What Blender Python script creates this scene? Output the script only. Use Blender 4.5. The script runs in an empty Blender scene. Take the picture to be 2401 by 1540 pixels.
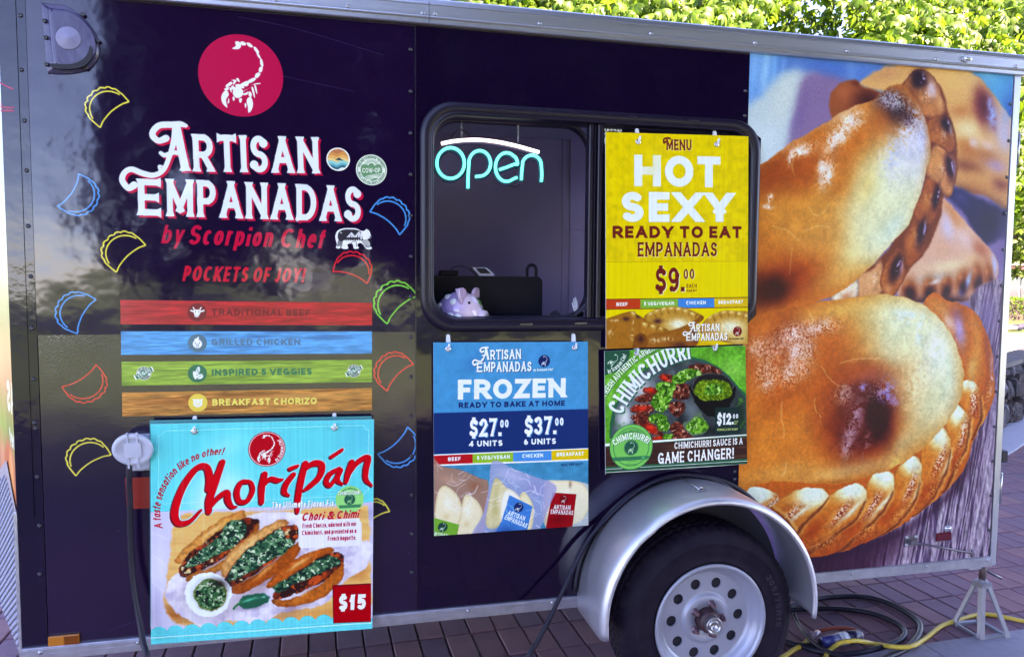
import bpy, bmesh, math, random
import numpy as np
from mathutils import Matrix, Vector
from mathutils.geometry import tessellate_polygon

PI = math.pi
SC = bpy.context.scene
# ------------------------------------------------------------------ camera
# World: x along the trailer's side, y away from the camera into the trailer, z up; metres.
CAM_F = 1700.0                                   # focal length in pixels of a 2401-pixel wide frame
_pi, _ya, _ro = math.radians(3.729), math.radians(13.081), math.radians(0.401)
CAM_P = np.array([0., -2.4774, 1.5813])
_cp, _sp, _cy, _sy, _cr, _sr = math.cos(_pi), math.sin(_pi), math.cos(_ya), math.sin(_ya), math.cos(_ro), math.sin(_ro)
CAM_W = np.array([_sy * _cp, _cy * _cp, -_sp])
_ri = np.array([_cy, -_sy, 0.])
_up = np.cross(_ri, CAM_W)
CAM_R = _cr * _ri + _sr * _up
CAM_U = -_sr * _ri + _cr * _up


def at(px, py, x=None, y=None, z=None):
    """The world point that the photograph's pixel (2401-wide frame) shows on a plane of known x, y or z."""
    d = CAM_W * CAM_F + (px - 1200.5) * CAM_R - (py - 770.) * CAM_U
    if x is not None:
        return CAM_P + d * ((x - CAM_P[0]) / d[0])
    if y is not None:
        return CAM_P + d * ((y - CAM_P[1]) / d[1])
    return CAM_P + d * ((z - CAM_P[2]) / d[2])


def seen(p):
    """Where a world point falls in the photograph's frame, and its distance along the view."""
    v = np.asarray(p, float) - CAM_P
    z = float(v @ CAM_W)
    return 1200.5 + CAM_F * float(v @ CAM_R) / z, 770. - CAM_F * float(v @ CAM_U) / z, z


GZ = .035                                        # height of the paved ground in these coordinates
_cd = bpy.data.cameras.new('camera')
CAM = bpy.data.objects.new('camera', _cd)
SC.collection.objects.link(CAM)
_cd.sensor_width = 36.
_cd.lens = 36. * CAM_F / 2401.
_cd.clip_start, _cd.clip_end = .05, 2000.
CAM.matrix_world = Matrix(((CAM_R[0], CAM_U[0], -CAM_W[0], CAM_P[0]), (CAM_R[1], CAM_U[1], -CAM_W[1], CAM_P[1]), (CAM_R[2], CAM_U[2], -CAM_W[2], CAM_P[2]), (0, 0, 0, 1)))
SC.camera = CAM

# ------------------------------------------------------------------ daylight: the sun stands high behind the camera; a big tree shades the near ground and the trailer's side
SUN_EL, SUN_AZ = math.radians(42), math.radians(142)      # azimuth from +y towards +x
WORLD = bpy.data.worlds.new('World')
SC.world = WORLD
WORLD.use_nodes = True
_nt = WORLD.node_tree
_nt.nodes.clear()
_sky = _nt.nodes.new('ShaderNodeTexSky')
_sky.sky_type = 'NISHITA'
_sky.sun_disc = False
_sky.sun_elevation = SUN_EL
_sky.sun_rotation = SUN_AZ
_sky.air_density, _sky.dust_density, _sky.ozone_density = .8, .0, 4.
_sky.altitude = 2500
_bg = _nt.nodes.new('ShaderNodeBackground')
_bg.inputs[1].default_value = .15
_wo = _nt.nodes.new('ShaderNodeOutputWorld')
_nt.links.new(_sky.outputs[0], _bg.inputs[0])
_nt.links.new(_bg.outputs[0], _wo.inputs[0])
_ld = bpy.data.lights.new('sun', 'SUN')
_ld.energy, _ld.angle, _ld.color = 5., math.radians(.53), (1., .95, .86)
SUN = bpy.data.objects.new('sun', _ld)
SC.collection.objects.link(SUN)
_sd = Vector((math.sin(SUN_AZ) * math.cos(SUN_EL), math.cos(SUN_AZ) * math.cos(SUN_EL), math.sin(SUN_EL)))
SUN.rotation_euler = (-_sd).to_track_quat('-Z', 'Y').to_euler()
SUN.location = (4, 6, 9)
VS = SC.view_settings
VS.view_transform, VS.look, VS.gamma, VS.use_curve_mapping = 'Standard', 'None', 1., False
VS.exposure = 3.3
VS.use_white_balance, VS.white_balance_temperature, VS.white_balance_tint = True, 8300., 33.
SC.cycles.max_bounces, SC.cycles.diffuse_bounces, SC.cycles.glossy_bounces, SC.cycles.transmission_bounces, SC.cycles.transparent_max_bounces = 8, 4, 4, 6, 12

# ------------------------------------------------------------------ helpers: meshes, things, materials
COL = SC.collection


class MB:
    """Collects shapes for ONE mesh object."""
    def __init__(s):
        s.v, s.f, s.sm, s.mi = [], [], [], []

    def add(s, v, f, smooth=False, mi=0):
        o = len(s.v)
        s.v += [tuple(map(float, p)) for p in v]
        s.f += [tuple(i + o for i in q) for q in f]
        s.sm += [smooth] * len(f)
        s.mi += [mi] * len(f)
        return s

    def box(s, lo, hi, mi=0, bev=0.):
        (a, b, c), (d, e, g) = lo, hi
        if bev:
            k = bev
            L = []
            for z, i in ((c, k), (c + k, 0), (g - k, 0), (g, k)):
                L.append([(a + i + k * (i == 0), b + i, z), (d - i - k * (i == 0), b + i, z), (d - i, b + i + k * (i == 0), z), (d - i, e - i - k * (i == 0), z), (d - i - k * (i == 0), e - i, z), (a + i + k * (i == 0), e - i, z), (a + i, e - i - k * (i == 0), z), (a + i, b + i + k * (i == 0), z)])
            return s.loft(L, caps=True, mi=mi)
        v = [(a, b, c), (d, b, c), (d, e, c), (a, e, c), (a, b, g), (d, b, g), (d, e, g), (a, e, g)]
        return s.add(v, [(0, 3, 2, 1), (4, 5, 6, 7), (0, 1, 5, 4), (1, 2, 6, 5), (2, 3, 7, 6), (3, 0, 4, 7)], mi=mi)

    def loft(s, loops, caps=False, closed=True, smooth=False, mi=0):
        n = len(loops[0])
        v = [p for l in loops for p in l]
        f = []
        for i in range(len(loops) - 1):
            for j in range(n if closed else n - 1):
                k = (j + 1) % n
                f.append((i * n + j, i * n + k, (i + 1) * n + k, (i + 1) * n + j))
        if caps:
            f.append(tuple(range(n))[::-1])
            f.append(tuple(range((len(loops) - 1) * n, len(loops) * n)))
        return s.add(v, f, smooth, mi)

    def cyl(s, p0, p1, r0, r1=None, n=16, caps=True, smooth=True, mi=0):
        return s.tube([p0, p1], [r0, r0 if r1 is None else r1], n, caps, smooth, mi)

    def tube(s, pts, r, n=8, caps=True, smooth=True, mi=0, flat=1.):
        P = [Vector(p) for p in pts]
        r = [r] * len(P) if not hasattr(r, '__len__') else list(r)
        T = []
        for i in range(len(P)):
            d = P[min(i + 1, len(P) - 1)] - P[max(i - 1, 0)]
            T.append(d.normalized())
        a = Vector((0, 0, 1)) if abs(T[0].z) < .9 else Vector((1, 0, 0))
        u = T[0].cross(a).normalized()
        L = []
        for i, p in enumerate(P):
            u = (u - T[i] * u.dot(T[i])).normalized()
            w = T[i].cross(u)
            L.append([p + (u * math.cos(2 * PI * k / n) + w * math.sin(2 * PI * k / n) * flat) * r[i] for k in range(n)])
        return s.loft(L, caps, True, smooth, mi)

    def lathe(s, prof, c, n=48, smooth=True, mi=0, cap0=False, cap1=False, rfun=None):
        """Profile of (radius, y) turned about an axis along y through c=(x, z)."""
        L = []
        for r, y in prof:
            L.append([(c[0] + (r if not rfun else rfun(r, k)) * math.cos(2 * PI * k / n), y, c[1] + (r if not rfun else rfun(r, k)) * math.sin(2 * PI * k / n)) for k in range(n)])
        v = [p for l in L for p in l]
        f = []
        for i in range(len(L) - 1):
            for j in range(n):
                k = (j + 1) % n
                f.append((i * n + j, (i + 1) * n + j, (i + 1) * n + k, i * n + k))
        if cap0:
            f.append(tuple(range(n)))
        if cap1:
            f.append(tuple(range((len(L) - 1) * n, len(L) * n))[::-1])
        return s.add(v, f, smooth, mi)

    def poly(s, outer, holes=(), fn=lambda a, b: (a, 0, b), mi=0):
        """A flat face with holes; fn carries 2-D points into space."""
        R = [outer] + list(holes)
        pts = [p for r in R for p in r]
        tris = tessellate_polygon([[Vector((p[0], p[1], 0)) for p in r] for r in R])
        out = []
        for t in tris:
            a, b, c = (pts[i] for i in t)
            cr = (b[0] - a[0]) * (c[1] - a[1]) - (b[1] - a[1]) * (c[0] - a[0])
            out.append(tuple(t) if cr > 0 else tuple(t)[::-1])
        return s.add([fn(*p) for p in pts], out, mi=mi)

    def prism(s, outer, y0, y1, holes=(), mi=0, smooth=False):
        """A plate in the x-z plane from y0 (front, towards the camera) to y1."""
        s.poly(outer, holes, lambda a, b: (a, y0, b), mi)
        n0 = len(s.f)
        s.poly(outer, holes, lambda a, b: (a, y1, b), mi)
        for i in range(n0, len(s.f)):
            s.f[i] = s.f[i][::-1]
        for r in [outer] + list(holes):
            s.loft([[(a, y0, b) for a, b in r], [(a, y1, b) for a, b in r]], smooth=smooth, mi=mi)
        return s

    def ball(s, c, r, nu=16, nv=10, M=None, mi=0):
        r = (r, r, r) if not hasattr(r, '__len__') else r
        v, f = [], []
        for i in range(nv + 1):
            t = PI * i / nv
            for j in range(nu):
                p = 2 * PI * j / nu
                q = Vector((r[0] * math.sin(t) * math.cos(p), r[1] * math.sin(t) * math.sin(p), r[2] * math.cos(t)))
                if M is not None:
                    q = M @ q
                v.append(q + Vector(c))
        for i in range(nv):
            for j in range(nu):
                k = (j + 1) % nu
                f.append((i * nu + j, (i + 1) * nu + j, (i + 1) * nu + k, i * nu + k))
        return s.add(v, f, True, mi)

    def mesh(s, name, mats, recalc=True):
        me = bpy.data.meshes.new(name)
        me.from_pydata(s.v, [], s.f)
        me.polygons.foreach_set('use_smooth', s.sm)
        mats = mats if isinstance(mats, (list, tuple)) else [mats]
        for m in mats:
            me.materials.append(m)
        if len(mats) > 1:
            me.polygons.foreach_set('material_index', s.mi)
        if recalc:
            bm = bmesh.new()
            bm.from_mesh(me)
            bmesh.ops.recalc_face_normals(bm, faces=bm.faces)
            bm.to_mesh(me)
            bm.free()
        me.update()
        return me

    def build(s, name, mats, parent=None, recalc=True, origin=None):
        if origin is not None:
            ox, oy, oz = origin
            s.v = [(x - ox, y - oy, z - oz) for x, y, z in s.v]
        o = bpy.data.objects.new(name, s.mesh(name, mats, recalc))
        COL.objects.link(o)
        if origin is not None:
            o.location = origin
        if parent is not None:
            attach(o, parent)
        return o


def world_loc(o):
    p = Vector(o.location)
    while o.parent is not None:
        o = o.parent
        p = p + Vector(o.location)
    return p


def attach(o, parent):
    """Parent without moving (things are never turned or scaled)."""
    o.parent = parent
    o.location = Vector(o.location) - world_loc(parent)


def thing(name, label, cat, loc=(0, 0, 0), group=None):
    o = bpy.data.objects.new(name, None)
    o.empty_display_size = .1
    COL.objects.link(o)
    o.location = loc
    return tag(o, label, cat, group)


def tag(o, label, cat, group=None, kind=None):
    if label:
        o['label'] = label
    if cat:
        o['category'] = cat
    if group:
        o['group'] = group
    if kind:
        o['kind'] = kind
    return o


def again(o, loc, parent=None, rot=None):
    """A copy of one mesh object that shares its mesh."""
    c = o.copy()
    COL.objects.link(c)
    c.parent = None
    c.location = loc
    if rot is not None:
        c.rotation_euler = rot
    if parent is not None:
        attach(c, parent)
    return c


def smooth3(pts, n=8, closed=False):
    return [tuple(p) for p in smooth(np.asarray(pts, float), closed, n)]


def rrect(x0, z0, x1, z1, r, n=6):
    out = []
    for cx, cz, a0 in ((x1 - r, z1 - r, 0), (x0 + r, z1 - r, 90), (x0 + r, z0 + r, 180), (x1 - r, z0 + r, 270)):
        for k in range(n + 1):
            a = math.radians(a0 + 90 * k / n)
            out.append((cx + r * math.cos(a), cz + r * math.sin(a)))
    return out


# ---- materials
def mat(name, col, rough=.5, metal=0., spec=.5, coat=0., coat_rough=.05, emit=None, estr=0., noise=None, bump=(), alpha=1., trans=0., ior=1.5, streak=None):
    """Principled material. noise=(scale, amount, dark colour): blotches; bump=[(scale, distance, detail), ...]; streak=(sx,sy,sz,amount)."""
    m = bpy.data.materials.new(name)
    m.use_nodes = True
    nt = m.node_tree
    b = nt.nodes['Principled BSDF']
    I = b.inputs
    I['Base Color'].default_value = (*col, 1)
    I['Roughness'].default_value = rough
    I['Metallic'].default_value = metal
    I['Specular IOR Level'].default_value = spec
    I['Coat Weight'].default_value = coat
    I['Coat Roughness'].default_value = coat_rough
    I['IOR'].default_value = ior
    I['Alpha'].default_value = alpha
    I['Transmission Weight'].default_value = trans
    if emit:
        I['Emission Color'].default_value = (*emit, 1)
        I['Emission Strength'].default_value = estr
    tc = nt.nodes.new('ShaderNodeTexCoord')

    def nz(scale, detail=3., vec=None):
        t = nt.nodes.new('ShaderNodeTexNoise')
        t.inputs['Scale'].default_value = scale
        t.inputs['Detail'].default_value = detail
        nt.links.new(vec if vec is not None else tc.outputs['Object'], t.inputs['Vector'])
        return t
    last = None
    if noise:
        sc, amt, dark = noise[:3]
        t = nz(sc, 5.)
        r = nt.nodes.new('ShaderNodeMapRange')
        r.inputs[1].default_value, r.inputs[2].default_value = .35, .7
        r.inputs[4].default_value = amt
        nt.links.new(t.outputs['Fac'], r.inputs[0])
        mx = nt.nodes.new('ShaderNodeMix')
        mx.data_type = 'RGBA'
        mx.inputs[6].default_value = (*col, 1)
        mx.inputs[7].default_value = (*dark, 1)
        nt.links.new(r.outputs[0], mx.inputs[0])
        nt.links.new(mx.outputs[2], I['Base Color'])
        last = mx
    if streak:
        mp = nt.nodes.new('ShaderNodeMapping')
        mp.inputs['Scale'].default_value = streak[:3]
        nt.links.new(tc.outputs['Object'], mp.inputs[0])
        t = nz(1., 4., mp.outputs[0])
        r = nt.nodes.new('ShaderNodeMapRange')
        r.inputs[3].default_value, r.inputs[4].default_value = rough - streak[3], rough + streak[3]
        nt.links.new(t.outputs['Fac'], r.inputs[0])
        nt.links.new(r.outputs[0], I['Roughness'])
    prev = None
    for sc, dist, det in bump:
        t = nz(sc, det)
        bp = nt.nodes.new('ShaderNodeBump')
        bp.inputs['Strength'].default_value = 1.
        bp.inputs['Distance'].default_value = dist
        nt.links.new(t.outputs['Fac'], bp.inputs['Height'])
        if prev:
            nt.links.new(prev.outputs[0], bp.inputs['Normal'])
        prev = bp
    if prev:
        nt.links.new(prev.outputs[0], I['Normal'])
        if coat:
            nt.links.new(prev.outputs[0], I['Coat Normal'])
    return m


INK = np.array([1.12, 1.04, .86])                 # what the printed colours are multiplied by (linear) to become surface colours


def picture(c, name):
    """The painted canvas as an image block made in memory."""
    a = np.clip(c.a, 0, 1).astype(np.float64)
    lin = np.where(a <= .04045, a / 12.92, ((a + .055) / 1.055) ** 2.4) * INK
    lin = np.clip(lin, 0, .93)
    a = np.where(lin <= .0031308, lin * 12.92, 1.055 * lin ** (1 / 2.4) - .055)
    im = bpy.data.images.new(name, c.w, c.h)
    px = np.ones((c.h, c.w, 4), np.float32)
    px[..., :3] = a[::-1]
    im.pixels.foreach_set(px.ravel())
    im.update()
    im.pack()
    return im


def print_mat(name, c, **k):
    m = mat(name, (.5, .5, .5), **k)
    nt = m.node_tree
    t = nt.nodes.new('ShaderNodeTexImage')
    t.image = picture(c, name)
    t.extension = 'EXTEND'
    nt.links.new(t.outputs['Color'], nt.nodes['Principled BSDF'].inputs['Base Color'])
    return m


def uv_plane(o, c, off=(0, 0, 0)):
    """UVs of a sheet from its place on the canvas' plane."""
    me = o.data
    uv = me.uv_layers.new(name='UVMap')
    n = len(me.loops)
    vi = np.empty(n, np.int32)
    me.loops.foreach_get('vertex_index', vi)
    co = np.empty(len(me.vertices) * 3, np.float32)
    me.vertices.foreach_get('co', co)
    w = world_loc(o)
    p = co.reshape(-1, 3)[vi] + np.array(w)
    q = np.stack([(p[:, 0] - c.x0) / (c.x1 - c.x0), (p[:, 2] - c.z0) / (c.z1 - c.z0)], 1).astype(np.float32)
    uv.data.foreach_set('uv', q.ravel())

# ------------------------------------------------------------------ flat print: a small painter
def smooth(pts, closed=True, n=8):
    """Catmull-Rom through the points."""
    p = np.asarray(pts, float)
    N = len(p)
    out = []
    rng_ = range(N) if closed else range(N - 1)
    for i in rng_:
        if closed:
            a, b, c, d = p[(i - 1) % N], p[i], p[(i + 1) % N], p[(i + 2) % N]
        else:
            b, c = p[i], p[i + 1]
            a = p[i - 1] if i > 0 else 2 * b - c
            d = p[i + 2] if i + 2 < N else 2 * c - b
        for k in range(n):
            t = k / n
            out.append(.5 * ((2 * b) + (c - a) * t + (2 * a - 5 * b + 4 * c - d) * t * t + (3 * b - a - 3 * c + d) * t ** 3))
    if not closed:
        out.append(p[-1])
    return np.array(out)


def area(p):
    x, y = p[:, 0], p[:, 1]
    return .5 * np.sum(x * np.roll(y, -1) - np.roll(x, -1) * y)


def ccw(p):
    p = np.asarray(p, float)
    return p if area(p) >= 0 else p[::-1]


def ribbon(pts, w, round_cap=True):
    """A stroke as convex pieces: w is one width or one for each point."""
    p = np.asarray(pts, float)
    w = np.broadcast_to(np.asarray(w, float), (len(p),))
    out = []
    for i in range(len(p) - 1):
        d = p[i + 1] - p[i]
        l = np.hypot(*d)
        if l < 1e-9:
            continue
        n = np.array([-d[1], d[0]]) / l
        out.append(ccw([p[i] + n * w[i] / 2, p[i] - n * w[i] / 2, p[i + 1] - n * w[i + 1] / 2, p[i + 1] + n * w[i + 1] / 2]))
    an = np.linspace(0, 2 * PI, 13)[:-1]
    for i in range(len(p)):
        if not round_cap and i in (0, len(p) - 1):
            continue
        out.append(p[i] + np.stack([np.cos(an), np.sin(an)], 1) * w[i] / 2)
    return out


def ellipse(cx, cy, rx, ry, rot=0., n=40, a0=0, a1=360):
    an = np.radians(np.linspace(a0, a1, n, endpoint=(a1 - a0 < 360)))
    c, s = math.cos(math.radians(rot)), math.sin(math.radians(rot))
    x, y = rx * np.cos(an), ry * np.sin(an)
    return np.stack([cx + c * x - s * y, cy + s * x + c * y], 1)


def box_blur(a, r, ax):
    if r < 1:
        return a
    pad = [(0, 0)] * a.ndim
    pad[ax] = (r + 1, r)
    c = np.cumsum(np.pad(a, pad, mode='edge'), axis=ax)
    n = a.shape[ax]
    hi = np.take(c, np.arange(2 * r + 1, 2 * r + 1 + n), axis=ax)
    lo = np.take(c, np.arange(0, n), axis=ax)
    return (hi - lo) / (2 * r + 1)


def blur(a, s):
    r = int(round(s))
    for _ in range(2):
        a = box_blur(box_blur(a, r, 0), r, 1)
    return a


def vnoise(h, w, cell, seed, cy=None):
    """Smooth value noise 0..1; cell is the lattice size in pixels (cy: another one down the picture)."""
    cy = cy or cell
    g = np.random.RandomState(seed).rand(int(h / cy) + 4, int(w / cell) + 4)
    y, x = np.arange(h) / cy, np.arange(w) / cell
    iy, ix = y.astype(int), x.astype(int)
    fy, fx = y - iy, x - ix
    fy, fx = fy * fy * (3 - 2 * fy), fx * fx * (3 - 2 * fx)
    a = g[iy][:, ix] * (1 - fx) + g[iy][:, ix + 1] * fx
    b = g[iy + 1][:, ix] * (1 - fx) + g[iy + 1][:, ix + 1] * fx
    return a * (1 - fy)[:, None] + b * fy[:, None]


def fbm(h, w, cell, seed, octaves=4, cy=None):
    t, a, s = 0, 1., 0
    for o in range(octaves):
        t = t + a * vnoise(h, w, max(cell / 2 ** o, 1.01), seed + o, None if cy is None else max(cy / 2 ** o, 1.01))
        s += a
        a *= .55
    return t / s


def rgb(c):
    return np.array(c, float) / 255.


class Canvas:
    """A picture that lies on the plane y=Y between (x0,z0) and (x1,z1). Points are given in the photograph's
    2401-pixel frame and carried onto that plane (fr=True) or straight in metres (fr=False)."""
    def __init__(s, x0, z0, x1, z1, ppm, bg, Y=0.):
        s.x0, s.z0, s.x1, s.z1, s.ppm, s.Y = x0, z0, x1, z1, ppm, Y
        s.w, s.h = int(round((x1 - x0) * ppm)), int(round((z1 - z0) * ppm))
        s.a = np.empty((s.h, s.w, 3), np.float32)
        s.a[:] = rgb(bg)
        s.clip = None
        s.seed = 1

    def F(s, pts):
        return np.array([((q := at(p[0], p[1], y=s.Y))[0], q[2]) for p in np.asarray(pts, float)])

    def px(s, m):
        m = np.asarray(m, float)
        return np.stack([(m[:, 0] - s.x0) * s.ppm, (s.z1 - m[:, 1]) * s.ppm], 1)

    def mask(s, polys, fr=True, holes=()):
        """Coverage (h x w) of the union of polygons minus the holes."""
        if isinstance(polys, np.ndarray) and polys.ndim == 2:
            polys = [polys]
        P = [ccw(s.px(s.F(p) if fr else p)) for p in polys] + [ccw(s.px(s.F(p) if fr else p))[::-1] for p in holes]
        acc = np.zeros((s.h, s.w + 2))
        e0 = np.concatenate(P)
        e1 = np.concatenate([np.roll(p, -1, 0) for p in P])
        SS = 4
        ya, yb = np.minimum(e0[:, 1], e1[:, 1]), np.maximum(e0[:, 1], e1[:, 1])
        k0 = np.clip(np.ceil(ya * SS - .5), 0, s.h * SS).astype(int)
        k1 = np.clip(np.ceil(yb * SS - .5), 0, s.h * SS).astype(int)
        cnt = np.maximum(k1 - k0, 0)
        tot = int(cnt.sum())
        if not tot:
            return acc[:, :s.w]
        ei = np.repeat(np.arange(len(e0)), cnt)
        k = np.arange(tot) - np.repeat(np.cumsum(cnt) - cnt, cnt) + k0[ei]
        y = (k + .5) / SS
        d = e1[ei] - e0[ei]
        x = np.clip(e0[ei, 0] + (y - e0[ei, 1]) * d[:, 0] / d[:, 1], 0, s.w)
        sg = np.where(d[:, 1] > 0, 1., -1.) / SS
        ix = x.astype(int)
        fx = x - ix
        row = k // SS
        n = s.h * (s.w + 2)
        acc = np.bincount(row * (s.w + 2) + ix, sg * (1 - fx), n) + np.bincount(row * (s.w + 2) + ix + 1, sg * fx, n)
        return np.clip(np.abs(np.cumsum(acc.reshape(s.h, s.w + 2), 1)), 0, 1)[:, :s.w]

    def put(s, m, col, alpha=1.):
        if s.clip is not None:
            m = m * s.clip
        c = col if isinstance(col, np.ndarray) and col.ndim == 3 else rgb(col)
        s.a += (m * alpha)[..., None] * (c - s.a)

    def fill(s, polys, col, alpha=1., soft=0, fr=True, holes=()):
        m = s.mask(polys, fr, holes)
        if soft:
            m = blur(m, soft)
        s.put(m, col, alpha)

    def line(s, pts, w, col, alpha=1., soft=0, fr=True, cap=True, sm=False):
        if sm:
            pts = smooth(pts, False)
        s.fill(ribbon(pts, w, cap), col, alpha, soft, fr)

    def blob(s, cx, cy, rx, ry, rot, col, alpha=1., k=1.4, hard=0., rough=0., cell=12):
        """A soft ellipse (photograph frame); hard>0 flattens the middle, rough breaks it up with noise."""
        c = s.px(s.F([(cx, cy)]))[0]
        e = s.px(s.F([(cx + 10, cy)]))[0]
        sc = np.hypot(*(e - c)) / 10
        rx, ry = rx * sc, ry * sc
        R = max(rx, ry) * 2.2
        r0, r1 = max(0, int(c[1] - R)), min(s.h, int(c[1] + R) + 1)
        c0, c1 = max(0, int(c[0] - R)), min(s.w, int(c[0] + R) + 1)
        if r1 <= r0 or c1 <= c0:
            return
        yy, xx = np.mgrid[r0:r1, c0:c1]
        ca, sa = math.cos(math.radians(rot)), math.sin(math.radians(rot))
        u, v = xx + .5 - c[0], yy + .5 - c[1]
        d = ((ca * u + sa * v) / rx) ** 2 + ((-sa * u + ca * v) / ry) ** 2
        m = np.exp(-k * np.maximum(d - hard, 0))
        if rough:
            s.seed += 7
            nz = fbm(r1 - r0, c1 - c0, cell, s.seed, 3)
            m = m * np.clip(.5 + (nz - .5) * 6 * rough + (m - .5) * .6, 0, 1)
        m = m * alpha
        if s.clip is not None:
            m = m * s.clip[r0:r1, c0:c1]
        s.a[r0:r1, c0:c1] += m[..., None] * (rgb(col) - s.a[r0:r1, c0:c1])

    def speck(s, m, col, cell, thr, alpha, seed, soft=.12):
        """Broken glints: noise over a threshold inside a mask."""
        nz = fbm(s.h, s.w, cell, seed, 2)
        s.put(m * np.clip((nz - thr) / soft, 0, 1), col, alpha)

    def warp(s, amp, cell, seed, m=None):
        """Nudge the picture about so that no outline stays ruler-clean."""
        yy, xx = np.mgrid[0:s.h, 0:s.w].astype(float)
        k = 2 * amp * (1 if m is None else m)
        x = np.clip(xx + (fbm(s.h, s.w, cell, seed, 3) - .5) * k * 2, 0, s.w - 1.001)
        y = np.clip(yy + (fbm(s.h, s.w, cell, seed + 50, 3) - .5) * k * 2, 0, s.h - 1.001)
        ix, iy = x.astype(int), y.astype(int)
        fx, fy = (x - ix)[..., None], (y - iy)[..., None]
        a = s.a
        s.a = ((a[iy, ix] * (1 - fx) + a[iy, ix + 1] * fx) * (1 - fy) + (a[iy + 1, ix] * (1 - fx) + a[iy + 1, ix + 1] * fx) * fy).astype(np.float32)

    def punch(s, con, sat, m=None):
        """The print's own contrast and colour strength."""
        a = np.clip(s.a, 0, 1)
        b = a + con * (a * a * (3 - 2 * a) - a)
        l = b.mean(2, keepdims=True)
        b = np.clip(l + (b - l) * sat, 0, 1)
        s.a = b if m is None else a + m[..., None] * (b - a)

    def grain(s, m, amt, cell, seed, octaves=3, cy=None):
        nz = (fbm(s.h, s.w, cell, seed, octaves, cy) - .5) * amt
        if m is not None:
            nz = nz * m
        if s.clip is not None:
            nz = nz * s.clip
        s.a *= (1 + nz)[..., None]

    def text(s, t, p0, p1, h, col, w=.2, xs=1., slant=0., serif=0., alpha=1., sh=None, shcol=None, fr=True, gap=.16, fit=True, soft=0, up=None):
        """Text whose baseline runs p0-p1 (stretched to fit) with capitals h tall; sh: offset of a shadow copy in the same units."""
        P = text_polys(t, w, xs, slant, serif, gap)
        L = text_len(t, xs, gap)
        if fr:
            a, b = s.F([p0, p1])
            hh = np.hypot(*(s.F([(p0[0], p0[1] - h)])[0] - a))
            un = hh / h
        else:
            a, b = np.asarray(p0, float), np.asarray(p1, float)
            hh, un = h, 1.
        ex = (b - a) / L
        e = (b - a) / np.hypot(*(b - a))
        ey = np.array([-e[1], e[0]]) * hh if up is None else np.asarray(up, float) * hh
        Q = [a + q[:, :1] * ex + q[:, 1:] * ey for q in P]
        if sh:
            o = np.array([sh[0], -sh[1]]) * un
            s.fill([q + o * f for q in Q for f in ((.5, 1.) if abs(sh[0]) + abs(sh[1]) > 2 and fr else (1.,))], shcol, alpha, soft, fr=False)
        s.fill(Q, col, alpha, soft, fr=False)

    def arc_text(s, t, c, r, a0, a1, h, col, w=.2, xs=1., slant=0., serif=0., gap=.16, inside=False, sh=None, shcol=None, fr=True):
        """Text on a circle in metres about c (photograph frame when fr): a0 to a1 degrees, counted anticlockwise from +x."""
        P = text_polys(t, w, xs, slant, serif, gap)
        L = text_len(t, xs, gap)
        if fr:
            cc = s.F([c])[0]
            k = np.hypot(*(s.F([(c[0] + r, c[1])])[0] - cc)) / r
        else:
            cc, k = np.asarray(c, float), 1.
        r, hh = r * k, h * k
        Q = []
        for q in P:
            an = np.radians(a0 + (a1 - a0) * q[:, 0] / L)
            rr = r + (q[:, 1] * hh if not inside else -q[:, 1] * hh)
            Q.append(np.stack([cc[0] + rr * np.cos(an), cc[1] + rr * np.sin(an)], 1))
        if sh:
            o = np.array([sh[0], -sh[1]]) * k
            s.fill([q + o for q in Q], shcol, fr=False)
        s.fill(Q, col, fr=False)


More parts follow.
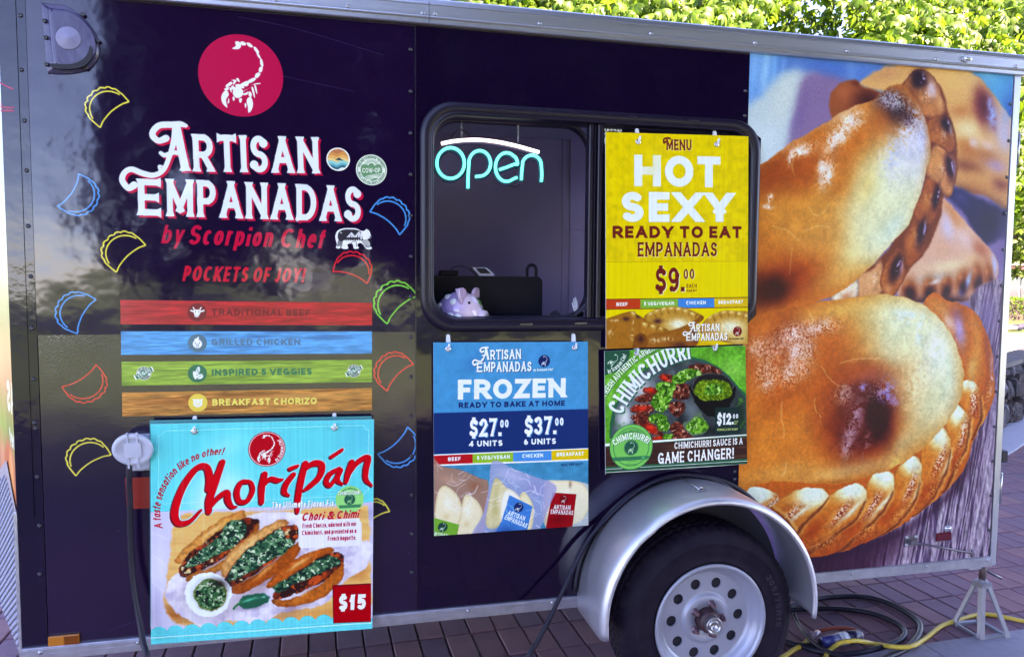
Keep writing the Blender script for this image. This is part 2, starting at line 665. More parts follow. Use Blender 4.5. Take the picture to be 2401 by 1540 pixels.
# ---- a stroke alphabet: width, then strokes in a unit box; @cx,cy,rx,ry,a0,a1 is an arc
GL = {}
for _l in '''A .86|0,0 .5,1;.5,1 1,0;.2,.32 .8,.32
B .74|0,0 0,1 .5,1 @.5,.76,.44,.24,90,-90 0,.52;.5,.52 @.52,.26,.48,.26,90,-90 0,0
C .84|@.5,.5,.5,.5,48,312
D .82|0,0 0,1 .4,1 @.4,.5,.6,.5,90,-90 0,0
E .64|1,1 0,1 0,0 1,0;0,.5 .88,.5
F .62|1,1 0,1 0,0;0,.47 .85,.47
G .86|@.5,.5,.5,.5,48,330;1,.0 1,.42 .58,.42
H .82|0,0 0,1;1,0 1,1;0,.5 1,.5
I .2|.5,0 .5,1
J .55|1,1 1,.3 @.5,.3,.5,.3,0,-150
K .8|0,0 0,1;0,.34 1,1;.3,.56 1,0
L .6|0,1 0,0 1,0
M 1|0,0 0,1 .5,.2 1,1 1,0
N .84|0,0 0,1 1,0 1,1
O .9|@.5,.5,.5,.5,0,360
P .72|0,0 0,1 .5,1 @.5,.71,.5,.29,90,-90 0,.42
Q .9|@.5,.5,.5,.5,0,360;.6,.3 1,0
R .76|0,0 0,1 .5,1 @.5,.72,.5,.28,90,-90 0,.44;.5,.44 1,0
S .68|@.5,.75,.46,.25,25,270 @.5,.25,.5,.25,90,-155
T .74|0,1 1,1;.5,1 .5,0
U .78|0,1 0,.4 @.5,.4,.5,.4,180,360 1,1
V .86|0,1 .5,0 1,1
W 1.2|0,1 .26,0 .5,.85 .74,0 1,1
X .84|0,0 1,1;0,1 1,0
Y .84|0,1 .5,.44 1,1;.5,.44 .5,0
Z .72|0,1 1,1 0,0 1,0
0 .62|@.5,.5,.5,.5,0,360
1 .36|0,.78 .7,1 .7,0
2 .62|@.5,.72,.48,.28,165,-25 0,0 1,0
3 .6|@.48,.75,.46,.25,150,-90;@.48,.26,.52,.26,90,-150
4 .68|.75,0 .75,1 0,.28 1,.28
5 .62|.92,1 .14,1 .08,.52;@.46,.32,.54,.32,135,-150
6 .62|@.5,.3,.5,.3,0,360;@.7,.5,.7,.5,100,205
7 .6|0,1 1,1 .32,0
8 .62|@.5,.76,.42,.24,0,360;@.5,.26,.5,.26,0,360
9 .62|@.5,.7,.5,.3,0,360;1,.7 1,.4 @.5,.36,.5,.36,0,-120
$ .62|@.5,.75,.46,.25,25,270 @.5,.25,.5,.25,90,-155;.5,-.1 .5,.1;.5,.9 .5,1.1
. .2|.5,0 .5,.02
, .2|.5,.02 .3,-.14
! .2|.5,.34 .5,1;.5,0 .5,.02
/ .5|0,-.05 1,1.05
( .26|@1.1,.5,1,.6,130,230
) .26|@-.1,.5,1,.6,50,-50
- .4|0,.45 1,.45
& .9|1,0 .2,.75 @.42,.8,.24,.2,180,0 .1,.35 @.4,.25,.36,.25,170,330 1,.5
a .56|@.5,.36,.5,.36,0,360;1,.72 1,0
b .56|0,0 0,1;@.5,.36,.5,.36,0,360
c .5|@.5,.36,.5,.36,50,310
d .56|1,0 1,1;@.5,.36,.5,.36,0,360
e .54|0,.38 1,.38 @.5,.36,.5,.36,0,310
f .38|1,.97 @.75,.8,.4,.2,90,180 .35,0;0,.7 .9,.7
g .56|@.5,.36,.5,.36,0,360;1,.72 1,-.1 @.5,-.1,.5,.2,0,-140
h .54|0,0 0,1;0,.4 @.5,.42,.5,.3,180,0 1,0
i .2|.5,0 .5,.56;.5,.985 .5,1
j .3|.8,.72 .8,-.2
k .54|0,0 0,1;0,.25 1,.72;.35,.42 1,0
l .2|.5,0 .5,1
m .86|0,0 0,.72;0,.45 @.25,.47,.25,.25,180,0 .5,0;.5,.45 @.75,.47,.25,.25,180,0 1,0
n .54|0,0 0,.72;0,.4 @.5,.42,.5,.3,180,0 1,0
o .56|@.5,.36,.5,.36,0,360
p .56|0,.72 0,-.3;@.5,.36,.5,.36,0,360
q .56|1,.72 1,-.3;@.5,.36,.5,.36,0,360
r .4|0,0 0,.72;0,.4 @.6,.4,.6,.32,180,60
s .48|@.5,.53,.45,.19,25,270 @.5,.18,.5,.18,90,-155
t .4|.4,1 .4,0 .9,0;0,.7 .9,.7
u .54|0,.72 0,.3 @.5,.3,.5,.3,180,360 1,.72;1,.3 1,0
v .54|0,.72 .5,0 1,.72
w .8|0,.72 .27,0 .5,.6 .73,0 1,.72
x .54|0,.72 1,0;0,0 1,.72
y .54|0,.72 .5,0;1,.72 .3,-.3
z .5|0,.72 1,.72 0,0 1,0
' .2|.5,.8 .5,1
~ .3|0,0 0,0'''.split('\n'):
    _k, _r = _l.split(' ', 1)
    _w, _s = _r.split('|')
    _st = []
    for _q in _s.split(';'):
        _p = []
        for _t in _q.split():
            if _t[0] == '@':
                _v = [float(x) for x in _t[1:].split(',')]
                _n = max(4, int(abs(_v[5] - _v[4]) / 14))
                for _a in np.radians(np.linspace(_v[4], _v[5], _n + 1)):
                    _p.append((_v[0] + _v[2] * math.cos(_a), _v[1] + _v[3] * math.sin(_a)))
            else:
                _p.append(tuple(float(x) for x in _t.split(',')))
        _st.append(np.array(_p))
    GL[_k] = (float(_w), _st)


def clip_y(p, lo, hi):
    for sgn, lim in ((1, lo), (-1, -hi)):
        out = []
        for i in range(len(p)):
            a, b = p[i], p[(i + 1) % len(p)]
            fa, fb = sgn * a[1] - lim, sgn * b[1] - lim
            if fa >= 0:
                out.append(a)
            if fa * fb < 0:
                out.append(a + (b - a) * (fa / (fa - fb)))
        p = out
        if len(p) < 3:
            return None
    return np.array(p)


def glyph(ch, w, xs, slant, serif):
    gw, strokes = GL[ch]
    gw = max(gw * xs, w)
    out = []
    an = np.linspace(0, 2 * PI, 11)[:-1]
    disc = np.stack([np.cos(an), np.sin(an)], 1) * w / 2
    for st in strokes:
        p = np.stack([w / 2 + st[:, 0] * (gw - w), w / 2 + st[:, 1] * (1 - w)], 1)
        lo = min(0, p[:, 1].min() - w / 2)
        hi = max(1, p[:, 1].max() + w / 2) if p[:, 1].max() > .95 else p[:, 1].max() + w / 2
        n = len(p)
        for i in range(n - 1):
            d = p[i + 1] - p[i]
            l = np.hypot(*d)
            if l < 1e-6:
                continue
            e = d / l
            straight = l > .16 or n == 2
            a, b = p[i], p[i + 1]
            if straight:
                a, b = a - e * w / 2, b + e * w / 2
                if abs(e[1]) > .3 and abs(e[0]) > .12:
                    a, b = a - e * w * .4, b + e * w * .4
            nn = np.array([-e[1], e[0]]) * w / 2
            q = clip_y([a + nn, a - nn, b - nn, b + nn], lo, hi)
            if q is not None:
                out.append(q)
            if not straight and i < n - 2:
                out.append(p[i + 1] + disc)
            if serif and straight:
                for q, f, end in ((p[i], -e, i == 0 or n == 2), (p[i + 1], e, i == n - 2)):
                    if abs(f[1]) > .75:
                        top = f[1] > 0
                        if (top and q[1] > hi - w) or (not top and q[1] < lo + w):
                            y1 = hi if top else lo
                            y0 = y1 - (1 if top else -1) * w * .75
                            out.append(np.array([(q[0] - w * (.5 + serif), y1), (q[0] + w * (.5 + serif), y1), (q[0] + w * .5, y0), (q[0] - w * .5, y0)]))
                    elif end and abs(f[0]) > .9 and gw > w * 2:
                        x1 = q[0] + f[0] * w / 2
                        x0 = x1 - f[0] * w * .6
                        s2 = serif * 1.1
                        out.append(np.array([(x1, q[1] - w * (.5 + s2)), (x1, q[1] + w * (.5 + s2)), (x0, q[1] + w * .5), (x0, q[1] - w * .5)]))
        if serif and ch in 'SC52369$Gs':
            for q in (p[0], p[-1]) if ch != 'G' else (p[0],):
                if abs(q[0] - gw / 2) > .05 and n > 6:
                    out.append(q + disc * 1.5)
    out = [ccw(q) for q in out if q is not None and len(q) > 2]
    if slant:
        out = [np.stack([q[:, 0] + q[:, 1] * slant, q[:, 1]], 1) for q in out]
    return gw, out


def text_len(t, xs, gap):
    x = 0
    for ch in t:
        x += .34 * xs if ch == ' ' else GL[ch][0] * xs + gap
    return x - gap


def text_polys(t, w, xs, slant, serif, gap):
    x, out = 0, []
    for ch in t:
        if ch == ' ':
            x += .34 * xs
            continue
        gw, P = glyph(ch, w, xs, slant, serif)
        out += [q + np.array([x + (GL[ch][0] * xs - gw) / 2, 0]) for q in P]
        x += GL[ch][0] * xs + gap
    return out

# ------------------------------------------------------------------ the printed photograph of baked pasties on the rear half
def paint_mural(ppm=620):
    c = Canvas(1.471, .43, 2.662, 2.43, ppm, (128, 112, 160), Y=-.002)
    A = lambda *p: [(1700 + x * .4376, 87.9 + y * .4376) for x, y in p]      # two working frames of the tracing
    B = lambda *p: [(1700 + x * .476, 674.1 + y * .476) for x, y in p]

    def ba(x, y, rx, ry, rot, col, al=1., **k):
        q = A((x, y))[0]
        c.blob(q[0], q[1], rx * .4376, ry * .4376, rot, col, al, **k)

    def bb(x, y, rx, ry, rot, col, al=1., **k):
        q = B((x, y))[0]
        c.blob(q[0], q[1], rx * .476, ry * .476, rot, col, al, **k)

    def clip(pts, soft=1.5):
        c.clip = None
        m = blur(c.mask(smooth(pts)), soft)
        c.clip = m
        return m
    # --- blurred far background
    c.fill(np.array(A((90, 60), (1600, 60), (1600, 500), (90, 500))), (72, 118, 190), soft=14)
    for x, w, col in ((150, 50, (122, 180, 238)), (215, 35, (146, 200, 248)), (262, 25, (110, 172, 232)), (310, 22, (96, 150, 215)), (520, 110, (70, 116, 188)), (680, 40, (96, 140, 205)), (760, 60, (84, 126, 195))):
        ba(x, 170, w, 240, 4, col, .75)
    c.fill(smooth(A((100, 420), (200, 300), (300, 200), (440, 190), (520, 260), (430, 560), (330, 680), (100, 760))), (172, 192, 205), soft=9)
    ba(320, 330, 70, 160, 25, (190, 205, 208), .7)
    c.fill(smooth(A((430, 200), (620, 215), (700, 300), (640, 480), (420, 560), (330, 620), (370, 420))), (132, 112, 152), soft=10)
    ba(400, 420, 40, 160, 20, (122, 104, 150), .8)
    ba(230, 560, 90, 110, 30, (186, 208, 228), .9)
    ba(150, 600, 70, 120, 0, (200, 222, 238), .8)
    ba(1480, 300, 190, 170, 0, (48, 160, 214))
    ba(1540, 420, 90, 140, 0, (30, 98, 176))
    ba(1400, 205, 60, 40, 20, (96, 180, 222), .6)
    # --- small lump behind, left
    clip(A((560, 330), (600, 262), (690, 230), (740, 265), (800, 280), (850, 330), (700, 420), (575, 440)), 2.5)
    c.put(np.ones((c.h, c.w)), (150, 86, 56))
    ba(640, 300, 60, 50, 0, (176, 104, 70), .9)
    ba(760, 340, 90, 60, -20, (74, 28, 26), .95)
    ba(700, 250, 40, 16, 20, (110, 52, 40), .8)
    ba(690, 420, 60, 30, -30, (104, 46, 34), .8)
    # --- far pasty, top right, out of focus
    clip(A((730, 260), (780, 200), (880, 160), (1000, 150), (1250, 165), (1370, 225), (1450, 330), (1530, 440), (1640, 600), (1640, 960), (1500, 920), (1400, 850), (1230, 790), (1100, 500), (960, 330)), 3)
    c.put(np.ones((c.h, c.w)), (216, 164, 112))
    ba(860, 200, 110, 40, -15, (196, 140, 104), .8)
    ba(1220, 230, 130, 60, 15, (232, 176, 116), .8)
    ba(1350, 260, 80, 60, 40, (228, 190, 140), .7)
    ba(1260, 400, 70, 40, 0, (188, 110, 62), .7)
    ba(1385, 370, 60, 95, -20, (112, 34, 40), .95)
    ba(1370, 420, 40, 60, -20, (150, 70, 60), .6)
    ba(1420, 400, 34, 74, -18, (150, 172, 236), .95)
    ba(1408, 350, 16, 24, -18, (206, 206, 246), .9)
    ba(1440, 470, 20, 44, -10, (128, 56, 60), .7)
    ba(1300, 500, 90, 60, 10, (228, 208, 168), .9)
    ba(1490, 520, 60, 110, -15, (176, 174, 214), .9)
    ba(1500, 420, 30, 60, -25, (140, 160, 214), .7)
    ba(1300, 600, 80, 50, 20, (188, 116, 62), .95)
    ba(1410, 590, 60, 30, 30, (224, 200, 200), .9)
    ba(1400, 640, 90, 50, 10, (170, 106, 66), .8)
    ba(1330, 570, 36, 24, 30, (214, 190, 200), .8)
    ba(1290, 690, 110, 40, 15, (122, 60, 40), .8)
    ba(1450, 690, 70, 34, 10, (168, 140, 180), .8)
    ba(1370, 790, 170, 44, 18, (200, 140, 90), .95)
    ba(1480, 790, 60, 40, 18, (128, 64, 56), .8)
    ba(1380, 870, 200, 40, 20, (112, 54, 36), .9)
    # --- dark gap under it
    c.clip = None
    c.fill(smooth(A((1160, 810), (1250, 810), (1380, 875), (1520, 930), (1640, 960), (1640, 1140), (1480, 1080), (1370, 1110), (1290, 960))), (36, 34, 84), soft=5)
    ba(1260, 860, 60, 40, 30, (70, 74, 128), .7)
    ba(1420, 980, 70, 80, 0, (26, 24, 64), .8)
    ba(1500, 1180, 60, 160, 0, (108, 92, 146), .9)
    ba(1480, 1330, 50, 130, 0, (136, 120, 172), .9)
    # --- third pasty, right middle
    clip(A((1120, 900), (1170, 860), (1250, 950), (1330, 1040), (1400, 1110), (1450, 1190), (1455, 1270), (1430, 1350), (1380, 1400), (1100, 1420), (930, 1390), (960, 1250), (1080, 1100)), 2)
    c.put(np.ones((c.h, c.w)), (212, 166, 150))
    ba(1215, 960, 40, 110, -38, (206, 130, 78), .9)
    ba(1190, 1020, 40, 90, -20, (196, 190, 232), .85)
    ba(1280, 1080, 90, 40, 40, (222, 196, 206), .8)
    ba(1180, 1130, 80, 60, 0, (214, 160, 140), .7)
    ba(1370, 1140, 70, 40, 40, (176, 100, 78), .85)
    ba(1200, 1225, 160, 34, -8, (226, 206, 176), .9)
    ba(1330, 1190, 70, 30, 10, (222, 180, 150), .8)
    ba(1120, 1290, 120, 26, -8, (180, 200, 210), .75)
    for x, y, rx, ry, r in ((985, 1350, 50, 60, 0), (1090, 1345, 46, 64, 10), (1180, 1335, 40, 60, 15), (1270, 1310, 44, 66, 10), (1345, 1280, 36, 70, 0), (1410, 1280, 36, 70, -10)):
        ba(x, y, rx, ry, r, (156, 84, 48), .95, hard=.3)
        ba(x + 14, y + 24, rx * .5, ry * .5, r, (74, 30, 46), .9)
        ba(x - 12, y - 30, rx * .35, ry * .3, r, (204, 132, 92), .8)
    ba(1300, 1310, 14, 46, 18, (160, 196, 246), .95)
    ba(1265, 1360, 20, 26, 10, (100, 130, 226), .8)
    ba(1440, 1220, 14, 60, -6, (170, 184, 240), .9)
    ba(1120, 1310, 30, 12, -20, (224, 220, 230), .8)
    ba(1150, 1410, 260, 26, 0, (52, 22, 44), .95)
    # --- plaited rim of the upper pasty
    def lobe(pts, base, dark=(70, 26, 34), hi=(222, 178, 140)):
        m = clip(pts, 1.2)
        c.put(np.ones((c.h, c.w)), base)
        inn = blur(m, 9)
        c.put(np.clip((.82 - inn) * 1.6, 0, 1), dark, .75)
        x, y = np.mean(np.array(pts), 0)
        c.blob(x - 6, y - 6, 14, 16, 20, hi, .5, rough=1.2, cell=9)
        c.blob(x + 5, y - 2, 8, 16, 10, (236, 220, 226), .6, rough=2.6, cell=4)
        c.grain(m, .35, 9, int(x))
        return m
    clip(A((560, 1400), (690, 1280), (840, 1170), (960, 1000), (1060, 800), (1080, 560), (1060, 430), (940, 290), (1040, 180), (1150, 260), (1200, 420), (1240, 560), (1235, 760), (1170, 860), (1150, 960), (1080, 1130), (980, 1250), (880, 1400), (700, 1410)), 2)
    c.put(np.ones((c.h, c.w)), (120, 60, 36))
    lobe(A((690, 1290), (780, 1240), (830, 1180), (850, 1300), (820, 1390), (720, 1400)), (206, 146, 108))
    ba(760, 1300, 40, 60, 20, (220, 160, 120), .8)
    lobe(A((560, 1410), (600, 1350), (690, 1290), (715, 1330), (690, 1400)), (216, 204, 186))
    ba(650, 1385, 40, 24, -20, (196, 120, 90), .8)
    lobe(A((830, 1330), (850, 1230), (920, 1130), (970, 1150), (965, 1250), (930, 1340), (880, 1400)), (180, 104, 58))
    ba(915, 1230, 36, 80, 18, (72, 22, 28), .95)
    ba(945, 1230, 12, 46, 15, (206, 176, 206), .8)
    ba(870, 1350, 26, 34, 20, (214, 150, 110), .7)
    lobe(A((950, 1090), (990, 990), (1050, 900), (1090, 960), (1095, 1040), (1060, 1150), (1000, 1220), (960, 1230)), (150, 78, 40))
    ba(1055, 1030, 30, 80, 8, (62, 24, 40), .9)
    ba(1060, 1010, 9, 40, 5, (166, 176, 230), .9)
    ba(990, 1100, 28, 60, 20, (196, 118, 66), .8)
    lobe(A((1010, 960), (1050, 830), (1090, 740), (1150, 770), (1165, 850), (1140, 940), (1090, 1010)), (160, 88, 48))
    ba(1130, 850, 26, 70, 8, (66, 22, 30), .9)
    ba(1075, 900, 24, 60, 15, (192, 118, 66), .8)
    ba(1150, 800, 8, 30, 0, (220, 190, 190), .7)
    lobe(A((1080, 740), (1090, 640), (1130, 570), (1200, 600), (1240, 670), (1230, 770), (1190, 860), (1140, 790)), (196, 132, 90))
    ba(1205, 690, 34, 66, -14, (84, 30, 46), .9)
    ba(1225, 700, 8, 36, -5, (176, 180, 230), .85)
    ba(1130, 660, 36, 50, 10, (206, 140, 88), .8)
    lobe(A((1070, 560), (1075, 470), (1120, 420), (1190, 430), (1230, 500), (1235, 600), (1200, 620), (1130, 570)), (158, 92, 52))
    ba(1180, 470, 30, 40, -20, (40, 24, 34), .9)
    ba(1205, 490, 12, 34, -20, (176, 170, 190), .8)
    ba(1130, 530, 36, 40, 10, (182, 108, 60), .8)
    lobe(A((1000, 400), (930, 290), (1000, 190), (1060, 178), (1130, 230), (1165, 330), (1190, 400), (1120, 430), (1060, 420)), (176, 112, 72))
    ba(1035, 225, 52, 50, 10, (30, 26, 40), .95)
    ba(1105, 275, 30, 50, -25, (206, 190, 216), .85)
    ba(1150, 350, 20, 44, -15, (214, 160, 120), .8)
    ba(1100, 380, 44, 34, 0, (196, 128, 80), .8)
    ba(990, 320, 60, 40, 40, (120, 66, 40), .8)
    c.clip = None
    for x, y, rx, ry, r in ((1205, 690, 22, 56, -14), (1130, 850, 20, 60, 8), (1055, 1035, 24, 66, 8), (915, 1235, 28, 66, 18), (1185, 468, 22, 34, -20), (1035, 225, 40, 40, 10)):
        ba(x, y, rx, ry, r, (44, 10, 30), .9, hard=.2)
        ba(x + rx * .5, y - ry * .1, rx * .35, ry * .6, r, (186, 176, 226), .85, rough=1.4, cell=6)
    for x, y in ((985, 1370), (1090, 1370), (1180, 1362), (1275, 1340), (1350, 1320)):
        ba(x, y, 26, 36, 8, (52, 16, 44), .9, hard=.1)
    ba(1385, 370, 46, 84, -20, (92, 20, 34), .9)
    ba(1425, 410, 26, 66, -18, (150, 176, 244), .85, rough=.8, cell=12)
    # --- upper pasty body
    m = clip(A((60, 760), (175, 690), (300, 602), (430, 520), (560, 440), (690, 372), (800, 330), (880, 262), (960, 262), (1010, 330), (1075, 440), (1096, 560), (1092, 660), (1060, 780), (1010, 940), (950, 1040), (880, 1110), (800, 1200), (720, 1280), (640, 1345), (540, 1400), (400, 1450), (250, 1490), (60, 1520)), 1.3)
    c.put(np.ones((c.h, c.w)), (196, 116, 50))
    ba(300, 720, 170, 130, -30, (160, 80, 34), .9)
    ba(500, 640, 180, 120, -30, (176, 92, 38), .8)
    ba(330, 560, 200, 34, -31, (206, 156, 128), .8)
    ba(640, 395, 160, 26, -28, (222, 178, 150), .8)
    ba(760, 420, 90, 60, -20, (206, 140, 84), .7)
    ba(700, 560, 120, 120, 0, (196, 104, 34), .9)
    ba(830, 500, 90, 90, 0, (186, 98, 40), .7)
    ba(300, 940, 170, 130, 10, (204, 136, 66), .8)
    ba(500, 900, 150, 110, 0, (208, 142, 70), .8)
    ba(480, 1100, 190, 140, 0, (214, 152, 84), .8)
    ba(880, 760, 170, 200, 25, (214, 204, 164), .85)
    ba(900, 850, 150, 190, 28, (204, 220, 190), .95, hard=.25)
    ba(830, 930, 190, 210, 35, (222, 222, 182), .85, hard=.3)
    ba(880, 820, 150, 200, 25, (212, 222, 182), .8, hard=.2)
    ba(960, 680, 90, 150, 15, (206, 218, 214), .85)
    ba(760, 800, 60, 130, 20, (214, 180, 110), .6)
    ba(230, 760, 110, 90, -30, (140, 66, 30), .7)
    ba(420, 720, 120, 90, -30, (164, 82, 34), .7)
    ba(600, 760, 90, 120, 0, (196, 112, 42), .6)
    ba(1050, 560, 44, 120, 0, (176, 180, 224), .95)
    ba(1000, 600, 40, 110, 8, (196, 196, 224), .8)
    ba(1030, 700, 50, 110, 0, (196, 208, 222), .6)
    ba(760, 1060, 130, 120, 30, (216, 214, 170), .7)
    ba(700, 1160, 150, 90, -40, (224, 206, 150), .9)
    ba(800, 1080, 100, 120, 38, (208, 222, 190), .8)
    ba(900, 1020, 60, 120, 38, (190, 216, 206), .8)
    ba(560, 1290, 150, 70, -20, (216, 160, 96), .8)
    ba(350, 1290, 210, 130, -15, (160, 66, 24), .95)
    ba(250, 1350, 130, 95, -8, (66, 14, 16), .97, hard=.15)
    ba(170, 1370, 90, 80, 0, (84, 26, 20), .8)
    ba(440, 1420, 160, 30, -16, (196, 110, 50), .8)
    ba(90, 1000, 60, 400, 0, (178, 98, 48), .5)
    ba(920, 380, 110, 84, 25, (44, 20, 30), .98)
    ba(860, 330, 70, 40, -20, (84, 60, 74), .9)
    ba(980, 440, 40, 40, 20, (60, 24, 30), .9)
    ba(895, 310, 60, 22, -20, (160, 150, 180), .8, rough=1.2, cell=7)
    ba(1000, 400, 20, 20, 0, (160, 180, 236), .9, rough=1.2, cell=6)
    ba(880, 360, 60, 30, 0, (150, 130, 160), .7, rough=1.5, cell=6)
    for x, y, rx, ry, r in ((400, 615, 70, 34, -20), (350, 650, 20, 34, 0), (600, 540, 40, 90, 42), (680, 450, 70, 50, -20), (545, 740, 38, 70, 20), (520, 690, 30, 40, 20), (230, 910, 30, 14, 0), (240, 860, 16, 30, 20)):
        ba(x, y, rx, ry, r, (232, 208, 208), .95, rough=2., cell=8)
        ba(x, y, rx * .8, ry * .8, r, (246, 232, 236), .8, rough=2.4, cell=5)
    ba(950, 600, 50, 120, 10, (214, 216, 240), .6, rough=2., cell=8)
    ba(900, 700, 60, 90, 10, (226, 226, 226), .5, rough=2., cell=8)
    for x, y, rx, ry, r in ((1010, 470, 40, 90, 14), (960, 560, 70, 110, 14), (900, 640, 70, 110, 14), (1040, 560, 40, 130, 4)):
        ba(x, y, rx, ry, r, (196, 206, 246), .75, rough=2.2, cell=5)
    for x, y, rx, ry, r in ((600, 530, 60, 90, 40), (660, 440, 90, 40, -26), (420, 600, 90, 34, -26), (540, 720, 50, 90, 10)):
        ba(x, y, rx, ry, r, (250, 236, 236), .55, rough=3., cell=3)
    ba(900, 340, 110, 50, 10, (190, 190, 206), .8, rough=2.6, cell=4)
    c.grain(m, .2, 26, 31)
    c.grain(m, .1, 7, 32, 2)
    for p in (((440, 900), (480, 950), (520, 940), (560, 890)), ((370, 640), (360, 700), (372, 740)), ((355, 1120), (350, 1190), (345, 1260)), ((420, 1040), (500, 1010), (560, 1020)), ((250, 1010), (330, 1030), (400, 1090)), ((600, 900), (620, 960), (700, 930))):
        c.line(A(*p), .006, (236, 206, 160), .35, soft=1.2, sm=True) if False else c.fill(ribbon(c.F(smooth(A(*p), False)), .003), (238, 214, 170), .38, soft=1, fr=False)
    # --- weathered boards below
    c.clip = None
    boards = c.mask(smooth(B((1200, 60), (1420, 0), (1500, 700), (1500, 1480), (380, 1480), (380, 1300), (900, 1100), (1240, 700), (1330, 400)), n=3))
    boards = blur(boards, 3)
    c.put(boards, (152, 138, 160))
    yy, xx = np.mgrid[0:c.h, 0:c.w]
    sk = (xx + (yy - c.h) * .16)
    r1 = np.random.RandomState(5)
    g1 = np.interp(sk.ravel() / 4.1, np.arange(1200) - 200, r1.rand(1200)).reshape(sk.shape)
    g2 = np.interp(sk.ravel() / 15., np.arange(400) - 60, r1.rand(400)).reshape(sk.shape)
    nz = fbm(c.h, c.w, 9, 77, 3, cy=70)
    st = g1 * .5 + g2 * .25 + nz * .55
    c.put(boards * np.clip((st - .62) * 5, 0, 1), (74, 56, 86), .85)
    c.put(boards * np.clip((.55 - st) * 4, 0, 1), (194, 190, 202), .75)
    c.grain(boards, .5, 6, 78, 2, cy=16)
    m2 = blur(c.mask(smooth(B((380, 1230), (700, 1240), (900, 1180), (860, 1300), (640, 1420), (380, 1460)))), 30)
    c.put(m2, (62, 26, 52), .85)
    bb(1330, 500, 70, 300, 0, (120, 104, 150), .45)
    bb(1290, 140, 70, 120, 0, (126, 112, 160), .8)
    # --- rim of the near pasty
    c.clip = None
    c.fill(smooth(B((880, 1180), (1080, 1020), (1190, 860), (1250, 700), (1310, 560), (1345, 420), (1350, 420), (1240, 760), (1200, 900), (1080, 1060), (900, 1200), (700, 1290), (440, 1360), (440, 1330))), (60, 30, 56), soft=10)
    m = m_rim = clip(B((980, 70), (1100, 66), (1200, 100), (1270, 180), (1305, 290), (1325, 420), (1318, 560), (1270, 660), (1240, 720), (1215, 780), (1190, 860), (1150, 930), (1060, 1020), (950, 1110), (830, 1190), (700, 1250), (560, 1300), (430, 1325), (380, 1290), (340, 1210), (200, 1090), (40, 1010), (40, 960), (700, 700)), 1.2)
    c.put(np.ones((c.h, c.w)), (190, 98, 38))
    bb(1060, 100, 90, 44, 20, (206, 140, 84), .8)
    bb(1140, 140, 60, 44, 40, (150, 70, 50), .9)
    bb(1150, 210, 34, 90, -15, (166, 150, 214), .9)
    bb(1100, 170, 24, 50, -30, (222, 200, 200), .7)
    bb(1215, 180, 36, 50, -40, (192, 116, 70), .8)
    bb(1240, 300, 34, 130, -6, (214, 140, 76), .85)
    bb(1290, 300, 16, 110, -8, (152, 80, 66), .8)
    bb(1312, 400, 12, 90, -4, (176, 160, 214), .7)
    bb(1215, 400, 30, 60, 0, (216, 170, 110), .8)
    bb(1290, 500, 34, 110, 12, (168, 84, 48), .9)
    bb(1265, 600, 30, 70, 20, (204, 118, 52), .8)
    bb(1310, 470, 10, 60, 8, (210, 190, 220), .7, rough=1.5, cell=6)
    bb(640, 1270, 240, 44, -14, (166, 76, 32), .85)
    bb(1010, 1000, 130, 40, -42, (196, 104, 40), .8)
    bb(1190, 790, 60, 24, -60, (190, 100, 40), .8)

    def rope(pts, cap, mid, tail, glaze, capw=40):
        mm = clip(B(*pts), 1.)
        c.put(np.ones((c.h, c.w)), (208, 126, 56))
        bb(mid[0], mid[1], 90, 60, -50, (206, 112, 38), .9)
        inn = blur(mm, 8)
        c.put(np.clip((.8 - inn) * 1.7, 0, 1), (132, 56, 20), .95)
        bb(tail[0], tail[1], 110, 50, -35, (170, 72, 22), .9)
        bb(cap[0], cap[1], capw * 1.6, capw * 1.05, cap[2], (236, 216, 156), .97, hard=.35)
        bb(cap[0] + 4, cap[1] - 6, capw * 1.15, capw * .72, cap[2], (214, 238, 222), .95, hard=.3)
        bb(glaze[0], glaze[1], 34, 96, glaze[2], (138, 48, 18), .85, rough=.35, cell=26)
        bb(glaze[0] - 4, glaze[1] - 6, 26, 80, glaze[2], (250, 232, 224), .75, rough=2., cell=4)
        bb(glaze[0] + 46, glaze[1] - 6, 15, 92, glaze[2] + 6, (226, 222, 200), .85)
        bb(glaze[0] - 34, glaze[1] + 6, 12, 90, glaze[2], (222, 140, 66), .7)
    rope(((1140, 560), (1165, 470), (1200, 450), (1240, 480), (1262, 560), (1255, 640), (1215, 640), (1180, 600)), (1195, 480, 20), (1220, 560), (1235, 620), (1225, 560, 0), 30)
    rope(((1085, 680), (1095, 610), (1130, 575), (1175, 600), (1212, 650), (1205, 730), (1160, 830), (1110, 900), (1085, 860), (1110, 780)), (1140, 620, 60), (1170, 700), (1130, 840), (1175, 720, 20), 42)
    rope(((960, 790), (985, 730), (1050, 680), (1095, 710), (1115, 790), (1100, 880), (1040, 990), (970, 1080), (930, 1080), (960, 960)), (1050, 730, 60), (1050, 850), (980, 1010), (1060, 850, 20), 46)
    rope(((830, 930), (870, 870), (930, 830), (965, 870), (962, 960), (920, 1060), (840, 1150), (740, 1210), (760, 1130), (830, 1030)), (915, 870, 50), (890, 990), (800, 1120), (915, 980, 25), 46)
    rope(((690, 985), (730, 920), (790, 900), (830, 930), (825, 1010), (780, 1090), (690, 1180), (560, 1250), (540, 1220), (640, 1130)), (775, 935, 30), (740, 1050), (620, 1190), (730, 1070, 38), 50)
    rope(((500, 1040), (560, 990), (640, 960), (688, 990), (690, 1050), (650, 1120), (560, 1190), (430, 1260), (370, 1240), (350, 1205), (450, 1120)), (620, 1000, 10), (570, 1090), (430, 1200), (570, 1110, 45), 56)
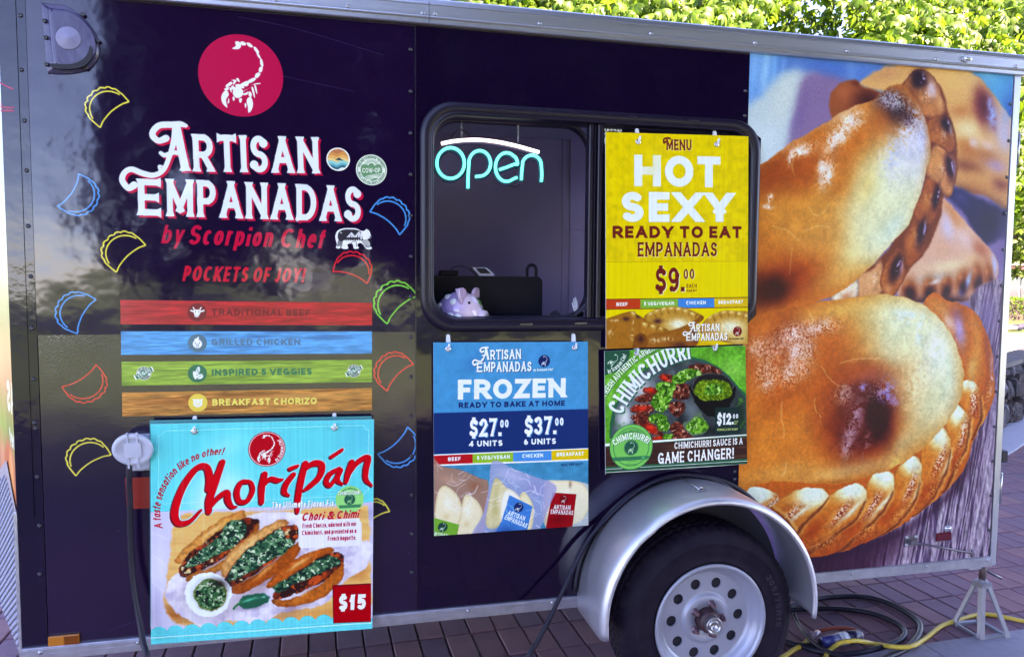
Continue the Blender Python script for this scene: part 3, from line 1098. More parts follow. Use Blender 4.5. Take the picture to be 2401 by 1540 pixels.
    rope(((200, 1085), (270, 1030), (380, 985), (480, 990), (510, 1030), (470, 1080), (380, 1160), (345, 1205), (280, 1140)), (430, 1020, 0), (340, 1080), (310, 1120), (330, 1110, 50), 62)
    rope(((30, 1000), (80, 985), (170, 980), (235, 1000), (262, 1040), (215, 1085), (140, 1060), (50, 1020)), (150, 1015, 8), (150, 1030), (200, 1060), (230, 1060, 60), 74)
    c.clip = m_rim
    for p in (((235, 1085), (300, 1140), (345, 1210)), ((512, 1030), (470, 1090), (390, 1165), (350, 1215)), ((690, 1050), (640, 1140), (540, 1220), (420, 1300)), ((828, 1000), (780, 1100), (680, 1200), (560, 1300)), ((962, 960), (925, 1070), (850, 1160), (730, 1250)), ((1112, 800), (1085, 920), (1010, 1050), (930, 1130)), ((1210, 650), (1190, 780), (1130, 900), (1080, 1000)), ((1262, 540), (1262, 640), (1225, 740))):
        q = c.F(smooth(B(*p), False))
        c.fill(ribbon(q + (.007, .004), np.linspace(.012, .02, len(q))), (238, 186, 120), .55, soft=3, fr=False)
        c.fill(ribbon(q - (.004, .002), np.linspace(.007, .016, len(q))), (96, 36, 16), .75, soft=2, fr=False)
    for x, y, rx, ry, r in ((480, 1270, 120, 30, -16), (680, 1220, 90, 30, -24), (850, 1130, 80, 30, -34), (1010, 1010, 70, 30, -46), (1140, 880, 60, 26, -58), (1290, 520, 20, 90, 10)):
        bb(x, y, rx, ry, r, (150, 62, 20), .7, rough=.5, cell=20)
        bb(x + 10, y - 16, rx * .8, ry * .8, r, (240, 180, 120), .5, rough=2.4, cell=4)
    c.grain(m_rim, .2, 9, 45, 3)
    # --- near pasty body
    m = clip(B((40, 230), (115, 185), (200, 130), (400, 85), (640, 45), (780, 37), (900, 55), (1000, 100), (1090, 190), (1150, 320), (1175, 450), (1150, 560), (1080, 680), (960, 800), (840, 880), (700, 930), (520, 962), (280, 950), (150, 968), (40, 990)), 1.3)
    c.put(np.ones((c.h, c.w)), (204, 122, 52))
    bb(260, 420, 250, 260, 0, (176, 84, 30), .95)
    bb(330, 220, 220, 120, -12, (140, 56, 22), .95)
    bb(520, 300, 120, 120, 0, (190, 100, 42), .7)
    bb(190, 190, 120, 60, -25, (200, 112, 48), .7)
    bb(560, 110, 190, 50, -8, (222, 164, 92), .85)
    bb(420, 130, 90, 40, -12, (226, 150, 80), .6)
    bb(760, 130, 150, 90, 0, (220, 190, 130), .85)
    bb(900, 280, 200, 190, 10, (210, 216, 180), .9, hard=.2)
    bb(930, 240, 200, 170, 20, (214, 226, 188), .85, hard=.2)
    bb(960, 480, 170, 190, 10, (224, 214, 162), .6, hard=.1)
    bb(1060, 430, 110, 220, -6, (206, 230, 212), .92, hard=.15)
    bb(870, 160, 110, 60, 10, (206, 222, 190), .8)
    bb(1020, 290, 30, 90, 10, (232, 240, 226), .8)
    bb(960, 600, 120, 150, 20, (222, 206, 158), .8)
    bb(1010, 560, 90, 140, 20, (208, 214, 176), .8)
    bb(900, 430, 90, 110, 0, (224, 196, 150), .6)
    bb(800, 410, 120, 50, 10, (196, 140, 100), .6)
    bb(880, 760, 130, 60, -38, (220, 200, 150), .85)
    bb(640, 890, 260, 44, -6, (226, 196, 140), .85)
    bb(300, 900, 240, 50, -4, (212, 150, 84), .85)
    bb(220, 760, 170, 130, 0, (206, 124, 54), .8)
    bb(110, 600, 90, 200, 0, (204, 118, 48), .7)
    bb(400, 700, 90, 120, 0, (210, 134, 64), .7)
    bb(480, 960, 280, 12, -2, (170, 110, 50), .8)
    bb(660, 620, 245, 245, 0, (150, 58, 20), .88)
    bb(672, 625, 172, 188, 0, (96, 26, 24), .97, hard=.5, k=2.)
    bb(752, 640, 66, 120, -8, (58, 8, 22), .97, hard=.4, k=2.)
    bb(560, 560, 60, 60, 0, (70, 24, 26), .8, rough=.6, cell=14)
    bb(600, 770, 70, 50, 0, (110, 40, 34), .8, rough=.6, cell=14)
    bb(560, 600, 70, 110, 10, (104, 38, 26), .7)
    bb(640, 420, 120, 44, -10, (176, 84, 36), .8)
    bb(700, 440, 90, 40, 0, (160, 90, 80), .6)
    bb(640, 640, 44, 110, 22, (158, 122, 140), .85, rough=.9, cell=16)
    bb(600, 780, 40, 70, 12, (176, 140, 150), .8, rough=1.2, cell=12)
    bb(690, 770, 26, 80, 8, (150, 104, 110), .7, rough=1.2, cell=12)
    bb(800, 520, 50, 64, -20, (140, 132, 204), .85, rough=.8, cell=12)
    bb(830, 560, 30, 44, -20, (176, 140, 190), .7, rough=.8, cell=10)
    bb(680, 490, 30, 20, 0, (160, 150, 214), .8, rough=1., cell=8)
    bb(580, 520, 60, 40, -30, (190, 150, 150), .8, rough=1.6, cell=8)
    bb(470, 620, 12, 40, 0, (226, 190, 170), .8, rough=1.6, cell=6)
    bb(840, 860, 40, 26, -20, (222, 190, 110), .7, rough=.6, cell=10)
    for x, y, rx, ry, r, al in ((330, 225, 50, 44, 0, 1), (350, 300, 50, 40, 0, 1), (410, 300, 34, 44, 0, .9), (310, 410, 34, 40, 0, .9), (210, 470, 40, 50, 0, .7), (440, 210, 60, 30, 0, .8), (500, 170, 44, 30, 0, .6), (250, 300, 90, 80, 0, .5), (380, 400, 60, 60, 0, .5), (150, 300, 60, 40, 0, .5), (330, 340, 30, 60, 0, .9)):
        bb(x, y, rx, ry, r, (222, 160, 150), .6 * al, rough=2.2, cell=9)
        bb(x, y, rx * .85, ry * .85, r, (246, 226, 232), .6 * al, rough=3.2, cell=4)
    bb(970, 420, 60, 90, 0, (246, 250, 240), .3, rough=2.2, cell=9)
    bb(940, 480, 60, 90, 30, (240, 222, 180), .6, rough=2., cell=9)
    bb(1040, 300, 60, 90, 10, (236, 246, 240), .6, rough=2., cell=10)
    for x, y, rx, ry, r in ((340, 240, 110, 60, 0), (380, 340, 70, 90, 0), (200, 420, 80, 90, 0), (310, 430, 60, 60, 0), (150, 300, 80, 60, 0), (470, 190, 120, 40, 0)):
        bb(x, y, rx, ry, r, (250, 232, 232), .5, rough=3.2, cell=3)
    for x, y, rx, ry, r in ((620, 700, 40, 110, 16), (770, 510, 80, 50, -10), (580, 540, 60, 50, 0)):
        bb(x, y, rx, ry, r, (190, 160, 176), .5, rough=2.8, cell=4)
    for x, y, rx, ry, r in ((900, 130, 90, 20, 8), (860, 160, 80, 12, 14), (960, 210, 20, 90, 10)):
        bb(x, y, rx, ry, r, (214, 240, 250), .7, rough=1.2, cell=10)
    bb(100, 330, 60, 260, 0, (196, 96, 40), .5)
    bb(500, 560, 90, 160, 0, (186, 92, 34), .6)
    c.grain(m, .2, 30, 41)
    c.grain(m, .13, 7, 42, 2)
    for p in (((470, 390), (510, 440), (560, 480), (600, 482)), ((285, 560), (275, 640), (290, 700), (288, 740)), ((445, 540), (440, 590), (450, 620)), ((300, 860), (296, 900), (270, 930)), ((560, 370), (640, 352), (760, 350)), ((720, 140), (800, 150), (960, 165)), ((420, 130), (430, 160), (420, 190))):
        c.fill(ribbon(c.F(smooth(B(*p), False)), .0035), (240, 214, 170), .4, soft=1, fr=False)
    c.clip = None
    rim_all = c.mask(smooth(B((980, 60), (1200, 90), (1330, 300), (1330, 560), (1220, 790), (1060, 1030), (840, 1200), (430, 1340), (-50, 1000), (-50, 100))))
    boards0 = blur(boards * (1 - rim_all), 6)
    foc = blur(c.mask(np.array(B((-100, 40), (1000, 40), (1400, 120), (1500, 1500), (-100, 1500)))), 40)
    c.warp(2.4, 30, 11, 1 - boards0 * .8)
    c.warp(.8, 8, 12, foc * (1 - boards0))
    c.a = c.a + (.5 * foc * (c.a - np.stack([blur(c.a[..., k], 2) for k in range(3)], 2)).transpose(2, 0, 1)).transpose(1, 2, 0)
    c.grain(None, .10, 2.2, 13, 1)
    c.punch(.5, 1.03)
    return c

# ------------------------------------------------------------------ marks that several prints share
SCORP = [  # filled pieces of the scorpion emblem in a frame 480 wide about (380, 322)
    ((330, 167), (352, 150), (348, 128), (366, 122), (381, 136), (379, 158), (360, 170)),
    ((378, 126), (392, 121), (410, 130), (408, 142), (386, 144)), ((413, 128), (430, 127), (448, 143), (444, 152), (424, 148)),
    ((452, 148), (466, 150), (484, 176), (478, 182), (460, 172)), ((467, 176), (480, 184), (494, 212), (486, 214), (474, 200)),
    ((490, 216), (501, 220), (507, 256), (496, 259), (488, 240)), ((488, 263), (503, 263), (497, 292), (482, 294), (480, 280)),
    ((478, 296), (490, 304), (472, 330), (457, 326), (462, 306)), ((452, 328), (463, 338), (436, 360), (420, 360), (418, 348)),
    ((412, 350), (424, 362), (412, 382), (385, 382), (372, 374)), ((350, 374), (376, 374), (396, 388), (390, 396), (356, 390), (345, 384)),
    ((340, 392), (372, 392), (388, 410), (384, 440), (362, 455), (340, 448), (330, 425)),
    ((300, 416), (308, 440), (292, 470), (299, 515), (272, 492), (265, 455), (280, 422)),
    ((412, 455), (432, 444), (445, 480), (436, 520), (417, 538), (414, 500), (408, 478)),
    ((304, 392), (308, 408), (292, 416), (282, 408)), ((318, 362), (330, 372), (302, 394), (290, 388)), ((424, 410), (438, 424), (434, 445), (420, 436)),
    ((330, 382), (344, 398), (326, 408), (320, 396)), ((312, 392), (324, 404), (324, 426), (314, 410)),
    ((392, 436), (386, 428), (404, 420), (420, 412), (414, 430)), ((384, 420), (410, 402), (438, 384), (414, 398), (392, 410)),
    ((332, 446), (342, 456), (336, 474), (328, 462)), ((366, 458), (382, 456), (378, 478), (368, 480)),
    ((306, 456), (311, 480), (300, 492)), ((400, 480), (408, 492), (402, 512), (396, 494)),
    ((324, 350), (348, 348), (352, 360), (330, 354)), ((350, 342), (364, 338), (371, 360), (362, 358)), ((340, 350), (352, 354), (338, 378), (332, 372)),
    ((430, 378), (460, 362), (488, 358), (486, 364), (450, 370)), ((436, 386), (450, 392), (456, 448), (446, 430)), ((452, 372), (464, 378), (470, 424), (462, 414))]


def scorpion(c, cx, cy, r, col, alpha=1., rot=0.):
    """The emblem in a circle of radius r about a photograph point, in the print's own plane."""
    o = c.F([(cx, cy)])[0]
    k = np.hypot(*(c.F([(cx + r, cy)])[0] - o)) / 243.
    a = math.radians(rot)
    P = []
    for q in SCORP:
        q = np.array(q, float)
        d = np.stack([(q[:, 0] - 380) * k, -(q[:, 1] - 322) * k], 1)
        P.append(o + np.stack([d[:, 0] * math.cos(a) - d[:, 1] * math.sin(a), d[:, 0] * math.sin(a) + d[:, 1] * math.cos(a)], 1))
    P = [smooth(q, n=3) for q in P]
    c.fill(P, col, alpha, fr=False)


def disc(c, cx, cy, r, col, alpha=1., ring=None, ringw=0):
    o = c.F([(cx, cy)])[0]
    k = np.hypot(*(c.F([(cx + r, cy)])[0] - o))
    c.fill(ellipse(o[0], o[1], k, k), col, alpha, fr=False)
    if ring:
        c.fill(ellipse(o[0], o[1], k * ringw, k * ringw), ring, alpha, fr=False, holes=[ellipse(o[0], o[1], k * (ringw - .04), k * (ringw - .04))])


def logotype(c, O, ex, ey, col, sh=None, w=.17, lines=True):
    """Two-line decorative name; O is the lower line's left end on its baseline, ex its full length, ey one cap height upward (photograph frame)."""
    O, ex, ey = (np.array(v, float) for v in (O, ex, ey))
    L = lambda u, v: O + ex * u + ey * v
    S = []
    capw = np.hypot(*ey)

    def strokes():
        t = []
        def rb(pts, ws):
            p = smooth([L(*q) for q in pts], False, 6)
            return ribbon(p, np.interp(np.linspace(0, 1, len(p)), np.linspace(0, 1, len(ws)), np.array(ws) * capw))
        t += rb(((.215, 2.42), (.19, 2.46), (.155, 2.44), (.092, 2.40), (.063, 2.17), (.09, 2.0), (.125, 2.07)), (.1, .15, .17, .17, .17, .15, .19))
        t += rb(((.168, 2.43), (.16, 2.0), (.138, 1.55), (.112, 1.22), (.07, 1.08), (.02, 1.12), (-.03, 1.22), (-.062, 1.12), (-.072, .92), (-.045, .72), (-.018, .8)), (.18, .16, .13, .13, .14, .15, .15, .15, .16, .16, .2))
        t += ribbon([L(.17, 2.44), L(.213, 1.22)], .22 * capw, False)
        t += [np.array([L(.183, 1.22), L(.194, 1.36), L(.226, 1.36), L(.24, 1.22)])]
        t += rb(((.10, 1.68), (.12, 1.62), (.16, 1.7), (.205, 1.66)), (.1, .12, .12, .12))
        t += rb(((.10, 1.22), (.094, 1.33), (.12, 1.3)), (.1, .06, .05))
        return [ccw(q) for q in t]
    up = c.F([O])[0]
    upv = c.F([O + ey])[0] - up
    k = np.hypot(*upv)
    off = []
    for cc, o in ((sh, (capw * .06, capw * .055)), (col, (0, 0))):
        if cc is None:
            continue
        d = np.array(o)
        c.fill([q + d for q in strokes()], cc)
        h = capw
        c.text('RTISAN', L(.25, 1.21) + d, L(.812, 1.26) + d, h, cc, w=w, xs=.74, serif=.26, gap=.12)
        c.text('E', L(.0, .0) + d, L(.104, .0) + d, h * .98, cc, w=w * 1.05, xs=.95, serif=.26)
        c.text('MPANADAS', L(.13, .0) + d, L(1., .0) + d, h, cc, w=w, xs=.74, serif=.26, gap=.12)


def pasty_outline(c, t1, t2, side, col, wd=3.4):
    """The line drawing of a half-moon pasty between two tips (photograph frame); side +1 or -1 says where it bulges."""
    a, b = c.F([t1, t2])
    mid, hx = (a + b) / 2, (b - a) / 2
    hy = np.array([-hx[1], hx[0]]) * side
    k = np.hypot(*(c.F([(t1[0] + wd, t1[1])])[0] - a))
    th = np.linspace(0, PI, 130)
    bump = 1 + .035 * np.abs(np.sin(th * 9.5)) * 1.6
    s = np.sin(th) ** .8
    x, y = -np.cos(th) * (1.0 + .16 * np.sin(th)) * (1 + (bump - 1) * np.sin(th)), 1.34 * s * bump
    outer = np.stack([x, y], 1)
    inner_edge = np.array([(1.0, 0), (.98, -.06), (.9, -.04), (.6, .07), (0, .14), (-.6, .07), (-.9, -.04), (-.98, -.06), (-1, 0)])
    loop = np.vstack([outer, smooth(inner_edge, False, 5)[1:]])
    th = np.linspace(.32, PI - .32, 40)
    line = np.stack([-np.cos(th) * .96, 1.34 * np.sin(th) ** .8 * .87 + .02], 1)
    Q = lambda p: mid + p[:, :1] * hx + p[:, 1:] * hy
    c.fill(ribbon(Q(loop), k) + ribbon(Q(line), k), col, fr=False)


# ------------------------------------------------------------------ the black front half: lettering and line drawings
def paint_side(ppm=760):
    c = Canvas(-.912, .43, .2395, 2.43, ppm, (26, 10, 46), Y=0)
    c.a *= 1 + (fbm(c.h, c.w, 60, 3)[..., None] - .5) * .15
    W, R = (225, 240, 252), (214, 26, 66)
    logotype(c, (324, 505), (522, 16), (0, -88), W, R)
    c.text('by', (377, 571), (426, 572), 44, R, w=.13, xs=.66, slant=.2, gap=.12)
    c.text('Scorpion Chef', (440, 573), (757, 583), 46, R, w=.17, xs=.74, slant=.2, gap=.12)
    c.text('POCKETS OF JOY!', (427, 659), (711, 663), 36, (216, 30, 58), w=.19, xs=.62, slant=.2, gap=.13)
    Y_, B_, R_, G_ = (244, 226, 84), (28, 150, 232), (226, 36, 50), (92, 206, 70)
    for t1, t2, s, col in (((300, 236), (232, 297), -1, Y_), ((188, 409), (138, 486), 1, B_), ((339, 572), (270, 636), -1, Y_), ((222, 700), (178, 781), -1, B_),
                           ((228, 857), (147, 909), 1, R_), ((259, 1063), (176, 1112), -1, Y_), ((869, 494), (939, 548), 1, B_), ((781, 634), (862, 662), 1, R_),
                           ((977, 691), (905, 757), -1, G_), ((967, 851), (905, 914), -1, R_), ((958, 1003), (888, 1066), 1, B_), ((912, 1196), (850, 1236), -1, Y_)):
        pasty_outline(c, t1, t2, s, col)
    r = np.random.RandomState(2)
    for i in range(70):                                             # chips and pale dust low on the sheet
        x, z = r.uniform(-.9, .22), .45 + abs(r.normal(0, .35))
        c.fill(ellipse(x, z, .0012 * r.uniform(.5, 1.6), .0012 * r.uniform(.5, 1.3), n=8), (150, 140, 170), r.uniform(.2, .8), fr=False)
    for p in (((560, 40), (700, 70), (900, 130)), ((620, 170), (830, 215)), ((250, 1480), (330, 1450)), ((110, 20), (135, 28)), ((173, 1560), (215, 1490))):
        c.fill(ribbon(c.F(smooth(p, False)), .0012), (90, 84, 130), .5, fr=False)
    return c


def paint_emblem(ppm=900):
    o = at(565.5, 178, y=0)
    r = at(664, 178, y=0)[0] - o[0]
    c = Canvas(o[0] - r - .004, o[2] - r - .004, o[0] + r + .004, o[2] + r + .004, ppm, (198, 20, 74), Y=0)
    scorpion(c, 565.5, 178, 99, (232, 240, 246))
    return c, o, r


BANDS = (('red', (282, 703), (872.5, 710), (872.5, 762.7), (282.7, 760)), ('blue', (283.5, 776.6), (872, 777), (872, 828.5), (284, 832)),
         ('green', (285, 848), (872, 843.4), (872, 895), (285.7, 904)), ('tan', (286, 920), (872, 909.4), (872, 960.8), (286.8, 976)))


def paint_band(i, ppm=900):
    P = np.array(BANDS[i][1:])
    q = np.array([at(x, y, y=-.002) for x, y in P])
    c = Canvas(q[:, 0].min() - .002, q[:, 2].min() - .002, q[:, 0].max() + .002, q[:, 2].max() + .002, ppm, (0, 0, 0), Y=-.002)
    base = ((198, 34, 46), (44, 158, 226), (136, 178, 70), (196, 130, 66))[i]
    c.a[:] = rgb(base)
    g = fbm(c.h, c.w, 46, 50 + i, 4, cy=5)
    c.a *= (1 + (g - .5) * (.5, .55, .5, .8)[i])[..., None]
    g = fbm(c.h, c.w, 120, 60 + i, 3, cy=7)
    c.put(np.clip((g - .58) * 6, 0, 1), ((128, 16, 34), (24, 96, 164), (86, 124, 48), (122, 62, 26))[i], .55)
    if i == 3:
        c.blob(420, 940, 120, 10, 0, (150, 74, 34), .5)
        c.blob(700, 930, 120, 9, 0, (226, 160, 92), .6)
    txt, p0, p1, col, ci = (('TRADITIONAL BEEF', (496.3, 739.2), (726.5, 740.8), (120, 18, 36), (126, 22, 38)), ('GRILLED CHICKEN', (496, 809.4), (704, 809), (64, 116, 150), (70, 116, 140)),
                            ('INSPIRED 5 VEGGIES', (497.4, 881), (731.3, 878), (0, 112, 84), (0, 110, 84)), ('BREAKFAST CHORIZO', (498, 950.6), (742.5, 946.4), (242, 222, 108), (238, 206, 84)))[i]
    c.text(txt, p0, p1, 15.5, col, w=.24, xs=1.05, gap=.2)
    x, y = ((462.3, 732), (463, 804), (463, 875.4), (464, 943.6))[i]
    disc(c, x, y, 22.5, ci)
    Wt = (236, 244, 250)
    E = lambda dx, dy, rx, ry, col=Wt, rot=0: c.fill(ellipse(x + dx, y + dy, rx, ry, rot), col)
    if i == 0:
        c.fill(smooth([(x - 9, y - 2), (x - 6, y - 6), (x + 6, y - 6), (x + 9, y - 2), (x + 4, y + 8), (x, y + 11), (x - 5, y + 9)], n=4), Wt)
        E(-12, -3, 5, 2, rot=20); E(13, -3, 5, 2, rot=-20); E(-8, -9, 1.6, 4, rot=-30); E(8, -9, 1.6, 4, rot=30)
        E(-1, 8, 5.5, 3.6); E(-3, 8, 1, 1, ci); E(2, 8, 1, 1, ci); E(-4, -1, 1, 1.6, ci); E(4, -1, 1, 1.6, ci)
    elif i == 1:
        E(0, 2, 11, 10); E(1, -10, 2.6, 4.6, rot=20); E(-3, -7, 4, 4); E(0, 6, 3.6, 3.6, ci); E(0, 6, 2.4, 2.4); E(-5, 0, 1.2, 1.8, ci); E(5, 0, 1.2, 1.8, ci)
    elif i == 2:
        E(1, -6, 5, 10, rot=15); E(6, 7, 8, 6, rot=-20); E(-6, 4, 4, 10, rot=-15)
        for k in range(4):
            c.line([(x - 4 + k, y - 12 + 5 * k), (x + 7, y - 10 + 4 * k)], .0012 * 600, ci)
        c.line([(x - 1, y + 11), (x + 12, y + 4)], .8, ci)
        c.line([(x - 2, y - 12), (x + 5, y + 1)], .8, ci)
    else:
        E(0, 1, 11, 9.5); c.fill([np.array([(x - 12, y - 10), (x - 4, y - 7), (x - 10, y - 1)]), np.array([(x + 12, y - 10), (x + 4, y - 7), (x + 10, y - 1)])], Wt)
        E(0, 3.5, 5, 3.8, ci); E(0, 3.5, 4.2, 3, Wt); E(-1.6, 3.5, .8, 1.2, ci); E(1.6, 3.5, .8, 1.2, ci); E(-5.5, -1.5, .9, 1.3, ci); E(5.5, -1.5, .9, 1.3, ci)
    if i == 2:
        for bx, by, r in ((337.4, 875, 17.5), (830.4, 869.5, 15.5)):
            disc(c, bx, by, r, (232, 240, 238), ring=(60, 80, 76), ringw=.92)
            disc(c, bx, by, r * .6, (32, 110, 96))
            o, e = c.F([(bx, by)])[0], c.F([(bx + r, by)])[0]
            c.arc_text('ARTISAN', (bx, by), r * .66, 155, 50, r * .26, (50, 70, 70), w=.2, xs=.8)
            c.arc_text('EMPANADAS', (bx, by), r * .9, -125, -30, r * .24, (50, 70, 70), w=.2, xs=.8, inside=True)
            a = math.radians(27)
            d, n = np.array([math.cos(a), -math.sin(a)]) * r * 1.2, np.array([math.sin(a), math.cos(a)]) * r * .3
            for f, col in ((1.16, (232, 240, 238)), (1., (14, 104, 88))):
                c.fill(np.array([(bx, by) - d * f - n * f, (bx, by) + d * f - n * f, (bx, by) + d * f + n * f, (bx, by) - d * f + n * f]), col)
            c.text('VEGAN', np.array((bx, by)) - d * .82 + n * .62, np.array((bx, by)) + d * .82 + n * .62, r * .42, (240, 246, 246), w=.19, serif=.3)
    return c, q


def paint_sunset(ppm=1500):
    o = at(793, 374, y=0)
    r = abs(at(820.5, 374, y=0)[0] - o[0])
    c = Canvas(o[0] - r, o[2] - r, o[0] + r, o[2] + r, ppm, (236, 240, 240), Y=0)
    disc(c, 793, 374, 24.5, (226, 150, 84))
    m = c.mask(ellipse(o[0], o[2], r * .89, r * .89), fr=False)
    c.clip = m
    for k, (dy, col) in enumerate(((-24, (196, 118, 84)), (-15, (222, 146, 82)), (-8, (236, 178, 104)), (-1, (244, 206, 140)), (5, (126, 208, 214)), (12, (64, 166, 186)), (17, (30, 96, 120)), (22, (226, 240, 242)))):
        y = 374 + dy
        c.fill(smooth([(760, y + 3), (778, y - 2), (790, y + 2), (803, y - 3), (815, y + 1), (828, y - 2), (828, 420), (760, 420)], n=4), col)
    c.fill(np.array([(786, 376), (795, 370), (799, 373), (806, 377)]), (20, 60, 90))
    return c, o, r


def paint_coop(ppm=1500):
    o = at(871, 399, y=0)
    r = abs(at(907, 399, y=0)[0] - o[0])
    c = Canvas(o[0] - r, o[2] - r, o[0] + r, o[2] + r, ppm, (222, 234, 230), Y=0)
    G = (92, 150, 112)
    disc(c, 871, 399, 34, (222, 234, 230), ring=G, ringw=.99)
    c.arc_text("ONLINE FARMERS' MARKET", (871, 399), 27, 168, 12, 5, (60, 110, 84), w=.2, xs=.8)
    c.arc_text('BUY LOCAL! BUY FRESH!', (871, 399), 31.5, 192, 348, 4.6, (60, 110, 84), w=.2, xs=.8, inside=True)
    m = c.mask(ellipse(o[0], o[2], r * .7, r * .7), fr=False)
    c.clip = m
    for k in range(13):
        a = math.radians(200 + k * 11.7)
        c.line([(871 + 11 * math.cos(a), 391 + 11 * math.sin(a)), (871 + 18 * math.cos(a), 391 + 18 * math.sin(a))], 1.1, G)
    disc(c, 871, 390, 7, G)
    c.fill(smooth([(840, 392), (856, 386), (872, 391), (888, 386), (902, 392), (902, 430), (840, 430)], n=4), G)
    for k in range(5):
        c.fill(ribbon(c.F(smooth([(850 + k * 3, 424), (862 + k * 5, 413 + k), (900, 407 + 4 * k)], False)), .002), (222, 234, 230), fr=False)
    c.text('COW-OP', (850, 405.5), (892, 405), 11, (240, 246, 242), w=.17, serif=.25)
    return c, o, r


BEAR = ((788, 566), (786, 554), (791, 542), (803, 536), (820, 535), (836, 536), (846, 541), (855, 541), (859, 537), (866, 542), (869, 551), (871, 556), (866, 559), (862, 561), (868, 570), (868, 577), (872, 581), (868, 585), (858, 583), (850, 572), (842, 570), (838, 575), (841, 582), (830, 583), (826, 572), (815, 573), (816, 583), (802, 583), (800, 577), (796, 583), (788, 581), (790, 573))


def paint_bear(ppm=1500):
    P = c0 = np.array([((q := at(x, y, y=0))[0], q[2]) for x, y in BEAR])
    c = Canvas(P[:, 0].min() - .004, P[:, 1].min() - .004, P[:, 0].max() + .004, P[:, 1].max() + .004, ppm, (232, 238, 246), Y=0)
    N = (24, 16, 44)
    c.fill(smooth([(792, 556), (794, 545), (804, 539), (820, 538), (836, 539), (846, 544), (846, 556), (838, 562), (810, 562), (800, 566), (794, 562)], n=4), N)
    c.fill(np.array([(812, 557), (824, 544), (832, 553), (842, 542), (852, 557)]), (206, 212, 226))
    for k in range(9):
        x = 806 + k * 5.4
        c.fill(np.array([(x - 2, 564), (x, 549 + (k % 3) * 3), (x + 2, 564)]), N)
    for k in range(6):
        c.fill(ribbon(c.F(smooth([(791 + k * 2, 577), (794 + k * 2, 564), (802 + k * 2, 556)], False)), .0016), N, fr=False)
        c.fill(ribbon(c.F(smooth([(846 + k * 3, 562), (852 + k * 3, 570), (858 + k * 2, 580)], False)), .0013), N, fr=False)
    c.fill(ribbon(c.F(smooth([(818, 580), (824, 569), (834, 566), (836, 578)], False)), .0016), N, fr=False)
    disc(c, 800, 545, 2.4, (232, 238, 246)); disc(c, 801, 544, 2, N)
    c.fill(np.array([(868, 553), (872, 556), (866, 558)]), N)
    return c


# ------------------------------------------------------------------ printed boards
def speckle_food(c, pts, dark, mids, seed, soft=1.0, cell=7, den=.5):
    """Chopped herbs: clumps of several greens over a dark base inside an outline."""
    c.clip = None
    m = blur(c.mask(smooth(pts, n=5)), soft)
    c.clip = m
    c.put(np.ones((c.h, c.w)), dark)
    for k, (col, thr) in enumerate(mids):
        c.speck(np.ones((c.h, c.w)), col, cell, thr, .95, seed + 13 * k, .08)
    c.clip = None
    return m


def soft_fill(c, pts, col, soft=1.2, n=6):
    m = blur(c.mask(smooth(pts, n=n)), soft)
    c.put(m, col)
    return m


def bag_logo(c, cx, cy, r, bg, fg, rot=0):
    disc(c, cx, cy, r, bg)
    scorpion(c, cx, cy, r, fg, rot=rot)


BOARD_Y = {'chori': -.050, 'frozen': -.030, 'menu': -.032, 'chimi': -.036}
BOARD_P = {'chori': ((353, 994), (877, 983), (873, 1473), (354, 1510)), 'frozen': ((1016, 803), (1378.5, 801), (1379.5, 1231), (1018, 1256)),
           'menu': ((1420, 310), (1755, 320), (1753, 806), (1421, 818)), 'chimi': ((1417.5, 823), (1748, 810), (1752, 1087), (1420, 1112))}


def board_canvas(k, ppm, bg):
    q = np.array([at(x, y, y=BOARD_Y[k]) for x, y in BOARD_P[k]])
    c = Canvas(q[:, 0].min() - .002, q[:, 2].min() - .002, q[:, 0].max() + .002, q[:, 2].max() + .002, ppm, bg, Y=BOARD_Y[k])
    return c


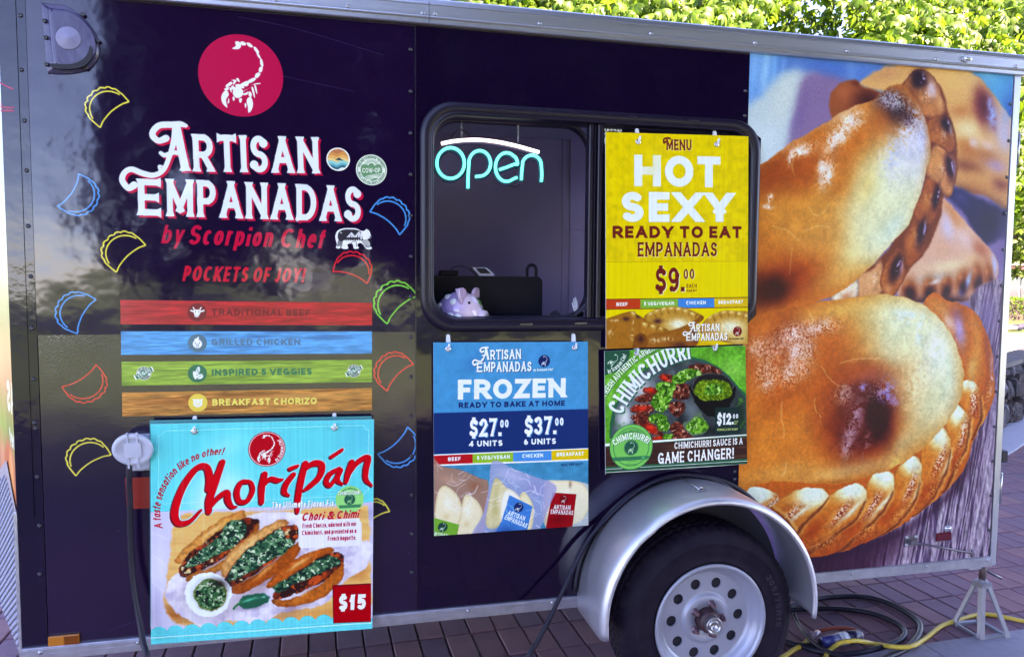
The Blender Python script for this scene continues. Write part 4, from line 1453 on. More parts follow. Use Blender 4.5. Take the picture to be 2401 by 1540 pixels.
def paint_chori(ppm=900):
    c = board_canvas('chori', ppm, (0, 214, 228))
    G = lambda *p: np.array([(322.4 + x * .37577, 961.4 + y * .37577) for x, y in p])
    g1 = lambda x, y: tuple(G((x, y))[0])
    K = .37577

    def b(x, y, rx, ry, rot, col, al=1., **k):
        q = g1(x, y)
        c.blob(q[0], q[1], rx * K, ry * K, rot, col, al, **k)
    b(560, 220, 190, 120, -20, (140, 240, 250), .6)
    b(520, 480, 260, 200, 0, (210, 252, 255), .75)
    b(480, 600, 200, 120, 0, (230, 252, 255), .7)
    b(1380, 160, 160, 120, 0, (0, 190, 226), .5)
    # food picture
    ph = c.mask(G((60, 636), (1490, 569), (1490, 1500), (60, 1500)))
    c.put(ph, (196, 196, 226))
    c.clip = ph
    b(140, 1000, 70, 240, 0, (214, 214, 236), .8)
    b(120, 1220, 50, 160, 0, (182, 176, 214), .8)
    b(1440, 640, 60, 60, 0, (150, 150, 190), .8)
    for p in (((90, 900), (170, 960), (210, 1000)), ((85, 1060), (160, 1130), (200, 1250)), ((90, 760), (190, 800))):
        c.fill(ribbon(c.F(smooth(G(*p), False)), .003), (232, 232, 246), .6, soft=2, fr=False)
    m = soft_fill(c, G((225, 720), (270, 655), (400, 640), (900, 625), (1380, 590), (1440, 640), (1455, 900), (1450, 1240), (1300, 1330), (700, 1360), (330, 1350), (200, 1290), (165, 1190), (180, 1050), (205, 860)), (226, 176, 118), 1.5)
    c.clip = m * ph
    for k in range(9):
        y = 660 + 82 * k
        c.fill(ribbon(c.F(smooth(G((200, y), (500, y + 14), (900, y - 10), (1450, y - 34)), False)), .004), (190, 132, 74), .35, soft=2, fr=False)
    g = fbm(c.h, c.w, 150, 12, 3, cy=16)
    c.a *= (1 + (g - .5) * .3 * (m * ph))[..., None]
    b(240, 1270, 120, 60, 20, (150, 86, 44), .8)
    b(1380, 1020, 80, 60, 0, (196, 122, 70), .6)
    b(1200, 1270, 260, 60, -8, (206, 140, 80), .7)
    c.clip = ph
    # crumpled paper
    pm = soft_fill(c, G((170, 1140), (230, 1020), (330, 1000), (520, 900), (640, 700), (760, 640), (1000, 640), (1240, 700), (1300, 820), (1460, 820), (1440, 960), (1300, 1060), (1200, 1180), (1100, 1230), (900, 1260), (760, 1330), (560, 1310), (430, 1360), (330, 1310), (250, 1260)), (216, 214, 234), 1.2, 4)
    c.clip = pm * ph
    g = fbm(c.h, c.w, 26, 15, 3)
    c.put(np.clip((g - .5) * 4, 0, 1), (240, 240, 250), .7)
    c.put(np.clip((.46 - g) * 5, 0, 1), (176, 168, 202), .7)
    b(640, 1230, 200, 60, 0, (222, 220, 240), .6)
    c.clip = ph
    for cx, cy, rx, ry, rot in ((520, 900, 300, 70, -42), (800, 1000, 310, 80, -40), (1060, 1120, 260, 60, -32)):
        b(cx, cy + 50, rx, ry, rot, (120, 84, 90), .55)

    def sandwich(back, fill_, front, green, cb, cf, seed):
        grow = lambda P, k: [tuple(np.mean(np.array(P), 0) + (np.array(p) - np.mean(np.array(P), 0)) * k) for p in P]
        fill_, green = grow(fill_, 1.1), grow(green, 1.16)
        c.clip = ph
        m = soft_fill(c, G(*back), cb, 1.)
        c.clip = ph * m
        inn = blur(m, 9)
        c.put(np.clip((.88 - inn) * 1.8, 0, 1), (128, 66, 30), .65)
        c.grain(m, .5, 9, seed)
        bx, by = np.mean(np.array(back), 0)
        b(bx, by - 20, 90, 16, -35, (246, 214, 160), .6)
        c.clip = ph
        speckle_food(c, G(*fill_), (58, 30, 30), (((122, 50, 34), .52), ((186, 84, 48), .62), ((214, 196, 150), .72)), seed, cell=13)
        for (x, y, rx, ry, rot) in ((np.mean(np.array(fill_), 0)[0] + 40, np.mean(np.array(fill_), 0)[1] + 40, 80, 12, -36),):
            c.clip = ph
            b(x, y, rx, ry, rot, (214, 96, 44), .8)
        c.clip = ph
        speckle_food(c, G(*green), (22, 52, 46), (((36, 92, 70), .42), ((96, 140, 108), .54), ((196, 214, 188), .63), ((20, 34, 36), .66)), seed + 5, cell=8)
        c.clip = ph
        m = soft_fill(c, G(*front), cf, 1.)
        c.clip = ph * m
        inn = blur(m, 8)
        c.put(np.clip((.88 - inn) * 1.8, 0, 1), (116, 56, 24), .65)
        c.grain(m, .5, 8, seed + 3)
        fx, fy = np.mean(np.array(front), 0)
        b(fx, fy, 90, 12, -36, (236, 176, 110), .7)
        c.clip = ph
    sandwich(((233, 945), (280, 870), (420, 750), (540, 670), (640, 632), (674, 640), (665, 690), (520, 760), (400, 860), (310, 940)), ((285, 980), (330, 900), (430, 820), (560, 730), (660, 690), (738, 700), (700, 770), (590, 870), (450, 960), (320, 1025)),
             ((305, 1050), (340, 1020), (440, 985), (560, 915), (680, 800), (748, 705), (745, 760), (660, 870), (540, 980), (400, 1040), (330, 1065)), ((325, 950), (420, 860), (500, 800), (560, 720), (630, 705), (650, 770), (600, 840), (500, 890), (380, 950)), (206, 142, 82), (176, 116, 60), 101)
    sandwich(((522, 1000), (560, 900), (680, 800), (820, 710), (915, 682), (935, 720), (800, 790), (700, 870), (620, 950), (575, 1035), (535, 1035)), ((565, 1050), (680, 890), (840, 770), (965, 735), (985, 800), (890, 900), (750, 1005), (620, 1075)),
             ((583, 1100), (690, 1055), (850, 950), (985, 835), (1018, 850), (965, 940), (830, 1040), (660, 1138), (592, 1135)), ((590, 1030), (660, 920), (760, 830), (870, 770), (900, 800), (940, 830), (930, 880), (820, 930), (720, 990), (620, 1040)), (206, 152, 100), (160, 84, 38), 131)
    sandwich(((805, 1105), (850, 1030), (960, 940), (1080, 880), (1195, 853), (1218, 880), (1090, 955), (965, 1030), (890, 1100)), ((870, 1130), (990, 1020), (1120, 935), (1235, 893), (1268, 930), (1235, 1010), (1080, 1095), (900, 1165)),
             ((840, 1180), (940, 1180), (1100, 1110), (1230, 1010), (1283, 955), (1278, 1050), (1160, 1160), (1010, 1215), (900, 1225), (850, 1205)), ((880, 1090), (960, 1040), (1060, 980), (1150, 930), (1220, 925), (1225, 975), (1120, 1020), (1000, 1070), (910, 1120)), (178, 94, 42), (176, 100, 46), 161)
    # bowl of sauce
    b(440, 1180, 170, 160, 0, (120, 100, 110), .5)
    q = g1(440, 1150)
    c.fill(ellipse(q[0], q[1], 145 * K, 140 * K), (224, 238, 246))
    q = g1(452, 1142)
    c.fill(ellipse(q[0], q[1], 118 * K, 112 * K), (196, 212, 226), soft=3)
    b(400, 1080, 50, 20, -30, (244, 250, 255), .8)
    q = g1(456, 1150)
    c.fill(ellipse(q[0], q[1], 104 * K, 100 * K), (110, 110, 40), soft=1)
    speckle_food(c, ellipse(q[0], q[1], 96 * K, 92 * K, n=24), (24, 54, 40), (((40, 96, 64), .42), ((90, 130, 92), .54), ((186, 204, 176), .64), ((22, 36, 34), .67)), 211, cell=8)
    b(520, 1080, 60, 40, 30, (40, 20, 24), .7)
    # green chilli
    b(720, 1225, 120, 26, -5, (110, 100, 130), .6)
    c.clip = ph
    m = soft_fill(c, G((635, 1200), (660, 1160), (720, 1145), (790, 1142), (820, 1160), (812, 1195), (740, 1222), (665, 1234)), (8, 92, 74), .8)
    b(700, 1180, 60, 10, -8, (60, 190, 160), .8)
    b(790, 1160, 14, 8, 0, (150, 226, 214), .8)
    c.fill(ribbon(c.F(smooth(G((645, 1195), (628, 1215), (605, 1240)), False)), .007), (16, 110, 70), fr=False)
    c.clip = None
    c.warp(2.6, 22, 31, ph)
    c.warp(1., 6, 33, ph)
    c.punch(.35, 1.1, ph)
    # scalloped foot, frame line
    for k in range(12):
        x = 135 + 103 * k
        q = g1(x, 1398 - .073 * (x - 135))
        c.fill(ellipse(q[0], q[1], 56 * K, 50 * K), (0, 214, 228))
    c.fill(G((60, 1400), (1490, 1296), (1490, 1520), (60, 1520)), (0, 214, 228))
    c.line(G((86, 1419), (1466, 1324)), 2.2, (190, 246, 250))
    loop = [(165, 128), (1415, 94), (1418, 108), (1430, 122), (1445, 124), (1440, 500), (1425, 505), (1412, 530), (162, 583), (160, 566), (148, 556), (134, 552), (131, 160), (148, 155), (160, 146), (165, 128)]
    c.line(G(*loop), 1.3, (170, 246, 250), .9)
    # emblem
    q = g1(808, 242)
    disc(c, q[0], q[1], 43.5, (196, 8, 26), ring=(240, 220, 230), ringw=.96)
    q2 = g1(800, 240)
    scorpion(c, q2[0], q2[1], 42, (244, 240, 244))
    c.arc_text('by Scorpion Chef', q, 33, -48, 44, 7.5, (244, 236, 240), w=.17, xs=.7, slant=.15, inside=False) if False else None
    P = text_polys('by Scorpion Chef', .18, .7, .15, 0, .12)
    L = text_len('by Scorpion Chef', .7, .12)
    o = c.F([q])[0]
    k = np.hypot(*(c.F([(q[0] + 1, q[1])])[0] - o))
    Q = []
    for p in P:
        a = np.radians(-56 + 94 * p[:, 0] / L)
        rr = (39 - p[:, 1] * 8) * k
        Q.append(np.stack([o[0] + rr * np.cos(a), o[1] + rr * np.sin(a)], 1))
    c.fill(Q, (244, 236, 240), fr=False)
    # brush lettering
    S = [(((440, 495), (452, 420), (430, 352), (370, 362), (295, 460), (246, 575), (234, 660), (262, 704), (330, 690), (398, 622)), (30, 44, 40, 34, 40, 44, 44, 38, 26, 14)),
         (((532, 322), (490, 440), (450, 560), (447, 632)), (34, 42, 44, 34)), (((455, 600), (510, 540), (560, 512), (566, 560), (590, 600), (622, 600)), (26, 30, 36, 38, 26, 8)),
         (((700, 445), (650, 450), (622, 510), (640, 570), (690, 560), (720, 500), (712, 455), (690, 440)), (22, 30, 32, 30, 28, 28, 24, 18)),
         (((795, 398), (778, 480), (776, 575)), (36, 38, 28)), (((785, 470), (830, 428), (872, 436), (910, 430)), (18, 30, 32, 10)),
         (((975, 400), (930, 460), (918, 510), (948, 532)), (30, 34, 32, 10)), (((1002, 346), (955, 364)), (18, 26)),
         (((1050, 330), (1020, 450), (1002, 560), (1000, 634)), (34, 38, 34, 22)), (((1040, 370), (1100, 330), (1152, 340), (1140, 410), (1080, 470), (1040, 500)), (20, 34, 38, 34, 30, 14)),
         (((1262, 362), (1205, 395), (1180, 445), (1205, 466), (1250, 410)), (22, 30, 30, 26, 18)), (((1270, 372), (1248, 430), (1282, 462)), (28, 32, 10)), (((1278, 246), (1212, 290)), (20, 22)),
         (((1340, 322), (1318, 390), (1304, 446)), (32, 34, 24)), (((1315, 410), (1380, 320), (1440, 295), (1428, 370), (1428, 430), (1466, 470)), (16, 28, 36, 34, 28, 10))]

    def brush(dx, dy, grow, col):
        Q = []
        for p, w in S:
            pp = smooth(G(*[(x + dx, y + dy) for x, y in p]), False, 6)
            ww = np.interp(np.linspace(0, 1, len(pp)), np.linspace(0, 1, len(w)), w)
            k = np.hypot(*(c.F([pp[0] + (1, 0)])[0] - c.F([pp[0]])[0]))
            Q += ribbon(c.F(pp), (ww * 1.05 + grow) * K * k)
        c.fill(Q, col, fr=False)
    brush(0, 0, 14, (150, 226, 240))
    brush(-8, 7, 4, (122, 14, 34))
    brush(0, 0, 0, (222, 8, 22))
    c.arc_text('A taste sensation like no other!', tuple(g1(520, 620)), 364 * K, 195.5, 87, 17, (196, 20, 40), w=.15, xs=.8, slant=.25, gap=.1)
    # captions
    c.text('The Ultimate Flavor Fix', g1(838, 613), g1(1226, 598), 15.5, (240, 246, 250), w=.15, xs=.62, gap=.12, sh=(1., 1.), shcol=(96, 130, 140))
    q = g1(1325, 556)
    disc(c, q[0], q[1], 33, (128, 222, 130))
    disc(c, q[0], q[1], 13, (10, 96, 76))
    scorpion(c, q[0], q[1], 12.5, (150, 230, 150))
    c.text('CHIMICHURRI', g1(1252, 530), g1(1392, 524), 9, (236, 250, 236), w=.17, xs=.7, serif=.25, sh=(.8, .8), shcol=(20, 120, 80))
    c.arc_text('FRESH ARGENTINIAN', q, 25, 130, 50, 3.4, (20, 120, 80), w=.2, xs=.7)
    c.fill(G((1255, 594), (1396, 586), (1392, 604), (1262, 612)), (20, 130, 90))
    c.fill(G((1020, 690), (1385, 672), (1388, 690), (1400, 700), (1400, 838), (1370, 845), (1020, 860), (1006, 845), (1005, 705)), (232, 234, 246))
    c.text('Chori & Chimi', g1(1024, 690), g1(1378, 670), 19, (204, 16, 40), w=.2, xs=.95, slant=.3, gap=.12, sh=(-1., .8), shcol=(246, 226, 236))
    for t, p, r in (('Fresh Chorizo, adorned with our', (1030, 735), (1366, 720)), ('Chimichurri, and presented on a', (1027, 778), (1365, 764)), ('French baguette.', (1188, 813), (1365, 807))):
        c.text(t, g1(*p), g1(*r), 10.5, (190, 30, 66), w=.14, xs=.62, gap=.12)
    c.fill(G((1217, 1090), (1458, 1078), (1458, 1318), (1222, 1328)), (110, 6, 20))
    c.fill(G((1224, 1098), (1456, 1086), (1456, 1316), (1226, 1326)), (186, 4, 14))
    c.text('$15', g1(1255, 1248), g1(1424, 1240), 36, (240, 242, 250), w=.24, xs=.86, gap=.14)
    g = np.interp(np.arange(c.w) / 2.6, np.arange(2000), np.random.RandomState(3).rand(2000))
    c.a *= (1 + (g - .5) * .05)[None, :, None]
    for x in (285, 420):
        c.fill(ribbon(c.F(G((x, 80), (x - 8, 760), (x + 4, 1480))), .0022), (230, 246, 250), .22, soft=1, fr=False)
    return c






def paint_frozen(ppm=950):
    c = board_canvas('frozen', ppm, (0, 146, 206))
    H = lambda *p: np.array([(967.2 + x * .34258, 762.1 + y * .34258) for x, y in p])
    h1 = lambda x, y: tuple(H((x, y))[0])
    K = .34258

    def b(x, y, rx, ry, rot, col, al=1., **k):
        q = h1(x, y)
        c.blob(q[0], q[1], rx * K, ry * K, rot, col, al, **k)
    W = (228, 244, 250)
    b(420, 260, 120, 60, -30, (8, 110, 180), .5)
    b(880, 180, 160, 60, -30, (40, 150, 222), .5)
    c.grain(None, .12, 16, 5)
    c.fill(H((130, 960), (1220, 930), (1220, 1460), (130, 1460)), (0, 136, 182))
    c.grain(c.mask(H((130, 960), (1220, 930), (1220, 1460), (130, 1460))), .3, 22, 8)
    logotype(c, h1(440, 322), (374 * K, -2), (0, -23.5), W, (6, 50, 110))
    q = h1(902, 246)
    disc(c, q[0], q[1], 13.7, (6, 30, 96))
    scorpion(c, q[0], q[1], 13.6, W)
    c.text('by Scorpion Chef', h1(828, 316), h1(960, 311), 6.6, W, w=.16, xs=.66, slant=.2)
    c.text('FROZEN', h1(310, 510), h1(1048, 494), 47, W, w=.25, xs=1.02, gap=.12)
    c.text('READY TO BAKE AT HOME', h1(316, 568), h1(1043, 551), 13, (10, 30, 96), w=.24, xs=1.1, gap=.22)
    c.fill(H((130, 602), (1220, 573), (1220, 842), (130, 884)), (0, 44, 110))
    c.line(H((130, 602), (1220, 573)), 1., (20, 90, 170), .7)
    for x, t in ((388, '$27.'), (764, '$37.')):
        y = 765 - (x - 388) * .035
        c.text(t, h1(x + 4, y), h1(x + 218, y - 9), 42, (240, 248, 252), w=.18, xs=.9, serif=.25, gap=.14, sh=(1.8, 1.8), shcol=(70, 160, 220))
        c.text('00', h1(x + 212, y - 65), h1(x + 268, y - 67), 18, (240, 248, 252), w=.17, xs=.8, gap=.2, sh=(1.2, 1.2), shcol=(70, 160, 220))
        c.text(('4 UNITS', '6 UNITS')[x > 400], h1(x, y + 67), h1(x + (228 if x < 400 else 218), y + 60), 13.6, W, w=.25, xs=1.08, gap=.2)
    c.fill(H((130, 886), (1220, 840), (1220, 924), (130, 966)), (236, 244, 246))
    ya = lambda x: 893 - (x - 148) * .0425
    yb = lambda x: 954 - (x - 148) * .037
    for x0, x1, col, t, tx0, tx1 in ((130, 412, (196, 20, 30), 'BEEF', 244, 329), (412, 690, (130, 186, 50), '5 VEG/VEGAN', 442, 666), (690, 952, (20, 140, 220), 'CHICKEN', 752, 894), (952, 1220, (226, 190, 20), 'BREAKFAST', 987, 1173)):
        c.fill(H((x0, ya(x0)), (x1, ya(x1)), (x1, yb(x1)), (x0, yb(x0))), col)
        yy = lambda x: 930 - (x - 244) * .042
        c.text(t, h1(tx0, yy(tx0)), h1(tx1, yy(tx1)), 9., W, w=.24, xs=1.05, gap=.2)
    c.text('(6OZ PER UNIT)', h1(1017, 965), h1(1168, 958), 6.2, (10, 40, 90), w=.2, gap=.22)
    # bags of half-moon pasties

    def bag(outline, tone, al):
        m = blur(c.mask(smooth(H(*outline), n=4)), 1)
        c.clip = m
        c.put(np.ones((c.h, c.w)), tone, al)
        return m

    def moon(pts, col=(232, 222, 190)):
        keep = c.clip
        m = blur(c.mask(smooth(H(*pts), n=5)), 1.2) * (keep if keep is not None else 1)
        c.clip = m
        c.put(np.ones((c.h, c.w)), col)
        x, y = np.mean(np.array(pts), 0)
        inn = blur(m, 9)
        c.put(np.clip((.85 - inn) * 1.7, 0, 1), (202, 176, 110), .7)
        b(x - 10, y - 20, 40, 60, 0, (246, 242, 226), .7)
        b(x - 20, y + 70, 24, 24, 0, (214, 190, 130), .6)
        c.clip = keep

    def creases(m, seed, n, box):
        r = np.random.RandomState(seed)
        c.clip = m
        for i in range(n):
            x, y = r.uniform(box[0], box[1]), r.uniform(box[2], box[3])
            a = r.uniform(0, 2 * PI)
            l = r.uniform(20, 90)
            p = [(x, y), (x + l * math.cos(a), y + l * math.sin(a)), (x + 1.7 * l * math.cos(a + .4), y + 1.7 * l * math.sin(a + .4))]
            c.fill(ribbon(c.F(smooth(H(*p), False, 5)), r.uniform(.001, .0032)), (240, 240, 252), r.uniform(.3, .85), soft=.6, fr=False)
    m = bag(((120, 930), (200, 965), (330, 990), (470, 1050), (520, 1080), (510, 1300), (440, 1460), (120, 1460)), (176, 120, 100), .9)
    b(250, 1060, 90, 40, 20, (196, 150, 130), .7)
    b(430, 1100, 60, 40, 20, (150, 86, 60), .6)
    moon(((165, 1180), (200, 1105), (250, 1110), (310, 1170), (340, 1260), (320, 1340), (280, 1400), (160, 1360)))
    moon(((300, 1440), (330, 1300), (345, 1200), (370, 1160), (430, 1190), (475, 1260), (470, 1330), (400, 1450)))
    creases(m, 4, 26, (150, 480, 960, 1300))
    c.clip = m
    c.fill(H((120, 1310), (320, 1365), (300, 1460), (120, 1460)), (96, 168, 54))
    c.clip = None
    q = h1(207, 1382)
    bag_logo(c, q[0], q[1], 11.5, (10, 66, 56), (220, 240, 226), -15)
    c.text('RTISAN', h1(150, 1440), h1(240, 1452), 8, W, w=.17, xs=.8, serif=.25)
    m = bag(((1195, 1085), (1100, 1062), (1000, 1060), (930, 1060), (900, 1100), (920, 1400), (1230, 1400), (1230, 1120)), (200, 200, 200), .9)
    moon(((930, 1080), (1000, 1065), (1110, 1070), (1180, 1100), (1215, 1180), (1195, 1280), (1130, 1350), (920, 1390), (915, 1200)), (236, 228, 200))
    b(1080, 1090, 12, 30, 0, (150, 110, 80), .8)
    creases(m, 9, 14, (920, 1200, 1070, 1380))
    c.clip = m
    c.fill(H((958, 1145), (1122, 1156), (1094, 1386), (912, 1392)), (168, 8, 20))
    b(1000, 1330, 80, 40, 0, (120, 4, 14), .7)
    c.clip = None
    q = h1(1036, 1193)
    bag_logo(c, q[0], q[1], 10, (120, 8, 18), (250, 236, 236), -8)
    c.text('ARTISAN', h1(966, 1258), h1(1080, 1263), 10, W, w=.17, xs=.75, serif=.25)
    c.text('EMPANADAS', h1(945, 1290), h1(1098, 1298), 10, W, w=.17, xs=.75, serif=.25)
    m = bag(((550, 928), (700, 985), (850, 1040), (985, 1100), (940, 1230), (870, 1400), (800, 1460), (420, 1460), (480, 1300), (520, 1130)), (158, 160, 206), .85)
    b(680, 1030, 120, 40, 22, (184, 186, 224), .8)
    b(840, 1110, 90, 70, 22, (142, 142, 196), .7)
    moon(((505, 1370), (525, 1200), (560, 1060), (590, 1055), (640, 1110), (700, 1180), (640, 1300), (580, 1385)), (216, 206, 160))
    b(570, 1200, 30, 130, 5, (176, 164, 96), .6)
    moon(((735, 1180), (760, 1140), (800, 1180), (830, 1260), (815, 1390), (760, 1430), (740, 1300)), (232, 222, 180))
    moon(((600, 1240), (640, 1120), (720, 1160), (760, 1250), (740, 1400), (620, 1400)), (240, 238, 230))
    creases(m, 14, 46, (500, 950, 960, 1420))
    c.clip = m
    c.fill(H((664, 1162), (822, 1240), (780, 1430), (560, 1430), (610, 1340)), (14, 122, 206))
    b(640, 1420, 80, 50, 0, (6, 70, 140), .8)
    c.clip = None
    q = h1(727, 1247)
    bag_logo(c, q[0], q[1], 11.3, (6, 40, 100), (232, 244, 250), -22)
    c.text('ARTISAN', h1(650, 1296), h1(764, 1338), 10.5, W, w=.17, xs=.75, serif=.25)
    c.text('EMPANADAS', h1(628, 1326), h1(776, 1388), 11, W, w=.17, xs=.75, serif=.25)
    creases(m, 15, 10, (560, 900, 1150, 1420))
    c.clip = None
    c.grain(None, .05, 3, 9, 1)
    return c


def paint_menu(ppm=950):
    c = board_canvas('menu', ppm, (230, 202, 20))
    M = lambda *p: np.array([(1377.6 + x * .36154, 281.4 + y * .36154) for x, y in p])
    m1 = lambda x, y: tuple(M((x, y))[0])
    K = .36154

    def b(x, y, rx, ry, rot, col, al=1., **k):
        q = m1(x, y)
        c.blob(q[0], q[1], rx * K, ry * K, rot, col, al, **k)
    c.grain(None, .18, 20, 21)
    W, Br = (226, 240, 252), (116, 28, 24)
    c.text('MENU', m1(512, 195), m1(674, 198), 25, Br, w=.17, xs=.8, serif=.28, sh=(1, 1), shcol=(244, 232, 180))
    c.line(M((508, 140), (496, 150), (496, 125), (520, 118), (536, 122)), 4, Br, sm=True)
    c.text('HOT', m1(303, 430), m1(861, 438), 74, W, w=.26, xs=1.05, gap=.13)
    c.text('SEXY', m1(219, 662), m1(940, 662), 71, W, w=.255, xs=1., gap=.16)
    c.text('READY TO EAT', m1(163, 766), m1(998, 766), 28.5, Br, w=.25, xs=1.1, gap=.2)
    c.text('EMPANADAS', m1(326, 886), m1(838, 884), 33.5, Br, w=.16, xs=.8, serif=.28, sh=(1.2, 1.2), shcol=(246, 236, 170))
    low = c.mask(M((100, 921), (1060, 917), (1060, 1500), (100, 1500)))
    c.put(low, (236, 214, 18), .8)
    c.line(M((100, 921), (1060, 917)), .9, (176, 140, 20), .8)
    c.text('$9.', m1(442, 1116), m1(628, 1112), 57, Br, w=.17, xs=.95, serif=.25, gap=.14, sh=(1.8, 1.4), shcol=(248, 240, 200))
    c.text('00', m1(624, 1032), m1(692, 1030), 23.5, Br, w=.15, xs=.8, gap=.2, sh=(1.4, 1), shcol=(248, 240, 200))
    c.text('EACH', m1(643, 1089), m1(708, 1088), 9.5, Br, w=.16, xs=.75)
    c.text('PLUS GST', m1(643, 1115), m1(710, 1113), 5.6, Br, w=.16, xs=.8)
    for x0, x1, col, t, a, d in ((100, 343, (204, 60, 26), 'BEEF', 187, 260), (343, 587, (112, 176, 60), '5 VEG/VEGAN', 366, 561), (587, 822, (0, 130, 214), 'CHICKEN', 640, 767), (822, 1060, (222, 184, 26), 'BREAKFAST', 848, 1008)):
        y = lambda x: 1164 - (x - 118) * .0135
        yb = lambda x: 1226 - (x - 118) * .0135
        c.fill(M((x0, y(x0)), (x1, y(x1)), (x1, yb(x1)), (x0, yb(x0))), col)
        yt = lambda x: 1207 - (x - 187) * .02
        c.text(t, m1(a, yt(a)), m1(d, yt(d)), 8.4, (236, 244, 244), w=.24, xs=1.05, gap=.2)
    for q in (((100, 1163), (1060, 1150)), ((100, 1229), (1060, 1214))):
        c.line(M(*q), 1.7, (110, 50, 16))
    # baked pasties along the foot
    bd = c.mask(M((100, 1100), (1060, 1100), (1060, 1500), (100, 1500)))

    def pasty(pts, base, seed, lumps=(), pale=None, burn=()):
        m = blur(c.mask(smooth(M(*pts), n=5)), 1)
        c.clip = m * bd
        c.put(np.ones((c.h, c.w)), base)
        if pale:
            b(*pale, (236, 222, 170), .95)
            b(pale[0], pale[1] - 8, pale[2] * .6, pale[3] * .6, pale[4], (232, 238, 222), .9)
        inn = blur(m, 10)
        c.put(np.clip((.84 - inn) * 1.6, 0, 1), (112, 60, 16), .75)
        for x, y, r, rot in lumps:
            b(x, y, r, r * .62, rot, (196, 140, 50), .95, hard=.3)
            b(x - 6, y - 8, r * .5, r * .28, rot, (240, 220, 150), .95)
            b(x + r * .7, y + 6, r * .22, r * .6, rot, (112, 62, 22), .8)
        for x, y, rx, ry in burn:
            b(x, y, rx, ry, 0, (60, 22, 34), .9)
        c.grain(m, .2, 8, seed)
        c.clip = None
    pasty(((370, 1290), (400, 1250), (470, 1222), (560, 1210), (640, 1222), (720, 1255), (752, 1280), (720, 1320), (600, 1380), (480, 1370)), (196, 140, 50), 301,
          ((415, 1262, 34, -30), (455, 1245, 32, -25), (500, 1232, 34, -18), (548, 1228, 34, 0), (596, 1232, 32, 10), (640, 1245, 32, 20), (684, 1264, 30, 30)), (590, 1330, 90, 44, 0), ((455, 1305, 34, 20), (740, 1282, 18, 18)))
    pasty(((740, 1330), (800, 1270), (880, 1240), (960, 1240), (1060, 1262), (1060, 1460), (760, 1400)), (196, 142, 52), 302,
          ((800, 1285, 32, -30), (842, 1262, 32, -20), (890, 1252, 34, -8), (940, 1252, 34, 6), (990, 1262, 32, 12), (1035, 1276, 30, 15)), (930, 1350, 110, 60, 0))
    pasty(((100, 1320), (180, 1270), (290, 1240), (320, 1262), (380, 1300), (400, 1380), (330, 1500), (100, 1500)), (168, 104, 30), 303, ((300, 1260, 30, 40),), None, ((250, 1290, 30, 16), (330, 1270, 18, 20)))
    pasty(((300, 1500), (320, 1420), (420, 1390), (560, 1360), (660, 1320), (735, 1272), (752, 1290), (700, 1330), (720, 1400), (690, 1470), (500, 1500)), (158, 92, 28), 304, (), None, ((700, 1400, 30, 50), (600, 1460, 60, 24)))
    pasty(((330, 1360), (345, 1320), (390, 1310), (450, 1330), (520, 1360), (500, 1372), (400, 1400), (360, 1420)), (180, 112, 36), 305, ((375, 1330, 30, 30), (430, 1345, 30, 20), (480, 1358, 22, 10)))
    pasty(((300, 1430), (320, 1390), (370, 1390), (390, 1440), (370, 1480), (300, 1480)), (140, 76, 24), 306, (), None, ((345, 1420, 26, 26),))
    c.clip = bd
    for x, y, rx, ry in ((150, 1380, 20, 30), (440, 1430, 40, 20), (290, 1390, 14, 40), (520, 1420, 50, 14), (300, 1310, 12, 16), (180, 1300, 40, 8)):
        b(x, y, rx, ry, 0, (246, 224, 170), .8, rough=1.8, cell=6)
    b(700, 1450, 200, 30, 0, (170, 90, 40), .3)
    b(980, 1400, 60, 60, 0, (226, 206, 130), .8)
    c.clip = None
    logotype(c, m1(640, 1432), (266 * K, -1.5), (0, -17.5), (250, 246, 240), (110, 60, 50))
    q = m1(972, 1371)
    disc(c, q[0], q[1], 10.4, (128, 24, 24))
    scorpion(c, q[0], q[1], 10, (250, 240, 236))
    c.text('by Scorpion Chef', m1(918, 1425), m1(1010, 1423), 4.8, (60, 26, 20), w=.18, xs=.7, slant=.2)
    b(420, 300, 60, 200, 20, (226, 206, 60), .25)
    g = np.interp(np.arange(c.w) / 2.6, np.arange(2000), np.random.RandomState(4).rand(2000))
    c.a *= (1 + (g - .5) * .05)[None, :, None]
    return c


